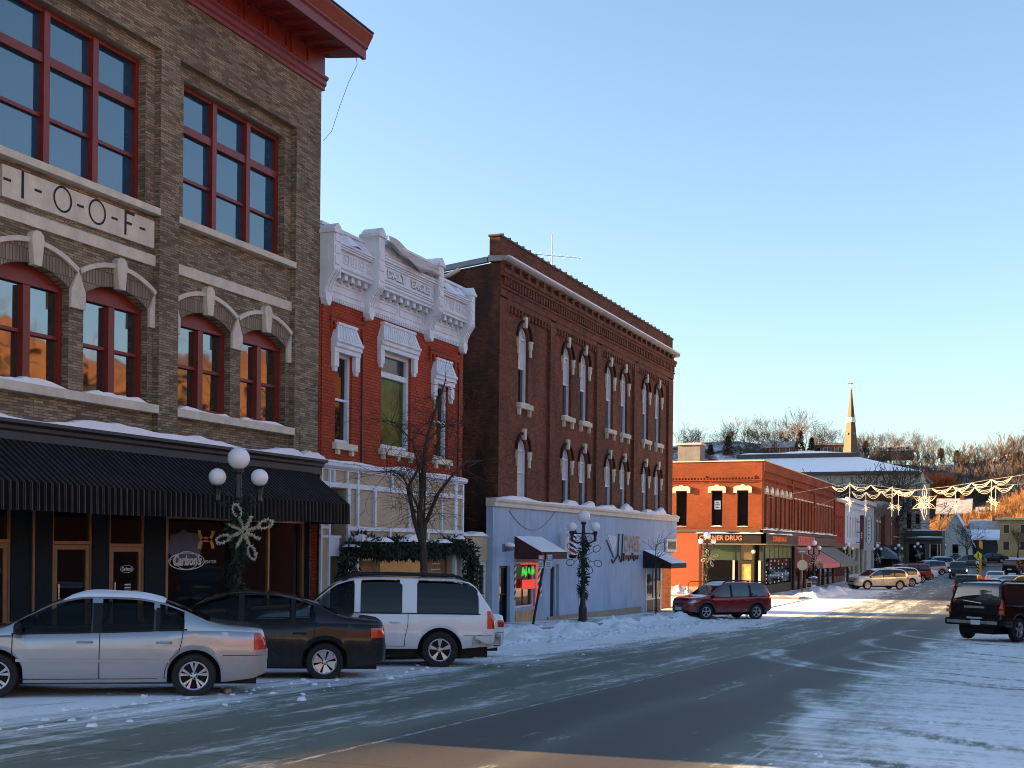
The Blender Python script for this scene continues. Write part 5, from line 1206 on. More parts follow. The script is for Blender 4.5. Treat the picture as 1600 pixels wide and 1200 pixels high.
g.build('sign_lettering', BLK, o, world=False)
o, f = row('olive_building', 'olive and brown Victorian front with a heavy bracketed cornice', 149.5, 171, 7, BRB)
OLV = mat('olive_paint', (.085, .085, .06), .6, var=.12); CORN = mat('drab_cornice_paint', (.20, .20, .15), .6)
simple_row(o, f, 149.5, 171, 7.2, OLV, [(152, 1.0), (155, 1.0), (166, 1.0), (168.5, 1.0)], (2.6, 5.0, 0), CRP, GLD, hood=CRP, deep=4)
b = MB(); b.fbox(f, 157, 164.5, 2.3, 6.6, 0, .5); b.build('brick_bay', BRB, o)
c = MB(); c.xprism(f, [(0, 6.3), (.3, 6.5), (1.1, 7.1), (1.2, 7.4), (0, 7.5)], 149.4, 171.2)
for q in range(7): c.xprism(f, [(0, 5.7), (.2, 5.75), (.9, 6.9), (0, 6.9)], 150 + 3.4 * q, 150.4 + 3.4 * q)
c.build('cornice', CORN, o); shop_base(o, f, 149.5, 171, -.5, 2.3, BLK, posts=6)
aw_ = awning(o, f, 158, 163, 2.2, 1.8, .9, .3, mat('blue_grey_cloth', (.16, .21, .27), .8), SNOW, snow_h=0)
o, f = row('long_brick_building', 'tall long brown-red brick block with narrow windows beyond the olive front', 171.1, 190, 9.6, BRB)
simple_row(o, f, 171.1, 190, 9.4, BRB, [(173.5, .9), (176, .9), (179, .9), (182, .9), (185, .9), (188, .9)], (3.6, 7.2, .3), CRP, GLD, hood=CRP, deep=4)
shop_base(o, f, 171.1, 190, 0, 2.3, BLK, posts=5)
c = MB(); c.fbox(f, 171.1, 190, 9.2, 9.6, 0, .35); c.build('cornice', BRB, o)
# cream stone corner building with arched windows and a statue on the roof
DC = 172
p0, p1 = at_depth(1415, 748, DC), at_depth(1440, 826, DC)
CS = thing('cream_stone_building', 'cream stone building with arched windows and a round window, seen past the brick row', 'building', (p0.x, p0.y, G(p0.y)))
Yc = p0.y; f = fry(Yc); xa, xb = p0.x - 2.5, p1.x; zt = p0.z
b = MB(); mid = (p0.x + xb) / 2
ops = [(p0.x + .15, p0.x + .85, at_depth(1419, 826, DC).z, at_depth(1419, 797, DC).z, .3), (p0.x + 1.3, p0.x + 2.0, at_depth(1430, 820, DC).z, at_depth(1430, 800, DC).z, .3)]
wall(b, f, xa, xb, -1.5, zt, ops, reveal=.25); b.quad(f(xb, -1.5, 0), f(xb, zt, 0), f(xb, zt, -16), f(xb, -1.5, -16)); b.quad(f(xa, zt, 0), f(xb, zt, 0), f(xb, zt, -16), f(xa, zt, -5))
b.build('wall', mat('cream_stone', (.36, .36, .29), .8, var=.08, grime=.2), CS)
for q in ops: window(CS, f, *q[:4], TRIM, GLD, d=-.2, fw=.06, rise=q[4])
g = MB(); pr = at_depth(1430.5, 785, DC); oval(g, f, pr.x, pr.z, .62, .85, .14, .03); g.build('round_window_trim', TRIM, CS)
g = MB(); g.quad(*[f(pr.x + .48 * math.cos(k * .5236), pr.z + .66 * math.sin(k * .5236), .02) for k in range(12)]); g.build('round_window', GLD, CS)
# (dormer knob on the hip roof corner)
pk = at_depth(1437, 750, 176); g = MB(); g.lathe([(.75, -.6), (.8, .1), (.55, .5), (.6, .9), (.3, 1.2), (.05, 1.5)], tuple(pk), 10); tag(g.build('roof_finial', mat('cream_finial', (.55, .48, .30), .7)), 'rounded cream stone finial at the corner of the snowy hip roof', 'finial')
# low shop with two snowy ledges at the bend
p0 = at_depth(1415, 829, 171); p1 = at_depth(1473.5, 875, 171); Yl = p0.y
LS = thing('low_shop', 'low olive shop with two snow-covered ledges facing down the street', 'building', (p0.x, Yl, G(Yl)))
f = fry(Yl); xa, xb = p0.x, p1.x
b = MB(); wall(b, f, xa, xb, -1.8, p0.z, [(xa + .5, xa + 2.6, -.3, 2.6), (xa + 3.3, xa + 4.2, -.6, 2.5), (xa + 4.4, xb - .1, -.3, 2.5)], reveal=.25); b.quad(f(xb, -1.5, 0), f(xb, p0.z, 0), f(xb, p0.z, -6), f(xb, -1.5, -6)); b.quad(f(xa, p0.z, 0), f(xb, p0.z, 0), f(xb, p0.z, -6), f(xa, p0.z, -6)); b.build('wall', OLV, LS)
b = MB(); b.fbox(f, xa, xb, p0.z - .45, p0.z, 0, .5); b.fbox(f, xa, xb + .2, p0.z - 1.25, p0.z - .95, 0, .9); b.build('ledge', mat('slate_ledge', (.05, .06, .065), .6), LS)
s = MB(); snowcap(s, f, xa, xb, p0.z, -.4, .55, .22, seed=2, step=.3); snowcap(s, f, xa, xb + .2, p0.z - .95, .0, .95, .30, seed=4, step=.3); s.build('ledge_snow', SNOW, LS)
b = MB(); b.fbox(f, xa + .5, xb - .1, -.6, 2.6, -.24, -.2); b.build('shop_window', GLD, LS)
b = MB()
for x in (xa + 3.2, xa + 4.2, xb - .3): b.fbox(f, x, x + .14, -.6, 2.6, -.1, .1)
b.build('shopfront_frame', TRIM, LS)
# ---------------------------------------------------------------- houses and halls at the bend and behind the row
def house(name, label, c, w_, d_, h, rh, mw, mr, rz=0, wins=2, cat='house', door=True, chimney=True, ridge='x'):
    o = thing(name, label, cat, c, rz)
    b = MB(); b.box(-w_ / 2, w_ / 2, -d_ / 2, d_ / 2, -1.0, h);
    if ridge == 'x':
        for x in (-w_ / 2, w_ / 2): b.quad((x, -d_ / 2, h), (x, d_ / 2, h), (x, 0, h + rh))
    else:
        for y in (-d_ / 2, d_ / 2): b.quad((-w_ / 2, y, h), (w_ / 2, y, h), (0, y, h + rh))
    b.build('wall', mw, o, world=False)
    r_ = MB(); e = .5
    if ridge == 'x':
        for s_ in (-1, 1):
            q = [(-w_ / 2 - e, s_ * (d_ / 2 + e), h - e * rh / (d_ / 2)), (w_ / 2 + e, s_ * (d_ / 2 + e), h - e * rh / (d_ / 2)), (w_ / 2 + e, 0, h + rh), (-w_ / 2 - e, 0, h + rh)]
            r_.hexa([(x, y, z + .03) for x, y, z in q] + [(x, y, z + .28) for x, y, z in q])
    else:
        for s_ in (-1, 1):
            q = [(s_ * (w_ / 2 + e), -d_ / 2 - e, h - e * rh / (w_ / 2)), (s_ * (w_ / 2 + e), d_ / 2 + e, h - e * rh / (w_ / 2)), (0, d_ / 2 + e, h + rh), (0, -d_ / 2 - e, h + rh)]
            r_.hexa([(x, y, z + .03) for x, y, z in q] + [(x, y, z + .28) for x, y, z in q])
    ro = r_.build('roof', mr, o, world=False)
    f_ = lambda u, z, d: (u, -d_ / 2 - d, z)
    n = wins
    for lv in range(2 if h > 4.6 else 1):
        for i in range(n):
            x = lerp(-w_ / 2, w_ / 2, (i + .5) / n); z = .9 + 2.8 * lv
            g = MB(); g.fbox(f_, x - .55, x + .55, z - .08, z + 1.5, .0, .07); wo_ = g.build('window', TRIM, o, world=False)
            g = MB(); g.fbox(f_, x - .45, x + .45, z, z + 1.42, .07, .08); g.build('pane', GLD, wo_, world=False)
    if door:
        g = MB(); x = lerp(-w_ / 2, w_ / 2, .5) + .05; g.fbox(f_, x - .45, x + .45, 0, 2.05, .0, .06); g.build('door', mat('dark_door', (.05, .03, .025), .5), o, world=False)
    if chimney:
        g = MB(); g.box(w_ * .18, w_ * .18 + .8, -.4, .4, h + rh * .4, h + rh + 1.0); g.build('chimney', BRB, ro, world=False)
    return o
def at(u, v, dep, dz=0): p = at_depth(u, v, dep); return (p.x, p.y, p.z + dz)
RGR2 = mat('thin_snow_roof', (.24, .27, .32), .8, var=.35, vs=1.4)
PALEW = mat('pale_siding', (.60, .62, .56), .6, var=.06); SNR = snow('roof_snow', .15)
p = at_depth(1500, 873, 200); zb = p.z
house('white_house', 'white house with steep snowy roof behind the bare tree at the bend', (p.x - .5, p.y, zb), 5.0, 9, 2.7, 4.6, PALEW, SNR, ridge='y', wins=1, chimney=False)
p = at_depth(1553, 870, 212); house('pale_hall', 'pale green-white hall with a long snowy roof beside the yellow brick building', (p.x - 1.2, p.y, p.z), 4.8, 5, 4.6, 1.6, mat('pale_green_siding', (.46, .52, .44), .6), RGR2, wins=3)
p = at_depth(1606, 868, 205); YB = house('yellow_brick_building', 'yellow brick two-window building at the right end of the bend', (p.x + .6, p.y, p.z), 10.5, 8, 5.9, .2, YELB, mat('cream_parapet', (.5, .42, .25), .7), wins=4, chimney=False, door=False)
p = at_depth(1570, 868, 196); g = MB(); g.box(p.x - 6.2, p.x - 1.2, p.y, p.y + 2, .2, 3.5); o = g.build('shed_porch', mat('dark_porch', (.03, .028, .028), .8)); tag(o, 'dark open porch with a snowy lean-to roof in front of the pale hall', 'porch')
g = MB(); g.hexa([(p.x - 6.6, p.y - .6, 3.45), (p.x - .8, p.y - .6, 3.45), (p.x - .8, p.y + 2.4, 4.9), (p.x - 6.6, p.y + 2.4, 4.9), (p.x - 6.6, p.y - .6, 3.75), (p.x - .8, p.y - .6, 3.75), (p.x - .8, p.y + 2.4, 5.2), (p.x - 6.6, p.y + 2.4, 5.2)]); g.build('roof', SNR, o)
# snowy-roofed houses standing on the sunlit slope
p = at_depth(1490, 800, 262); house('slope_house', 'large house with a broad snow-covered roof on the sunlit slope', (p.x, p.y + 4, p.z - 2.7), 6.4, 7, 2.6, 2.9, mat('tan_siding', (.30, .17, .08), .7), RGR2, wins=4)
p = at_depth(1545, 800, 275); house('slope_house', 'low snowy-roofed house at the far right of the sunlit slope', (p.x, p.y, p.z - 2.0), 4.6, 5, 1.7, 1.2, mat('tan_siding', (.30, .17, .08), .7), RGR2, wins=3)
p = at_depth(1583, 800, 285); house('slope_house', 'snowy-roofed cottage standing uphill behind the low house', (p.x, p.y, p.z - 2.0), 4.2, 5, 1.7, 1.2, mat('tan_siding', (.30, .17, .08), .7), RGR2, wins=2)
# big hip-roofed hall behind the drug store
pa, pb = at_depth(1130, 716, 190), at_depth(1341, 713, 190); ea, eb = at_depth(1090, 748, 178), at_depth(1440, 746, 178)
HR = thing('hip_roof_hall', 'broad pale hall with a snowy hip roof behind the drug store', 'building', ((ea.x + eb.x) / 2, ea.y, G(190)))
r_ = MB(); ze, zr = 13.0, 16.0; x0, x1, y0 = ea.x - 8, eb.x, (ea.y + eb.y) / 2; y1 = y0 + 30
rx0, rx1, ry0, ry1 = x0 + 10, pb.x + .3, y0 + 12, y1 - 12
r_.quad((x0, y0, ze), (x1, y0, ze), (rx1, ry0, zr), (rx0, ry0, zr)); r_.quad((x1, y0, ze), (x1, y1, ze), (rx1, ry1, zr), (rx1, ry0, zr)); r_.quad((x0, y0, ze), (rx0, ry0, zr), (rx0, ry1, zr), (x0, y1, ze)); r_.quad((x0, y1, ze), (rx0, ry1, zr), (rx1, ry1, zr), (x1, y1, ze))
ro = r_.build('roof', SNR, HR)
r_ = MB(); r_.box(rx0 - .3, rx1 + .3, ry0 - .3, ry1 + .3, zr - .05, zr + .65); r_.build('roof_deck', mat('dark_roof_edge', (.03, .035, .04), .6), HR)
s = MB(); snowcap(s, lambda u, z, d: (u, ry0 - .3 - d, z), rx0, rx1 + .3, zr + .65, -4, .0, .5, seed=3, step=.8); s.build('roof_snow', SNOW, HR)
b = MB(); b.box(x0 + .6, x1 - .6, y0 + .6, y1 - .6, 2, ze - .35); b.build('wall', mat('drab_pale_wall', (.33, .33, .28), .8, grime=.2), HR)
b = MB(); b.box(x0 - .1, x1 + .1, y0 - .1, y1 + .1, ze - .45, ze - .03); b.build('eaves', mat('dark_roof_edge', (.03, .035, .04), .6), HR)
b = MB(); b.box(x0 + .2, x1 - .2, y0 + .2, y1, ze - 3.0, ze - 2.2); lo = b.build('lower_eaves', mat('dark_roof_edge', (.03, .035, .04), .6), HR)
s = MB(); snowcap(s, lambda u, z, d: (u, y0 + .2 - d, z), x0, x1 - .2, ze - 2.2, -.4, .0, .4, seed=3, step=.6); s.build('eaves_snow', SNOW, HR)
# church with its spire
pt, pm = at_depth(1329, 607, 250), at_depth(1329, 713, 250)
CH = thing('church', 'grey church spire with a white band and gilded cross above the snowy hip roof', 'church', (pm.x, pm.y, G(250)))
SPIRE = mat('slate_shingle_spire', (.080, .068, .046), .8, var=.15, vs=4)
b = MB(); R0 = 1.35; a0 = math.radians(10); zb_ = pm.z
def ring(R, z): return [(pm.x + R * math.cos(a0 + k * math.pi / 2), pm.y + R * math.sin(a0 + k * math.pi / 2), z) for k in range(4)]
zt = pt.z; q0, q1, q2 = ring(R0 * 1.25, zb_ - .3), ring(R0 * .98, zb_ + 2.5), ring(.12, zt)
for A, B_ in ((q0, q1), (q1, q2)):
    for k in range(4): b.quad(A[k], A[(k + 1) % 4], B_[(k + 1) % 4], B_[k])
b.build('spire', SPIRE, CH)
zz = pt.z - (pt.z - zb_) * .50; Rb = lambda z: R0 * .98 * (zt - z) / (zt - zb_ - 2.5) + .12
b = MB(); A, B_ = ring(Rb(zz) + .06, zz), ring(Rb(zz + 1.0) + .06, zz + 1.0)
for k in range(4): b.quad(A[k], A[(k + 1) % 4], B_[(k + 1) % 4], B_[k])
b.build('spire_band', WHP, CH)
b = MB()
for k in range(4):
    a = a0 + math.pi / 4 + k * math.pi / 2; rr_ = Rb(zb_ + 4.6) * .73; b.ball((pm.x + rr_ * math.cos(a), pm.y + rr_ * math.sin(a), zb_ + 4.6), .26, 10)
b.build('spire_dormer', mat('grey_dormer', (.22, .21, .18), .7), CH)
b = MB(); GILD = mat('gilded_cross', (.80, .62, .25), .35, metal=.6); b.tube([(pt.x, pt.y, zt - .4), (pt.x, pt.y, zt + 1.6)], .12, 6); d = Vector((math.cos(YAW), math.sin(YAW), 0)); b.tube([Vector((pt.x, pt.y, zt + 1.0)) - d * .55, Vector((pt.x, pt.y, zt + 1.0)) + d * .55], .11, 6); b.ball((pt.x, pt.y, zt - .2), .28, 10); b.build('cross', GILD, CH)
b = MB(); A = ring(R0 * 1.2, zb_ - .3); B_ = ring(R0 * 1.2, G(250))
for k in range(4): b.quad(A[k], A[(k + 1) % 4], B_[(k + 1) % 4], B_[k])
b.build('tower', mat('grey_tower_stone', (.25, .23, .19), .8), CH)
# small rooftop chimney of the drug store block
g = MB(); p = at_depth(1085, 700, 92); g.box(p.x - .85, p.x + .85, 88.5, 89.9, 7.2, p.z + .1); o = g.build('rooftop_chimney', mat('grey_block', (.20, .21, .21), .8, grime=.3)); tag(o, 'squat grey chimney box on the flat roof of the drug store', 'chimney')
g = MB(); g.box(p.x - .95, p.x + .95, 88.4, 90.0, p.z + .1, p.z + .25); g.build('cap', TRIM, o)
# houses on the ridge
RGR = mat('patchy_snow_shingles', (.30, .29, .29), .8, var=.6, vs=1.0)
BRN = mat('brown_siding', (.22, .085, .045), .7, var=.15)
p = at_depth(1218, 714, 345); house('ridge_house', 'dark brown house with a gabled snowy roof among the ridge trees', (p.x, p.y, p.z), 8.5, 6, 2.6, 1.6, BRN, RGR, wins=3)
p = at_depth(1298, 713, 345); house('ridge_house', 'long low red-brown house on the ridge just left of the church spire', (p.x, p.y, p.z), 8.0, 6, 3.0, .5, mat('red_brown_siding', (.30, .09, .04), .7), RGR, wins=4, chimney=False)
p = at_depth(1398, 713, 352); house('ridge_house', 'long dark low house under a wide snowy roof right of the spire', (p.x, p.y, p.z), 10, 6, 1.5, 1.3, mat('dark_brown_siding', (.08, .045, .03), .7), RGR, wins=4, chimney=False)
# ---------------------------------------------------------------- buildings on the near right side, seen only in window reflections
def right_block(label, y0, y1, h, m):
    z = G((y0 + y1) / 2); o = thing('brick_shop_building', label, 'building', (4.9, (y0 + y1) / 2, z))
    b = MB(); f = lambda u, zz, d: (4.9 - d, u, zz); n = int((y1 - y0) / 3)
    zz_ = 4.4 if h > 6 else 1.2
    ops = [(lerp(y0, y1, (i + .5) / n) - .5, lerp(y0, y1, (i + .5) / n) + .5, z + zz_, z + zz_ + 2.2) for i in range(n)]
    wall(b, f, y0, y1, z - .5, z + h, ops, reveal=.2); b.box(4.92, 18, y0, y1, z - .5, z + h - .02); b.build('wall', m, o)
    g = MB()
    for q in ops: g.quad(f(q[0], q[2], -.15), f(q[1], q[2], -.15), f(q[1], q[3], -.15), f(q[0], q[3], -.15))
    g.build('window', GLB, o)
for lab, y0, y1, h, m in (('tan brick shop block across the street beside the camera', 18, 36, 4.4, YELB), ('orange brick shop block across the street before the crossing', 36.2, 61, 4.6, ORB), ('cream brick shop block across the street beyond the crossing', 82, 118, 8.6, mat('cream_wall', (.5, .44, .32), .8))): right_block(lab, y0, y1, h, m)
RBk = thing('unseen_block', 'plain brick block set back beside the lodge, beyond the photo edge', 'building', (-46, -8, G(-8)))
g = MB(); g.box(-53, -40, -26, 7.2, -1, 7.55); g.build('wall', BRB, RBk)
g = MB(); g.box(-53.2, -39.8, -26.2, 7.4, 7.55, 7.75); g.build('roof', SNR, RBk)
RBk = thing('unseen_block', 'unseen tall block added behind the lodge to shade the dark brick side wall', 'building', (-50, 25, G(25)))
g = MB(); g.box(-62, -38.6, 12, 38.5, -1, 17.0); g.build('wall', BRB, RBk)  # added out of view to keep sun off the dark brick side wall
g = MB(); g.box(-62.2, -38.4, 11.8, 38.7, 17.0, 17.2); g.build('roof', SNR, RBk)
# ---------------------------------------------------------------- cars
SEDAN = dict(T=[(-2.40, .64), (-2.37, .86), (-2.31, 1.00), (-1.80, 1.055), (-1.62, 1.09), (-1.2, 1.27), (-.85, 1.39), (-.45, 1.45), (.1, 1.455), (.5, 1.39), (.9, 1.20), (1.28, 1.00), (1.45, .965), (2.05, .85), (2.30, .75), (2.42, .58)],
    B=[(-2.40, .62), (-2.36, .84), (-2.27, .95), (-1.6, .975), (0, .925), (1.25, .885), (2.05, .78), (2.3, .68), (2.42, .52)],
    W=[(-2.40, .60), (-2.32, .76), (-2.08, .85), (-1.3, .888), (0, .89), (1.4, .885), (2.0, .84), (2.25, .72), (2.38, .56), (2.42, .46)],
    S=[(-2.4, .36), (-2.2, .28), (-1.8, .23), (1.8, .21), (2.2, .24), (2.42, .32)],
    xr=-1.35, xf=1.35, R=.318, rim=.218, arch=.380, ws=(.56, 1.22), rw=(-1.56, -.92), doors=[1.12, -.04, -1.12], win=[(1.12, .06), (-.06, -.80), (-.86, -1.20)], hz=.80, tumble=.32,
    head=(2.02, 2.36, .60, .75), tail=(-2.38, -2.20, .70, .96), bumper_z=.62)
SONATA = dict(SEDAN, tail=(-2.39, -2.12, .74, .90), T=[(-2.40, .64), (-2.37, .88), (-2.31, 1.02), (-1.85, 1.075), (-1.66, 1.10), (-1.2, 1.29), (-.85, 1.40), (-.45, 1.47), (.1, 1.475), (.5, 1.40), (.9, 1.20), (1.28, 1.00), (1.45, .965), (2.05, .85), (2.30, .75), (2.42, .58)], win=[(1.12, .10), (.0, -.78), (-.83, -1.18)])
XLSUV = dict(T=[(-2.80, .66), (-2.77, 1.02), (-2.73, 1.14), (-2.55, 1.42), (-2.36, 1.68), (-2.2, 1.78), (-1.95, 1.82), (-.6, 1.83), (.10, 1.80), (.45, 1.70), (.80, 1.43), (1.10, 1.18), (1.25, 1.13), (1.85, 1.05), (2.1, .92), (2.17, .7)],
    B=[(-2.80, .64), (-2.75, 1.0), (-2.62, 1.10), (0, 1.09), (1.05, 1.05), (1.85, .96), (2.1, .85), (2.17, .68)],
    W=[(-2.80, .74), (-2.74, .85), (-2.4, .925), (0, .945), (1.25, .94), (1.85, .9), (2.07, .78), (2.17, .6)],
    S=[(-2.8, .55), (-2.5, .45), (-2, .40), (1.55, .38), (1.95, .42), (2.17, .5)],
    xr=-1.64, xf=1.27, R=.375, rim=.240, arch=.455, ws=(.50, 1.05), rw=(-2.68, -2.38), doors=[1.0, .04, -.92], win=[(.98, .10), (-.02, -.86), (-1.16, -2.42)], hz=.93, tumble=.26,
    head=(1.80, 2.09, .80, .98), tail=(-2.77, -2.60, .82, 1.18), bumper_z=.68)
RAV = dict(T=[(-2.20, .66), (-2.18, .98), (-2.14, 1.12), (-2.02, 1.40), (-1.88, 1.60), (-1.70, 1.66), (-.4, 1.69), (.2, 1.65), (.5, 1.56), (.9, 1.30), (1.2, 1.10), (1.35, 1.05), (1.95, .96), (2.15, .85), (2.26, .62)],
    B=[(-2.20, .64), (-2.16, .96), (-2.0, 1.04), (0, 1.0), (1.2, .97), (1.95, .88), (2.15, .78), (2.26, .58)],
    W=[(-2.20, .68), (-2.14, .82), (-1.8, .89), (0, .907), (1.3, .90), (1.9, .85), (2.14, .72), (2.26, .52)],
    S=[(-2.2, .48), (-1.9, .36), (1.7, .32), (2.1, .36), (2.26, .42)],
    xr=-1.33, xf=1.33, R=.355, rim=.235, arch=.42, ws=(.56, 1.16), rw=(-2.10, -1.86), doors=[1.05, .02, -.98], win=[(1.08, .08), (-.04, -.94), (-1.06, -1.78)], hz=.86, tumble=.28,
    head=(1.86, 2.18, .72, .90), tail=(-2.17, -2.0, .88, 1.22), bumper_z=.66)
BIGSUV = dict(T=[(-2.55, .72), (-2.53, 1.12), (-2.50, 1.26), (-2.42, 1.55), (-2.33, 1.80), (-2.2, 1.88), (-1.9, 1.91), (.3, 1.91), (.65, 1.83), (.95, 1.56), (1.2, 1.32), (1.35, 1.25), (2.2, 1.15), (2.48, 1.05), (2.53, .7)],
    B=[(-2.55, .70), (-2.52, 1.10), (-2.45, 1.18), (0, 1.16), (1.2, 1.13), (2.2, 1.08), (2.48, .98), (2.53, .68)],
    W=[(-2.55, .88), (-2.50, .95), (-2.3, .985), (0, 1.0), (1.5, .99), (2.2, .97), (2.45, .88), (2.53, .75)],
    S=[(-2.55, .60), (-2.3, .48), (1.9, .42), (2.3, .46), (2.53, .5)],
    xr=-1.48, xf=1.48, R=.39, rim=.26, arch=.48, ws=(.72, 1.16), rw=(-2.48, -2.30), doors=[1.10, .02, -1.02], win=[(1.08, .06), (-.02, -.98), (-1.12, -2.30)], hz=.98, tumble=.20,
    head=(2.2, 2.48, .86, 1.06), tail=(-2.545, -2.40, .86, 1.36), bumper_z=.72)
CROSS = dict(T=[(-2.48, .66), (-2.46, 1.02), (-2.40, 1.18), (-2.2, 1.45), (-2.0, 1.64), (-1.75, 1.73), (-.5, 1.79), (.25, 1.75), (.6, 1.63), (1.0, 1.38), (1.4, 1.13), (1.6, 1.08), (2.2, .97), (2.45, .80), (2.54, .58)],
    B=[(-2.48, .64), (-2.43, 1.0), (-2.2, 1.10), (0, 1.03), (1.4, 1.0), (2.2, .88), (2.45, .74), (2.54, .54)],
    W=[(-2.48, .70), (-2.40, .86), (-2.0, .95), (0, .99), (1.5, .97), (2.1, .90), (2.4, .72), (2.54, .5)],
    S=[(-2.48, .5), (-2.2, .38), (1.9, .30), (2.3, .32), (2.54, .38)],
    xr=-1.50, xf=1.50, R=.37, rim=.26, arch=.44, ws=(.66, 1.34), rw=(-2.32, -2.02), doors=[1.2, .05, -1.05], win=[(1.26, .10), (-.0, -.98), (-1.08, -2.05)], hz=.86, tumble=.28,
    head=(2.06, 2.44, .72, .92), tail=(-2.45, -2.15, .90, 1.16), bumper_z=.66)
def rim_mesh(R, style, d):
    b = MB(); y = d
    b.lathe([(R * .86, y - .012), (R * .93, y), (R, y - .004), (R * 1.0, y - .05), (R * .84, y - .10)], n=28, ax='y')
    b.lathe([(.001, y - .07), (R * .9, y - .085)], n=20, ax='y', m=1)
    n, w0, w1, split = {'five': (5, .26, .22, False), 'split': (5, .13, .12, True), 'six': (6, .40, .40, False), 'blade': (7, .18, .20, False)}[style]
    for k in range(n):
        for off in ((-.21, .21) if split else (0,)):
            a0 = 2 * math.pi * k / n + .3; a1 = a0 + off
            def pt(r_, a, yy): return (r_ * math.cos(a), yy, r_ * math.sin(a))
            wi, wo_ = w0 * .9, w1
            q = [pt(R * .20, a0 - wi, y - .022), pt(R * .20, a0 + wi, y - .022), pt(R * .90, a1 + wo_, y - .008), pt(R * .90, a1 - wo_, y - .008)]
            b.hexa([(x, yy - .03, z) for x, yy, z in q] + q)
    b.lathe([(.001, y - .005), (R * .13, y - .007), (R * .22, y - .02), (R * .27, y - .035)], n=16, ax='y')
    for k in range(5):
        a = 2 * math.pi * (k + .5) / 5; b.lathe([(.011, 0), (.011, .012), (.001, .013)], (R * .19 * math.cos(a), y - .018, R * .19 * math.sin(a)), n=6, ax='y', m=1)
    return b
def cut_open(b, rings, m, sp, section, Bf):
    nb = MB(); nb.v = b.v; half = m // 2
    for f, mi in zip(b.f, b.m):
        if len(f) == 4:
            cx = sum(b.v[i][0] for i in f) / 4; j = min(i % m for i in f); jj = j if j < half else m - 2 - j
            side = 7 <= jj <= 10 and any(min(w_) + .02 < cx < max(w_) - .02 for w_ in sp['win'])
            top = jj >= 12 and (sp['ws'][0] + .02 < cx < sp['ws'][1] - .03 or sp['rw'][0] + .03 < cx < sp['rw'][1] - .02)
            if side or top: continue
        nb.f.append(f); nb.m.append(mi)
    return nb
def cabin(o, sp, section, Bf, Tf, Wf):
    g = MB(); xa, xb = sp['rw'][0] + .05, sp['ws'][1] - .02; n = 14
    for i in range(n):
        p, q = lerp(xa, xb, i / n), lerp(xa, xb, (i + 1) / n); wp, wq = section(p)[7][0] - .03, section(q)[7][0] - .03
        g.quad((p, -wp, Bf(p) - .03), (p, wp, Bf(p) - .03), (q, wq, Bf(q) - .03), (q, -wq, Bf(q) - .03))
    g.build('cabin_floor', PLASTIC, o, world=False)
    for x, sd in ((sp['doors'][1] + .22, (-.38, .38)), (sp['doors'][2] + .05, (-.42, .0, .42))):
        for y in sd:
            s = MB(); z0 = Bf(x) - .1; zt = min(Tf(x) - .34, z0 + .42); s.hexa([(x - .12, y - .24, z0), (x + .06, y - .24, z0), (x + .06, y + .24, z0), (x - .12, y + .24, z0), (x - .26, y - .19, zt), (x - .14, y - .19, zt), (x - .14, y + .19, zt), (x - .26, y + .19, zt)])
            s.hexa([(x - .27, y - .12, zt + .03), (x - .18, y - .12, zt + .03), (x - .18, y + .12, zt + .03), (x - .27, y + .12, zt + .03), (x - .30, y - .11, zt + .2), (x - .22, y - .11, zt + .2), (x - .22, y + .11, zt + .2), (x - .30, y + .11, zt + .2)]); s.build('seat', mat('grey_seat_cloth', (.055, .058, .062), .9), o, world=False)
    s = MB(); P = [(sp['doors'][1] + .78 + .05 * math.sin(t), .38 + .18 * math.cos(t), Bf(.5) + .02 + .17 * math.sin(t)) for t in [2 * math.pi * k / 14 for k in range(15)]]; s.tube(P, .016, 5); s.build('steering_wheel', BLK, o, world=False)
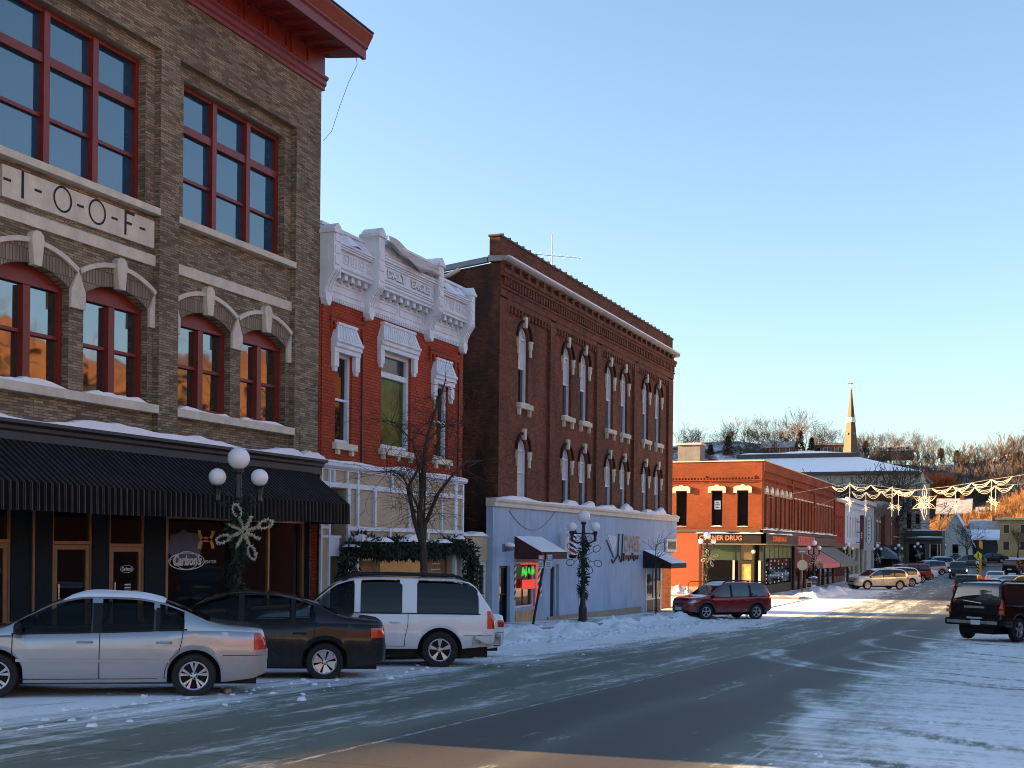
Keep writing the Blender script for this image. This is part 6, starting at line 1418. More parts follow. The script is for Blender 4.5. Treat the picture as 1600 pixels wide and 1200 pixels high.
def car(label, cat, sp, pm, loc, heading, style='five', group=None, name='car', glassm=None, lod=1, rack=False, snowroof=None, wheel_m=ALLOY, lights_on=False, tails_on=False, cladding=None, trim=False, sc=1.0):
    rz = math.atan2(heading[1], heading[0])
    y_loc = loc[1]; see = lod == 1 and sp in (SEDAN, SONATA, XLSUV) and not glassm
    o = thing(name, label, cat, loc, rz, group)
    pitch = math.atan((G(y_loc + heading[1]) - G(y_loc - heading[1])) / 2)
    o.rotation_euler = (0, -pitch, rz); o.scale = (sc, sc, sc)
    Tf, Bf, Wf = pchip(sp['T']), pchip(sp['B']), pchip(sp['W']); Sf = lambda x: pl(sp['S'], x)
    gm = glassm or GLCAR
    def bottom(x):
        z = Sf(x)
        for xw in (sp['xr'], sp['xf']):
            q = sp['arch'] ** 2 - (x - xw) ** 2
            if q > 0: z = max(z, sp['R'] + math.sqrt(q))
        return z
    def section(x, arch=True):
        B, T, W = Bf(x), Tf(x), Wf(x); zs = min(bottom(x) if arch else Sf(x), B - .05); h = max(T - B, .015)
        k = sp['tumble']; Wt = max(.05, W - .055 - k * h); cr = .018 + .055 * min(h, .5); e = T - cr; D = B - zs
        if e < B + .004: e = B + .004
        wz = lambda z: W - .085 * max(0, (.42 - z) / .42) ** 1.5 - (.018 * abs(z - .62) / .4)
        P = [(wz(zs) - .02, zs), (wz(zs + .04), zs + .04)] + [(wz(zs + D * t), zs + D * t) for t in (.3, .52, .70, .86)] + [(W - .035, B - .015), (W - .055, B)]
        for t in (.25, .5, .75): P.append((lerp(W - .055, Wt, t) + .018 * math.sin(math.pi * t) * min(1, h / .3), lerp(B, e, t)))
        P += [(Wt, e), (Wt - .035 if Wt > .1 else Wt * .7, e + cr * .55), (Wt * .72, T - cr * .16), (Wt * .36, T - .003), (0, T)]
        return P
    def yside(x, z):
        P = section(x)[:12]
        if z <= P[0][1]: return P[0][0]
        for (a, b2), (c, d2) in zip(P, P[1:]):
            if z <= d2: return a + (c - a) * (z - b2) / max(1e-6, d2 - b2)
        return P[-1][0]
    def ztop(x, y):
        P = section(x)[11:]
        for (a, b2), (c, d2) in zip(P, P[1:]):
            if y >= c: return b2 + (d2 - b2) * (a - y) / max(1e-6, a - c)
        return P[-1][1]
    x0, x1 = sp['T'][0][0], sp['T'][-1][0]
    xs = set([x0, x1] + [k[0] for key in 'TBW' for k in sp[key]])
    n = int((x1 - x0) / (.07 if lod else .16)); xs |= set(x0 + (x1 - x0) * i / n for i in range(n + 1))
    for xw in (sp['xr'], sp['xf']):
        A = sp['arch']
        for i in range(17 if lod else 9): xs.add(xw - A * math.cos(math.pi * i / (16 if lod else 8)))
        xs |= {xw - A - .004, xw + A + .004}
    xs = sorted(q for q in xs if x0 <= q <= x1); xs = [q for i, q in enumerate(xs) if i == 0 or q - xs[i - 1] > .003]
    b = MB(); rings = []
    for x in xs:
        P = section(x); rings.append([(x, y, z) for y, z in P] + [(x, -y, z) for y, z in P[-2::-1]])
    m = len(rings[0])
    for r in rings: b.v += r
    for i in range(len(rings) - 1):
        for j in range(m - 1): b.f.append((i * m + j, i * m + j + 1, (i + 1) * m + j + 1, (i + 1) * m + j)); b.m.append(0)
    b.f.append(tuple(range(m))); b.m.append(0); b.f.append(tuple((len(rings) - 1) * m + j for j in range(m))[::-1]); b.m.append(0)
    if see:                                                              # real openings behind the clear glass
        b = cut_open(b, rings, m, sp, section, Bf)
    b.build('body', pm, o, world=False, smooth=True, angle=38)
    if see: cabin(o, sp, section, Bf, Tf, Wf)
    c = MB(); zc0 = sp['R'] * .75
    c.box(x0 + .15, x1 - .15, -.60, .60, zc0 - .06, zc0 + .3)
    for xw in (sp['xr'], sp['xf']): c.box(xw - sp['arch'] - .03, xw + sp['arch'] + .03, -.66, .66, zc0, min(Bf(xw) - .03, sp['R'] + sp['arch'] + .03))
    for s_ in (-1, 1):
        for xw in (sp['xr'], sp['xf']): c.box(xw - .5, xw + .5, s_ * .64 - .02, s_ * .64 + .02, zc0, min(Bf(xw) - .03, sp['R'] + sp['arch']))
    c.build('chassis', BLK, o, world=False)
    def sidepatch(mb, xa, xb, zlo, zhi, off, s_, nx=None, nz=4, m=0):
        nx = nx or max(2, int(abs(xb - xa) / .06))
        def fn(p, q):
            x = lerp(xa, xb, p); l, h = zlo(x), zhi(x); z = lerp(l, max(l + .001, h), q); return (x, s_ * (yside(x, z) + off), z)
        mb.grid(nx, nz, fn, m)
    # wheels
    for xw in (sp['xr'], sp['xf']):
        for s_ in (-1, 1):
            W = Wf(xw); R = sp['R']; t = MB(); rr = sp['rim']
            t.lathe([(rr * .98, -.11), (R * .93, -.112), (R * .985, -.08), (R, -.04), (R, .04), (R * .985, .08), (R * .93, .105), (rr * 1.12, .112), (rr * .98, .095)], n=28 if lod else 16, ax='y')
            for k in range(len(t.v)): t.v[k] = (t.v[k][0], t.v[k][1] * (1 if s_ > 0 else -1), t.v[k][2])
            wo_ = t.build('wheel', RUBBER, o, world=False, smooth=True, angle=40); wo_.location = (xw, s_ * (W - .125), R)
            r_ = rim_mesh(rr, style, .085)
            for k in range(len(r_.v)): r_.v[k] = (r_.v[k][0], r_.v[k][1] * (1 if s_ > 0 else -1), r_.v[k][2])
            r_.build('rim', [wheel_m, BLK], wo_, world=False)
    if cladding:
        for s_ in (-1, 1):
            t = MB()
            for xw in (sp['xr'], sp['xf']):
                A = sp['arch']
                for k in range(16):
                    a0, a1 = math.pi * k / 16, math.pi * (k + 1) / 16
                    q = []
                    for a, r_ in ((a0, A - .01), (a1, A - .01), (a1, A + .06), (a0, A + .06)):
                        x = xw + r_ * math.cos(a); z = sp['R'] + r_ * math.sin(a); q.append((x, s_ * (Wf(x) + .012), min(z, Bf(x) - .02)))
                    t.quad(*q)
            t.build('wheel_arch_trim', cladding, o, world=False)
    # glazing
    ed = lambda x: section(x)[11][1]
    for s_ in (1, -1):
        for (xa, xb) in sp['win']:
            g = MB(); zl = lambda x: Bf(x) + .028
            nx = max(3, int(abs(xa - xb) / .05))
            sidepatch(g, xa, xb, zl, lambda x: max(zl(x) + .002, ed(x) - .055 - .05 * sst(.07, .0, abs(x - xb)) * (1 if xb < -.7 else .2)), .006, s_, nx, 4)
            gg_ = glassm if glassm else (GLCLR if see and (sp is not XLSUV or xa > .2) else GLTINT if (sp is XLSUV or sp is BIGSUV or sp is CROSS) and xa < .2 else GLCAR)
            g.build('side_window', gg_, o, world=False)
        t = MB(); xs_ = [sp['win'][0][0] + .02, sp['win'][-1][1] - .04]
        sidepatch(t, xs_[0], xs_[1], lambda x: Bf(x) + .004, lambda x: Bf(x) + .026, .004, s_, None, 1)
        for (a, c_), (d, e) in (zip(sp['win'], sp['win'][1:]) if sp is not XLSUV else ()): sidepatch(t, c_, d, lambda x: Bf(x) + .026, lambda x: ed(x) - .06, .004, s_, 3, 3)
        t.build('window_trim', BLK, o, world=False)
    def toppatch(xa, xb, inset, mat_, nm):
        g = MB()
        def fn(p, q):
            x = lerp(xa, xb, p); W = section(x)[12][0] - inset; y = lerp(-W, W, q); z = ztop(x, abs(y)); dT = (Tf(x + .02) - Tf(x - .02)) / .04; l = math.hypot(1, dT)
            return (x - dT / l * .006, y, z + .006 / l)
        g.grid(12, 12, fn); g.build(nm, mat_, o, world=False, smooth=True)
    toppatch(*sp['ws'], .02, GLCLR if see else GLCAR, 'windshield'); toppatch(*sp['rw'], .05, gm if glassm else GLCLR if see and sp is not XLSUV else GLCAR if sp in (SEDAN, SONATA) else GLTINT, 'rear_window')
    # shut lines, handles, side strip, mirrors
    sm = MB()
    for s_ in (1, -1):
        for i, x in enumerate(sp['doors']):
            zb = Sf(x) + .05
            if i == 2:
                P = []
                for k in range(13):
                    z = lerp(zb, Bf(x) + .01, k / 12); xx = max(x - .06 * sst(.55, .95, z), sp['xr'] + math.sqrt(max(0, (sp['arch'] + .035) ** 2 - (z - sp['R']) ** 2)) if abs(z - sp['R']) < sp['arch'] + .035 else -9); P.append((xx, s_ * (yside(xx, z) + .009), z))
            else: P = [(x, s_ * (yside(x, z) + .009), z) for z in [lerp(zb, Bf(x) + .01, k / 10) for k in range(11)]]
            for p, q in zip(P, P[1:]): sm.quad((p[0] - .006, p[1], p[2]), (p[0] + .006, p[1], p[2]), (q[0] + .005, q[1], q[2]), (q[0] - .005, q[1], q[2]))
        xa, xb = sp['doors'][0], sp['doors'][2] + (.28 if sp['xr'] + sp['arch'] > sp['doors'][2] else 0)
        for k in range(20):
            x, x2 = lerp(xa, xb, k / 20), lerp(xa, xb, (k + 1) / 20); z = Sf(x) + .05
            sm.quad((x, s_ * (yside(x, z) + .003), z), (x2, s_ * (yside(x2, z) + .003), z), (x2, s_ * (yside(x2, z + .008) + .003), z + .009), (x, s_ * (yside(x, z + .008) + .003), z + .009))
    sm.build('door_seam', BLK, o, world=False)
    for s_ in (1, -1):
        for i in (0, 1):
            x = sp['doors'][i + 1] + .20; z = sp['hz']; y = yside(x, z); h = MB()
            h.tube([(x - .10, s_ * (y - .01), z), (x - .085, s_ * (y + .022), z + .003), (x + .085, s_ * (y + .022), z + .003), (x + .10, s_ * (y - .01), z)], .021, 6); h.build('door_handle', pm, o, world=False)
        if trim:
            t = MB(); sidepatch(t, sp['doors'][0] - .05, sp['doors'][2] + .12, lambda x: .515, lambda x: .555, .014, s_, 10, 1); sidepatch(t, sp['doors'][0] - .05, sp['doors'][2] + .12, lambda x: .553, lambda x: .560, .006, s_, 10, 1); t.build('side_strip', pm, o, world=False)
        x = sp['win'][0][0] - .10; z = Bf(x) + .07; y = yside(x, z); h = MB()
        h.ball((x + .02, s_ * (y + .12), z + .03), .115, 12, sq=(.55, .95, .72)); h.tube([(x, s_ * y, z - .03), (x, s_ * (y + .10), z)], .03, 6); h.build('wing_mirror', BLK if (sp is SEDAN or sp is SONATA) else pm, o, world=False)
    # lamps
    for s_ in (1, -1):
        a, b_, z0, z1 = sp['head']; g = MB(); sidepatch(g, a, b_, lambda x: lerp(z0 + .06, z0, (x - a) / (b_ - a)), lambda x: min(z1, Bf(x) - .005), .008, s_, 8, 4)
        g.build('headlight', mat('lit_headlamp', (1.0, .86, .55), .2, var=0, emit=1.2) if lights_on else CLRL, o, world=False)
        a, b_, z0, z1 = sp['tail']; g = MB(); sidepatch(g, a, b_, lambda x: z0 + .0, lambda x: min(z1, (Bf(x) if not sp in (XLSUV, BIGSUV, RAV) else ed(x)) - .005), .010, s_, 7, 5)
        g.build('tail_light', mat('lit_tail_lamp', (.9, .03, .02), .2, var=0, emit=.4) if tails_on else REDL, o, world=False)
    # plates, grille, bumper seams
    g = MB(); z = sp['bumper_z'] - .12; g.box(x1 - .01, x1 + .025, -.26, .26, z - .14, z + .0); g.box(x0 - .025, x0 + .01, -.26, .26, z + .02, z + .17); g.build('number_plate', PLATE, o, world=False)
    g = MB(); xg = x1 - .10; zt = Bf(xg) - .06; g.box(x1 - .05, x1 + .008, -.40, .40, sp['bumper_z'] - .03, max(sp['bumper_z'] + .05, Tf(x1 - .05) - .06)); g.box(x1 - .05, x1 + .010, -.5, .5, .34, .44); g.build('grille', PLASTIC, o, world=False)
    g = MB()
    for s_ in (1, -1):
        sidepatch(g, x0 + .02, sp['xr'] - sp['arch'] - .02, lambda x: sp['bumper_z'] - .005, lambda x: sp['bumper_z'] + .004, .003, s_, 10, 1)
        sidepatch(g, sp['xf'] + sp['arch'] + .02, x1 - .06, lambda x: sp['bumper_z'] - .05, lambda x: sp['bumper_z'] - .042, .003, s_, 10, 1)
    g.build('bumper_seam', BLK, o, world=False)
    if rack:
        for s_ in (1, -1):
            g = MB(); P = [(lerp(.35, -2.2, k / 14), s_ * (section(lerp(.35, -2.2, k / 14))[12][0] - .04), Tf(lerp(.35, -2.2, k / 14)) + (.055 if 0 < k < 14 else -.02)) for k in range(15)]; g.tube(P, .028, 6); g.build('roof_rail', BLK, o, world=False)
    if snowroof:
        g = MB(); xa, xb, h = snowroof; r = random.Random(int(abs(loc[1]) * 10));
        def fn(p, q):
            x = lerp(xa, xb, p); W = section(x)[12][0] + .0; y = lerp(-W, W, q); e = min(1, 7 * min(p, 1 - p)) * min(1, 9 * min(q, 1 - q))
            return (x, y, ztop(x, min(abs(y), W * .999)) - .004 + h * e ** .5 * (1 + .25 * math.sin(7 * p + 3) * math.sin(6 * q + 1)))
        g.grid(18, 16, fn); g.build('roof_snow', SNOW, o, world=False, smooth=True)
    o['_yside'] = 0; del o['_yside']
    return o, dict(section=section, yside=yside, Tf=Tf, Bf=Bf, Wf=Wf, x0=x0, x1=x1)
def put(u, v, xw, s_, heading, sc=1.0):
    """car origin such that its wheel contact (xw along, s_ half track) lands on the photo's pixel (u, v) on the road"""
    d = ray(u, v); lo, hi = 3.0, 260.0
    for _ in range(60):
        mid = (lo + hi) / 2; p = d * mid
        if ZC + p.z > RG(p.x, p.y): lo = mid
        else: hi = mid
    p = d * lo; h = Vector((heading[0], heading[1], 0)).normalized(); l = Vector((-h.y, h.x, 0))
    c = Vector((p.x, p.y, 0)) - h * xw * sc - l * s_ * sc
    return (c.x, c.y, p.z + ZC + (RG(c.x, c.y) - RG(p.x, p.y)) * .5 + .006)
GP = 'cars parked at an angle along the left kerb'
SILV = paint('silver_car_paint', (.37, .385, .41), metal=.75, rough=.28, dirt=.9); BLKP = paint('black_car_paint', (.003, .0035, .0045), rough=.22, dirt=.08, coat=.35)
WHCP = paint('white_car_paint', (.66, .70, .74), rough=.28, dirt=.55); REDCP = paint('dark_red_car_paint', (.22, .008, .008), metal=.2, rough=.22, dirt=.18)
CHAMP = paint('champagne_car_paint', (.60, .55, .46), metal=.35, rough=.25, dirt=.25); SILV2 = paint('grey_silver_paint', (.38, .40, .43), metal=.6, rough=.3, dirt=.3)
def hd(a): return (-math.cos(math.radians(a)), -math.sin(math.radians(a)))
h = hd(37.5)
car('silver sedan with a snowy roof and red tail light, nearest the camera', 'car', SEDAN, SILV, put(302, 1087, -1.35, .78, h, .945), h, 'split', GP, sc=.945, trim=True, snowroof=(-.95, .5, .045))
h = hd(34)
car('black sedan with six-spoke silver wheels parked between the silver sedan and the white SUV', 'car', SONATA, BLKP, put(508, 1061, -1.37, .78, h, .96), h, 'six', GP, sc=.96)
h = hd(31)
suv, Q = car('white SUV with a black roof rack and rust-stained rear bumper', 'SUV', XLSUV, WHCP, put(686, 1042, -1.64, .82, h, .93), h, 'five', GP, sc=.93, rack=True)
g = MB()
for s_ in (1, -1):
    P = [(x, s_ * (Q['yside'](x, .58) + .02), z) for x, z in ((-2.30, .44), (-2.30, .66), (-2.45, .70), (-2.78, .72), (-2.84, .70), (-2.84, .52), (-2.7, .46))]
    g.mesh([(x, y, z) for x, y, z in P] + [(x, y - s_ * .12, z) for x, y, z in P], [tuple(range(7)), tuple(range(7, 14))] + [(i, (i + 1) % 7, 7 + (i + 1) % 7, 7 + i) for i in range(7)])
g.box(-2.90, -2.78, -.80, .80, .48, .70); g.build('rear_bumper', mat('dented_rusty_bumper', (.34, .32, .30), .55, var=.75, vs=5), suv, world=False)
g = MB(); g.tube([(-2.85, -.2, .42), (-3.0, -.2, .42)], .04, 6); g.box(-2.98, -2.80, -.05, .05, .40, .48); g.build('tow_hitch', BLK, suv, world=False)
h = hd(50)
car('white sedan mostly hidden beyond the white SUV, its red tail light showing', 'car', SONATA, WHCP, put(727, 1029, -1.35, .78, h, .93), h, 'split', GP, sc=.93, snowroof=(-.9, .4, .05))
h = hd(36)
h = hd(46)
car('dark red compact SUV stopped at the corner of the crossing', 'SUV', RAV, REDCP, put(1181, 967.5, -1.33, .8, h), h, 'five', None, cladding=PLASTIC, snowroof=(-.2, .45, .03), rack=True)
h = (math.sin(math.radians(29)), math.cos(math.radians(29)))
tah, Q = car('big black SUV cut off at the right edge, seen from behind', 'SUV', BIGSUV, BLKP, put(1588, 1004, -1.48, -.86, h), h, 'five', None, rack=True, glassm=GLB)
g = MB(); g.box(-2.70, -2.50, -.92, .92, .50, .72); g.box(-2.66, -2.4, -.98, -.90, .52, .70); g.box(-2.66, -2.4, .90, .98, .52, .70); g.build('rear_bumper', BLK, tah, world=False)
g = MB(); g.box(-2.715, -2.70, -.88, .88, .56, .66); g.build('bumper_strip', mat('tarnished_chrome', (.30, .31, .30), .35, metal=.6, var=.6, vs=4), tah, world=False)
g = MB(); g.box(-2.722, -2.715, -.30, .02, .53, .68); g.build('number_plate', PLATE, tah, world=False)
g = MB(); g.box(-2.60, -2.55, -.35, .35, 1.06, 1.13); g.tube([(-2.57, -.25, 1.22), (-2.585, .40, 1.30)], .012, 5); g.build('tailgate_handle', CHROME, tah, world=False)
g = MB()
for s_ in (1, -1): g.box(-2.575, -2.50, s_ * .93 - .07, s_ * .93 + .07, .90, 1.0); g.box(-2.578, -2.52, s_ * .93 - .06, s_ * .93 + .06, 1.06, 1.12)
g.build('reverse_light', AMBL, tah, world=False)
far = [('champagne crossover nearest the crossing in the far parked row', CROSS, CHAMP, 1405, 921.5, 'six', 'SUV'),
       ('white crossover just behind the champagne crossover', CROSS, WHCP, 1424, 917, 'five', 'SUV'),
       ('dark red boxy SUV between two white cars in the far parked row', BIGSUV, REDCP, 1440, 911, 'five', 'SUV'),
       ('white sedan behind the boxy dark red SUV', SEDAN, WHCP, 1454, 906, 'split', 'car'),
       ('silver crossover with dark windows farther up the parked row', CROSS, SILV2, 1471, 899, 'five', 'SUV'),
       ('small silver sedan behind the silver crossover', SEDAN, SILV2, 1480, 895, 'split', 'car')]
for i, (lab, sp, pm, u, v, stl, cat) in enumerate(far):
    h = hd(36); L = put(u, v, sp['xr'], .8, h)
    car(lab, cat, sp, pm, L, h, stl, 'cars parked along the far left kerb', lod=0, snowroof=(-1.2, .3, .05) if i in (4, 5) else None, rack=(i == 2))
h = (.05, -1); L = put(1497, 903.5, 0, 0, h); car('dark oncoming SUV with both headlights lit', 'SUV', BIGSUV, BLKP, L, h, 'five', lod=0, lights_on=True)
p = at_depth(1556, 917, 112); car('silver sedan driving away with glowing tail lights', 'car', SEDAN, SILV2, (p.x, p.y, G(p.y) + .01), (.03, 1), 'split', lod=0, tails_on=True)
p = at_depth(1516, 930, 84); car('small black hatchback with a red tail light ahead of the big black SUV', 'car', RAV, BLKP, (p.x, p.y, G(p.y) + .01), (.10, 1), 'five', lod=0)
p = at_depth(1590, 902, 96); car('dark saloon mostly hidden behind the big black SUV roof', 'car', SEDAN, paint('dark_blue_car_paint', (.02, .03, .05), rough=.2, dirt=.3), (p.x, p.y, G(p.y) + .01), (.6, .8), 'split', lod=0)
for i, (lab, u, v, dep, sp, pm, hh) in enumerate([
        ('dark grey crossover parked side-on before the white house', 1512, 881, 172, CROSS, paint('dark_grey_car_paint', (.03, .032, .04), rough=.2, dirt=.2), (-.98, -.2)),
        ('black saloon parked behind the dark grey crossover', 1549, 872, 184, SEDAN, BLKP, (-.98, -.2)),
        ('dark blue car side-on in front of the low shop', 1491, 878, 178, SEDAN, BLKP, (-.98, -.2)),
        ('snow-covered pale car parked against the low shop', 1462, 881, 166, CROSS, SILV2, (-.9, -.4)),
        ('black SUV at the right edge near the yellow brick building', 1592, 884, 150, BIGSUV, BLKP, (.4, .9))]):
    p = at_depth(u, v, dep); car(lab, 'car', sp, pm, (p.x, p.y, G(p.y) + .01), hh, 'split', lod=0, snowroof=(-1.5, .4, .08) if i == 3 else None)
# ---------------------------------------------------------------- street lamps with three globes, wreaths and snowflakes
def lamp_parts(o, big=True, swag=True, flake='star'):
    H = 3.9
    p = MB(); p.lathe([(.001, 0), (.20, 0), (.20, .10), (.15, .16), (.14, .55), (.10, .70), (.085, .95), (.075, 1.0), (.062, 2.9), (.085, 2.95), (.07, 3.05), (.055, H - .5), (.09, H - .46), (.10, H - .40), (.001, H - .38)], n=12)
    p.build('post', IRON, o, world=False)
    a = MB()
    dx = .40
    for s_ in (1, -1):
        a.tube([(0, 0, H - 1.05), (s_ * .20, 0, H - 1.12), (s_ * dx, 0, H - 1.02)], .03, 6); a.tube([(0, 0, H - .78), (s_ * dx, 0, H - .80)], .022, 6)
        a.lathe([(.03, H - 1.06), (.06, H - 1.0), (.05, H - .90), (.07, H - .78), (.10, H - .73), (.02, H - .72)], (s_ * dx, 0, 0), 10)
        a.tube([(s_ * .06, 0, H - .95), (s_ * .2, 0, H - .86), (s_ * .3, 0, H - .98), (s_ * .2, 0, H - 1.04)], .012, 5)
    a.build('arm', IRON, o, world=False)
    g = MB(); g.ball((0, 0, H - .19), .215, 24 if big else 14); g.build('globe', GLOBE, o, world=False, smooth=True)
    for s_ in (1, -1): g = MB(); g.ball((s_ * dx, 0, H - .555), .168, 24 if big else 14); g.build('globe', GLOBE, o, world=False, smooth=True)
    return H
def snowflake(mb, c, R, tilt, n=8, loop=True, r=.02):
    """tinsel snowflake: arms ending in open loops"""
    ux = Vector((math.cos(tilt), math.sin(tilt), 0)); uz = Vector((0, 0, 1)); c = Vector(c)
    for k in range(n):
        a = 2 * math.pi * k / n + .35; d = ux * math.cos(a) + uz * math.sin(a); e = ux * -math.sin(a) + uz * math.cos(a)
        L = R if k % 2 == 0 else R * .62
        if loop and k % 2 == 0:
            mb.tube([c + d * L * q for q in (.08, .35, .52)], r * 1.5, 5); P = [c + d * L * (.76 - .25 * math.cos(t)) + e * L * .15 * math.sin(t) for t in [2 * math.pi * i / 10 for i in range(11)]]; mb.tube(P, r * 1.15, 5)
        else: mb.tube([c + d * L * q for q in (.08, .5, .95)], r * 1.4, 5)
def tinsel_flake(mb, c, R, tilt, seed=1):
    ux = Vector((math.cos(tilt), math.sin(tilt), 0)); uz = Vector((0, 0, 1)); c = Vector(c)
    for k in range(8):
        a = 2 * math.pi * k / 8 + .35; d = ux * math.cos(a) + uz * math.sin(a); e = ux * -math.sin(a) + uz * math.cos(a)
        if k % 2 == 0: P = [c + d * R * q for q in (.08, .35, .52)]; Q = [c + d * R * (.76 - .25 * math.cos(t)) + e * R * .13 * math.sin(t) for t in [2 * math.pi * i / 10 for i in range(11)]]
        else: P = [c + d * R * q for q in (.08, .35, .58)]; Q = None
        for W_ in (P, Q):
            if W_: mb.tube(W_, .009, 4); garland(mb, W_, .022, 210, seed * 10 + k, .034)
LG = 'three-globe street lamps'
tilt = YAW + .35
def street_lamp(label, x, y, z, rz, wreath=True, flake=1, big=True, seed=1, wrap_leafs=1500):
    o = thing('street_lamp', label, 'street lamp', (x, y, z), rz, LG); H = lamp_parts(o, big)
    if wreath:
        w_ = MB(); P = [(.07 * math.cos(k * .8), .07 * math.sin(k * .8), lerp(.9 if flake != 1 else .3, H - 1.0, k / 26)) for k in range(27)]; garland(w_, P, .15, wrap_leafs, seed, .11); w_.build('evergreen_wrap', WREATH, o, world=False)
        t = MB()
        if flake == 1: (tinsel_flake(t, (.14, -.16, 2.3), .56, .0, seed) if wrap_leafs >= 1500 else snowflake(t, (.14, -.16, 2.3), .54, .0, r=.016))
        else:
            for (dx, dz, an) in ((.34, 2.5, .7), (.36, 2.12, -.25), (-.34, 2.55, 2.4), (-.32, 2.15, 3.4), (.15, 2.0, -1.2)):
                c = Vector((dx, -.12, dz)); d = Vector((math.cos(an), 0, math.sin(an))); e = Vector((-d.z, 0, d.x))
                t.tube([c + d * .22 * (1 - math.cos(q)) * .5 * 1.3 + e * .11 * math.sin(q) for q in [2 * math.pi * i / 8 for i in range(9)]], .014, 5); t.tube([Vector((0, -.1, 2.3)), c], .012, 4)
        t.build('snowflake_ornament', TINSEL if flake == 1 else mat('dark_wire_ornament', (.05, .055, .05), .5), o, world=False)
    return o
rzc = YAW
street_lamp('three-globe lamp with a tinsel snowflake in front of the striped awning', -14.0, 19.6, G(19.6) + .15, rzc + .1, True, 1, seed=3)
street_lamp('three-globe lamp wrapped in evergreen before the pale blue wall', -14.0, 39.6, G(39.6) + .15, rzc, True, 2, seed=5, wrap_leafs=700)
p = at_depth(1105, 832, 77); street_lamp('three-globe lamp standing before the drug store side windows', p.x, p.y, p.z - 3.9, rzc, True, 1, seed=7)
for lab, u, v, dep, fl in (('three-globe lamp beside the mailbox under the pink awning', 1272, 844.5, 92, True), ('three-globe lamp in front of the white painted front', 1325, 848, 118, True), ('three-globe lamp left of the olive front with the heavy cornice', 1371, 850, 136, True),
        ('three-globe lamp in front of the long brown-red brick block', 1404, 850, 148, True), ('three-globe lamp just left of the low snowy-ledged shop', 1434, 847.5, 160, True), ('three-globe lamp in front of the low snowy-ledged shop, partly behind another', 1459, 848, 172, False), ('farthest three-globe lamp at the right end of the low shop', 1473, 846, 180, False)):
    p = at_depth(u, v, dep); zg = max(G(p.y) + .1, p.z - 3.9); street_lamp(lab, p.x, p.y, p.z - 3.9, rzc, fl, 1, big=False, seed=int(u), wrap_leafs=700)
# ---------------------------------------------------------------- signs, boxes, rack
def f_cam(c, rz):
    ux = Vector((math.cos(rz), math.sin(rz), 0)); n = Vector((math.sin(rz), -math.cos(rz), 0)); c = Vector(c)
    return lambda u, z, d: tuple(c + ux * u + Vector((0, 0, z)) + n * d)
pb, pt = at_depth(832, 980, 40.5), at_depth(853, 863, 40.2)
S1 = thing('sign_post', 'leaning dark post with red and green street signs in front of the burgundy awning', 'sign post', tuple(pb))
g = MB(); g.tube([pb, pt], .045, 6); g.build('post', IRON, S1)
SG = mat('green_street_sign', (.10, .26, .25), .5, var=.25, vs=12); SR = mat('red_sign', (.42, .03, .035), .5, var=.15); SW = mat('white_sign', (.55, .60, .66), .5, var=.2, vs=14)
for nm, (u0, v0, u1, v1), m in (('red_plate', (841, 867, 851, 875), SR), ('white_plate', (841, 877, 849, 888), SW), ('green_plate', (854.5, 866, 864, 876), SG), ('white_plate', (852.5, 876.5, 862, 888), SW)):
    a, c_ = at_depth(u0, v0, 40.1), at_depth(u1, v1, 40.1); cx = (a + c_) / 2; hw, hh = (Vector((c_.x - a.x, c_.y - a.y, 0)).length) / 2, (a.z - c_.z) / 2
    f_ = f_cam(cx, YAW); g = MB(); g.fbox(f_, -hw, hw, -hh, hh, -.01, .01); q = g.build(nm, m, S1)
    g = MB()
    for k in range(3): g.fbox(f_, -hw * .7, hw * (.7 - .2 * (k % 2)), hh * (.5 - .5 * k) - .018, hh * (.5 - .5 * k) + .018, .01, .014)
    g.build('sign_marks', SW if m is not SW else SG, q)
p = at_depth(1253, 930, 88); S2 = thing('stop_sign', 'back of an octagonal stop sign under a green street-name blade', 'sign', (p.x, p.y, p.z))
f_ = f_cam((p.x, p.y, 0), YAW); zt = at_depth(1253, 859, 88).z; g = MB(); g.fbox(f_, -.04, .04, p.z - .1, zt, -.03, .03); g.build('post', mat('weathered_wood_post', (.30, .25, .20), .8), S2)
c = at_depth(1253, 883, 88).z; g = MB(); R_ = .40; g.fprism(f_, [(R_ * math.cos(math.pi / 8 + k * math.pi / 4), c + R_ * math.sin(math.pi / 8 + k * math.pi / 4)) for k in range(8)], .03, .05); g.build('octagon_plate', mat('tan_aluminium_back', (.46, .43, .35), .5, metal=.1), S2)
g = MB(); zz = at_depth(1253, 862, 88).z; g.fbox(f_, -.34, .30, zz - .12, zz + .10, .031, .045); sb_ = g.build('street_name_blade', mat('teal_street_blade', (.03, .22, .19), .5), S2)
g = MB(); g.fbox(f_, -.22, .18, zz - .03, zz + .02, .045, .048); g.build('sign_marks', SW, sb_)
p = at_depth(1270, 927, 88); M1 = thing('mailbox', 'dark blue street mailbox topped with snow beside the stop sign', 'mailbox', (p.x, p.y, p.z)); f_ = f_cam(p, YAW)
g = MB(); g.fprism(f_, [(-.30, .1), (.30, .1), (.30, .95), (.24, 1.10), (.1, 1.17), (-.1, 1.17), (-.24, 1.10), (-.30, .95)], -.3, .25); g.fbox(f_, -.28, -.22, -.1, .1, -.2, .2); g.fbox(f_, .22, .28, -.1, .1, -.2, .2); g.build('body', mat('postal_blue', (.018, .032, .10), .4), M1)
g = MB(); g.fbox(f_, -.14, .16, .45, .62, .25, .256); g.fbox(f_, -.2, .2, .8, .83, .25, .262); g.build('label', SW, M1); g = MB(); snowcap(g, f_, -.3, .3, 1.12, -.3, .26, .14, seed=2, step=.05); g.build('snow_cap', SNOW, M1)
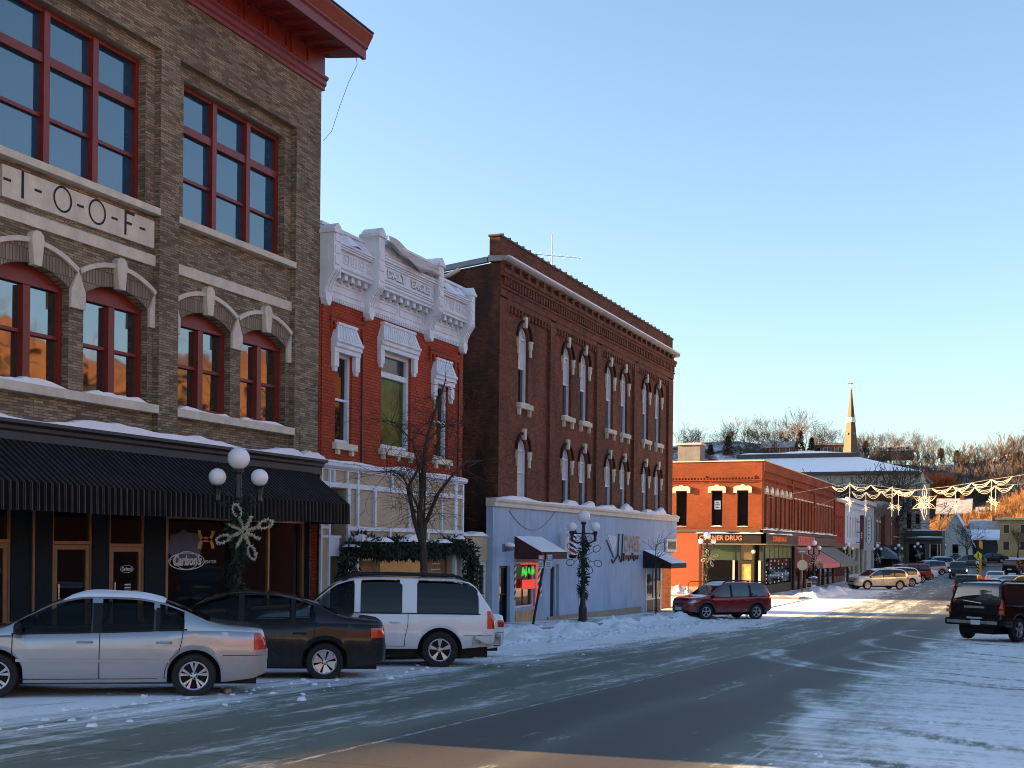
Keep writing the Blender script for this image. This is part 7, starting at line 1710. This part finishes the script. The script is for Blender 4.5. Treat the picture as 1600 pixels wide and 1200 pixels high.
p = at_depth(1263, 929, 87.5); M2 = thing('newspaper_box', 'small tan newspaper box between the stop sign and the mailbox', 'newspaper box', (p.x, p.y, p.z)); f_ = f_cam(p, YAW)
g = MB(); g.fbox(f_, -.2, .2, .45, 1.0, -.2, .2); g.fbox(f_, -.05, .05, 0, .45, -.05, .05); g.fbox(f_, -.2, .2, -.02, .04, -.2, .2); g.build('box', mat('tan_box', (.28, .24, .18), .6, var=.3, vs=5), M2); g = MB(); g.fbox(f_, -.14, .14, .55, .85, .2, .205); g.build('window', GLD, M2)
p = at_depth(1528, 905, 140); S3 = thing('pedestrian_sign', 'yellow diamond pedestrian sign with a striped marker on the median', 'sign', (p.x, p.y, p.z)); f_ = f_cam((p.x, p.y, 0), YAW + .25)
FY = mat('fluorescent_yellow', (.68, .66, .02), .5, var=0); ORS = mat('amber_marker', (.62, .33, .03), .5, var=.05)
zz = at_depth(1528, 868.5, 140).z; g = MB(); g.fbox(f_, -.05, .05, p.z - .6, zz + 1.5, -.08, -.03); g.build('post', IRON, S3)
g = MB(); g.fprism(f_, [(0, zz - .56), (.56, zz), (0, zz + .56), (-.56, zz)], -.02, .0); dp = g.build('diamond_plate', FY, S3)
g = MB(); g.ball(f_(0, zz + .27, .01), .07, 8); g.tube([f_(0, zz + .2, .012), f_(.02, zz - .05, .012)], .055, 5); g.tube([f_(.02, zz - .05, .012), f_(-.12, zz - .32, .012)], .032, 5); g.tube([f_(.02, zz - .05, .012), f_(.15, zz - .32, .012)], .032, 5); g.tube([f_(0, zz + .15, .012), f_(-.14, zz - .0, .012)], .022, 5); g.tube([f_(0, zz + .15, .012), f_(.15, zz + .02, .012)], .022, 5); g.build('walking_figure', BLK, dp)
g = MB(); g.fbox(f_, -.30, .12, zz - .95, zz - .60, -.02, .0); g.build('arrow_plate', SW, S3)
z0 = at_depth(1528, 897, 140).z; g = MB(); g.fbox(f_, -.16, .16, z0 + .1, zz - .98, -.02, .0); mp = g.build('marker_plate', ORS, S3); g = MB()
for k in range(3): b0 = z0 + .18 + .36 * k; g.quad(f_(-.16, b0 + .2, .004), f_(.16, b0, .004), f_(.16, b0 + .18, .004), f_(-.16, b0 + .38, .004))
g.build('marker_stripes', BLK, mp)
g = MB(); f2_ = f_cam((p.x + .35, p.y + .15, 0), YAW + .25); g.fbox(f2_, -.14, .14, z0, zz + .3, -.2, -.16); g.fprism(f2_, [(-.2, zz + 1.0), (.25, zz + .75), (.25, zz + 1.5), (0, zz + 1.9), (-.2, zz + 1.6)], -.2, -.16); g.build('rear_marker', ORS, S3)
p = at_depth(1075, 931, 76); B1_ = thing('bike_rack', 'black looped bicycle rack in the snow before the orange painted wall', 'bike rack', tuple(p)); g = MB(); d = Vector((math.cos(YAW), math.sin(YAW), 0))
g.tube([p, p + Vector((0, 0, .75)), p + d * .15 + Vector((0, 0, .9)), p + d * 1.1 + Vector((0, 0, .9)), p + d * 1.25 + Vector((0, 0, .75)), p + d * 1.25], .03, 6); g.build('rack_tube', IRON, B1_)
p = at_depth(1024, 945, 55); g = MB()
# ---------------------------------------------------------------- trees
def branch(out, r, p, d, L, rad, lvl, maxl, spread, up, nch, minr):
    seg = 3 if lvl < 2 else 2; P = [p]; q = p; dd = d
    for i in range(seg):
        dd = (dd + Vector((r.gauss(0, .13), r.gauss(0, .13), r.gauss(0, .08) + up * .06))).normalized(); q = q + dd * (L / seg); P.append(q)
    R1 = max(minr, rad * .55); out.append((lvl, P, [lerp(rad, R1, i / seg) for i in range(seg + 1)]))
    if lvl >= maxl: return
    k = nch[min(lvl, len(nch) - 1)]
    for i in range(k):
        t = 1 if i == 0 else r.uniform(.35, 1.0); j = min(seg - 1, int(t * seg)); o = P[j].lerp(P[j + 1], t * seg - j) if t < 1 else P[-1]
        a = dd.orthogonal().normalized(); a = Matrix.Rotation(r.uniform(0, 6.283), 3, dd) @ a
        s_ = spread * (r.uniform(.35, .6) if i == 0 else r.uniform(.75, 1.2)); nd = (dd * math.cos(s_) + a * math.sin(s_)).normalized()
        branch(out, r, o, nd, L * r.uniform(.60, .82), R1 * (r.uniform(.8, .98) if i == 0 else r.uniform(.5, .75)), lvl + 1, maxl, spread, up, nch, minr)
def tree_mesh(seed, h, rad, maxl, spread=.62, up=1.0, nch=(5, 4, 3, 3), minr=.012, trunk=.36, bark_levels=0):
    r = random.Random(seed); out = []; branch(out, r, Vector((0, 0, 0)), Vector((0, 0, 1)), h * trunk, rad, 0, maxl, spread, up, nch, minr)
    t, c = MB(), MB()
    for lvl, P, R in out: (t if lvl <= bark_levels else c).tube(P, R, 6 if lvl < 2 else 3, cap=False)
    return t, c
def tree(label, loc, rz, s_, protos, name='bare_tree', group=None):
    o = thing(name, label, 'tree', loc, rz, group); o.scale = (s_[0], s_[0], s_[1])
    for nm, me in protos:
        c = bpy.data.objects.new(nm, me); C.objects.link(c); c.parent = o
    return o
def proto(seed, h, rad, maxl, m, **kw):
    t, c = tree_mesh(seed, h, rad, maxl, **kw); R_ = []
    for nm, q in (('trunk', t), ('crown', c)):
        ob = q.build(nm, m); R_.append((nm, ob.data)); bpy.data.objects.remove(ob)
    return R_
# street tree before the red brick building: three heavy limbs from a low fork, twiggy crown
st_ = Vector((-13.75, 27.0, G(27) + .1)); ST = thing('street_tree', 'small leafless street tree with forked dark limbs before the red brick building', 'tree', tuple(st_))
r = random.Random(21); out = []; D0 = at_depth(655, 860, 30.0); F0 = Vector((st_.x, st_.y, D0.z))
k = MB(); k.tube([st_, st_.lerp(F0, .5) + Vector((.02, .02, 0)), F0], [.12, .10, .095], 8); k.build('trunk', BARK, ST)
def limb(pts, r0, r1): P = [F0] + [at_depth(u, v, dep) for u, v, dep in pts]; out.append((0, P, [lerp(r0, r1, i / (len(P) - 1)) for i in range(len(P))])); return P
LM = [limb([(648, 815, 30), (637, 762, 30), (652, 735, 29.8), (668, 700, 29.6)], .07, .022), limb([(655, 810, 30), (660, 755, 30), (664, 700, 30), (676, 655, 30.2), (688, 620, 30.3), (697, 592, 30.3)], .075, .014), limb([(664, 820, 30.2), (684, 772, 30.4), (705, 745, 30.6), (728, 722, 30.8), (752, 720, 31)], .066, .014),
      limb([(652, 790, 29.8), (630, 745, 29.5), (612, 735, 29.3), (600, 738, 29.2)], .034, .009), limb([(656, 740, 30), (645, 690, 29.8), (622, 665, 29.6), (604, 655, 29.5)], .034, .009), limb([(665, 690, 30), (690, 668, 30.3), (716, 662, 30.6), (735, 655, 30.8)], .030, .008)]
for P in LM:
    for i in range(40):
        j = r.randrange(1, len(P) - 1) if len(P) > 2 else 0; o = P[j].lerp(P[j + 1], r.random()); d = (Vector((r.gauss(0, 1), r.gauss(0, 1), r.gauss(.15, .7)))).normalized()
        branch(out, r, o, d, r.uniform(.35, .75), r.uniform(.006, .013), 2, 4, .75, -.3, (2, 2, 2, 3), .0035)
c = MB()
for lvl, P, R_ in out: c.tube(P, R_, 6 if lvl == 0 else 3, cap=False)
c.build('crown', BARK, ST)
p = Vector((-14.2, 51.5, G(51.5) + .15)); o = thing('sapling', 'thin leafless sapling in front of the far black awning', 'tree', tuple(p)); P0 = at_depth(1026, 957, 55.5); P1 = at_depth(1024, 905, 55.5); P2 = at_depth(1025, 850, 55.5)
k = MB(); k.tube([P0, P1], [.05, .04], 6); k.build('trunk', BARK, o); out = [(0, [P1, P2], [.035, .015])]; r = random.Random(4)
for i in range(16): branch(out, r, P1.lerp(P2, r.uniform(.2, 1)), Vector((r.gauss(0, 1), r.gauss(0, 1), r.uniform(.1, .9))).normalized(), r.uniform(.4, .9), .014, 2, 3, .6, .3, (2, 2, 2), .006)
c = MB()
for lvl, P, R_ in out: c.tube(P, R_, 4, cap=False)
c.build('crown', BARK, o)
# ridge trees
TW2 = mat('shaded_twigs', (.075, .058, .045), .9, var=.35, vs=.3)
PR = [proto(31 + i, 11, .24, 5, TWIG, minr=.026, trunk=t_, spread=s_, nch=(5, 4, 3, 3, 2)) for i, (t_, s_) in enumerate(((.40, .55), (.34, .7), (.44, .5), (.30, .75), (.38, .62)))]
r = random.Random(17)
def height_fix(me_list):
    return max(v.co.z for _, me in me_list for v in me.vertices)
HT = [height_fix(q) for q in PR]
left = [(1060, 672), (1076, 664), (1098, 672), (1118, 690), (1136, 672), (1150, 664), (1160, 654), (1172, 668), (1189, 652), (1203, 668), (1217, 655), (1233, 658), (1250, 643), (1262, 650), (1272, 676), (1284, 664), (1296, 664), (1308, 676)]
right = [(1345, 680), (1354, 676), (1368, 684), (1380, 674), (1392, 676), (1408, 680), (1420, 676), (1434, 674), (1446, 682), (1460, 682), (1472, 688)]
right2 = [(1540, 690), (1552, 706), (1570, 700), (1582, 702), (1596, 698)]
ORD = ['first', 'second', 'third', 'fourth', 'fifth', 'sixth', 'seventh', 'eighth', 'ninth', 'tenth', 'eleventh', 'twelfth', 'thirteenth', 'fourteenth', 'fifteenth', 'sixteenth', 'seventeenth', 'eighteenth']
def ridge(lst, dep, lab, vb):
    for i, (u, v) in enumerate(lst):
        q = (i * 2 + u) % 5; D = dep + r.uniform(-8, 10); b_ = at_depth(u, vb(u), D); t_ = at_depth(u, v, D); hh = (t_.z - b_.z + 1.5) * 1.10
        tree(lab(i, len(lst)), (b_.x, b_.y, b_.z - 1.5), r.uniform(0, 6), ((.85 + .35 * r.random()) * hh / HT[q], hh / HT[q]), PR[q], group='bare trees along the ridge skyline')
ridge(left, 345, lambda i, n: ORD[n - 1 - i] + ' bare ridge tree counted leftward from the church spire', lambda u: 714)
ridge(right, 358, lambda i, n: ORD[i] + ' bare ridge tree counted rightward from the church spire', lambda u: 713)
ridge(right2, 372, lambda i, n: ORD[n - 1 - i] + ' bare tree from the right edge on the dark wooded skyline', lambda u: 722)
# conifers on the ridge
def pine(label, u, v, vb, dep, seed, rust=False):
    b_, t_ = at_depth(u, vb, dep), at_depth(u, v, dep); H = t_.z - b_.z; o = thing('pine_tree', label, 'tree', tuple(b_), 0, 'conifers on the ridge'); rr = random.Random(seed)
    k = MB(); k.tube([(0, 0, -1), (0, 0, H * .9)], [.22, .04], 5); k.build('trunk', BARK, o, world=False); c = MB()
    for i in range(900):
        t_ = rr.random() ** .8; z = H * (.12 + .88 * t_); R_ = H * .27 * (1 - t_) ** .8 + .12; a = rr.uniform(0, 6.283); q = R_ * rr.random() ** .4
        cpt = Vector((q * math.cos(a), q * math.sin(a), z - q * .35)); e = Vector((math.cos(a), math.sin(a), -.35)).normalized(); s_ = Vector((-math.sin(a), math.cos(a), 0)) * rr.uniform(.12, .3); l = rr.uniform(.35, .8)
        c.quad(cpt - s_, cpt + s_, cpt + e * l + s_ * .2, cpt + e * l - s_ * .2)
    c.build('crown', mat('rusty_conifer', (.11, .055, .022), .9, var=.4, vs=.6) if rust else PINE, o, world=False)
pine('rust-brown conifer between the ridge houses left of the spire', 1250, 672, 714, 338, 3, True); pine('smaller dark conifer right of the rust-brown conifer', 1268, 683, 715, 338, 4); pine('rust-brown conifer near the left end of the ridge', 1137, 680, 716, 338, 5, True)
pine('short rust-brown bush-like conifer just right of the spire', 1352, 688, 712, 345, 6, True); pine('dark conifer at the right end of the low ridge house', 1470, 700, 716, 340, 7); pine('broad dark conifer at the crest of the wooded slope', 1495, 703, 722, 350, 8); pine('small rust-brown conifer among trees left of the ridge house', 1110, 694, 716, 338, 9, True)
# bare trees in the valley
PB = [proto(61 + i, 9, .22, 5, BARK, minr=.020, trunk=.30, spread=.72, nch=(6, 4, 3, 3, 3)) for i in range(2)]
HB = [height_fix(q) for q in PB]
for i, (u, v, vb, dep, lab) in enumerate([(1290, 735, 772, 170, 'dark bare tree left against the snowy hip roof'), (1338, 718, 775, 170, 'dark spreading bare tree against the middle of the hip roof'), (1360, 724, 778, 170, 'dark bare tree against the right part of the hip roof'), (1371, 740, 782, 168, 'short dark bare tree near the right eaves of the hip roof'),
        (1512, 815, 874, 188, 'dark spreading bare tree before the white house at the bend'), (1590, 815, 872, 186, 'slim bare tree before the yellow brick building')]):
    b_, t_ = at_depth(u, vb, dep), at_depth(u, v, dep); hh = t_.z - b_.z; z0 = G(b_.y) if i < 4 else b_.z; hh = t_.z - z0
    tree(lab, (b_.x, b_.y, z0), 1.3 * i, (hh / HB[i % 2] * (.75 if i == 5 else 1.05), hh / HB[i % 2]), PB[i % 2])
# leaning bare pole of a broken tree trunk on the slope
g = MB(); g.tube([at_depth(1468, 822, 150), at_depth(1495, 783, 150)], .09, 5); tag(g.build('leaning_pole', mat('pale_pole', (.50, .38, .22), .7)), 'pale leaning pole in front of the sunlit orange slope', 'pole')
# woods covering the dark slope and the sunlit slope: nobody could count them
def mass(name, n, fpos, seed, m, hh, maxl=3, rad=.10):
    rr = random.Random(seed); b = MB(); protos = []
    for k in range(5):
        out = []; branch(out, random.Random(seed * 10 + k), Vector((0, 0, 0)), Vector((0, 0, 1)), 1 * .42, .022, 0, maxl, .55, 1.0, (4, 3, 3), .006); q = MB()
        for lvl, P, R_ in out: q.tube(P[::len(P) - 1] if lvl > 1 else P, [R_[0], R_[-1]] if lvl > 1 else R_, 3, cap=False)
        protos.append(q)
    for i in range(n):
        p = fpos(rr)
        if p is None: continue
        q = protos[rr.randrange(5)]; s_ = rr.uniform(*hh); a = rr.uniform(0, 6.28); ca, sa = math.cos(a), math.sin(a)
        b.mesh([(p[0] + (x * ca - y * sa) * s_ * 1.0, p[1] + (x * sa + y * ca) * s_ * 1.0, p[2] + z * s_) for x, y, z in q.v], q.f)
    return tag(b.build(name, m), kind='stuff')
def on_bluff(rr):
    x = rr.uniform(-46, 35); yc = 345 + (min(x, 30) + 93) * .41; y = yc - 84 + 74 * rr.random() ** 1.2; return (x, y, G(y) - .8 + bluff(x, y))
mass('woods', 1100, on_bluff, 3, TW2, (5, 9))
def on_knoll(rr):
    x = rr.uniform(-34, 45); y = rr.uniform(222, 300); h_ = knoll(x, y)
    return (x, y, G(y) - .6 + h_) if h_ > .8 else None
mass('undergrowth', 2300, on_knoll, 5, mat('tan_brush', (.19, .10, .038), .9, var=.35, vs=.25), (2.0, 5.5))
def on_east(rr):
    y = rr.uniform(-60, 520); x = rr.uniform(170, 240); return (x, y, G(y) - .8 + east(x, y))
def behind(rr):
    y = rr.uniform(30, 240); return (rr.uniform(34, 44), y, G(y) - .5)
rr = random.Random(11); c = MB()
for _ in range(190):
    x0, y0, z0 = behind(rr); H = rr.uniform(12, 21)
    for i in range(70):
        t_ = rr.random() ** .8; z = z0 + H * (.05 + .95 * t_); q = (H * .24 * (1 - t_) + .15) * rr.random() ** .4; a = rr.uniform(0, 6.283)
        cp = Vector((x0 + q * math.cos(a), y0 + q * math.sin(a), z)); e = Vector((math.cos(a), math.sin(a), -.4)) * rr.uniform(.8, 1.6); s_ = Vector((-math.sin(a), math.cos(a), 0)) * rr.uniform(.4, .8)
        c.quad(cp - s_, cp + s_, cp + e + s_ * .2, cp + e - s_ * .2)
tag(c.build('woods.002', mat('dark_wood_edge', (.030, .034, .020), .9, var=.4, vs=.3)), kind='stuff')
mass('woods.001', 260, on_east, 7, TW2, (6, 11), 2)
# rusty thicket on the slope below the dark woods
def thicket(rr):
    u = rr.uniform(1441, 1486); dep = rr.uniform(296, 306); p = at_depth(u, 764, dep); return (p.x, p.y, p.z - 2.5 + rr.uniform(-.5, .5))
mass('thicket', 130, thicket, 9, mat('rusty_twigs', (.26, .085, .030), .9, var=.3, vs=.3), (5.0, 6.2))
# ---------------------------------------------------------------- strings of lights over the street
def light_string(name, label, Y, peaks, star_c, starR, drops, sag, cross):
    o = thing(name, label, 'light garland', tuple(at_y(*star_c, Y)))
    P = [at_y(u, v, Y) for u, v in peaks]; w_ = MB(); b = MB()
    w_.tube([(-16.4, Y, 5.15)] + P + [(4.9, Y, 7.3)], .02, 4); w_.build('support_wire', mat('pale_cable', (.45, .40, .30), .6), o)
    for i, (a, c_) in enumerate(zip(P, P[1:])):
        if i in cross: continue
        for k in (.55, .8, 1.05): b.tube([a.lerp(c_, t) - Vector((0, 0, sag * k * 4 * t * (1 - t))) for t in [q / 8 for q in range(9)]], .018, 4)
    b.build('bulb_swag', BULB, o)
    for u, v in drops:
        a = at_y(u, v, Y); q = MB(); q.tube([a, a - Vector((0, 0, 2.0))], .020, 4); snowflake(q, a - Vector((0, 0, 1.35)), .32, 0, 8, False, .013); q.build('drop_ornament', BULB, o)
    s_ = MB(); c = at_y(*star_c, Y)
    for k in range(6):
        a = math.pi / 2 + k * math.pi / 3; d = Vector((math.cos(a), 0, math.sin(a))); e = Vector((-d.z, 0, d.x)); R_ = starR * (1.25 if k % 3 == 0 else .95)
        s_.tube([c + d * .1 * R_, c + d * .55 * R_ + e * .14 * R_, c + d * R_, c + d * .55 * R_ - e * .14 * R_, c + d * .1 * R_], .015, 4); s_.tube([c + d * .35 * R_ + e * .3 * R_, c + d * .2 * R_, c + d * .35 * R_ - e * .3 * R_], .013, 4)
        s_.tube([c, c + d * .62 * R_], .010, 4)
    s_.build('star_ornament', BULB, o)
    return o
light_string('light_garland', 'nearer string of lit white swags across the street with a big central star', 84.2, [(1300, 760), (1328, 756), (1361, 758), (1393, 762), (1425, 767), (1456, 763), (1488, 759.5), (1518, 754.5), (1549, 749), (1582, 744.5)], (1444.5, 785), .92, [(1328, 754), (1394, 760), (1549, 749)], .42, {4})
light_string('light_garland', 'farther string of lit white swags hanging just below the nearer one', 104, [(1331, 768), (1353, 769), (1377, 768), (1404, 766), (1430, 765), (1470, 766), (1497, 764), (1523, 761.5), (1555, 759), (1584, 757)], (1440, 790), .5, [(1353, 769), (1404, 767), (1556, 760), (1493, 765)], .55, {4})
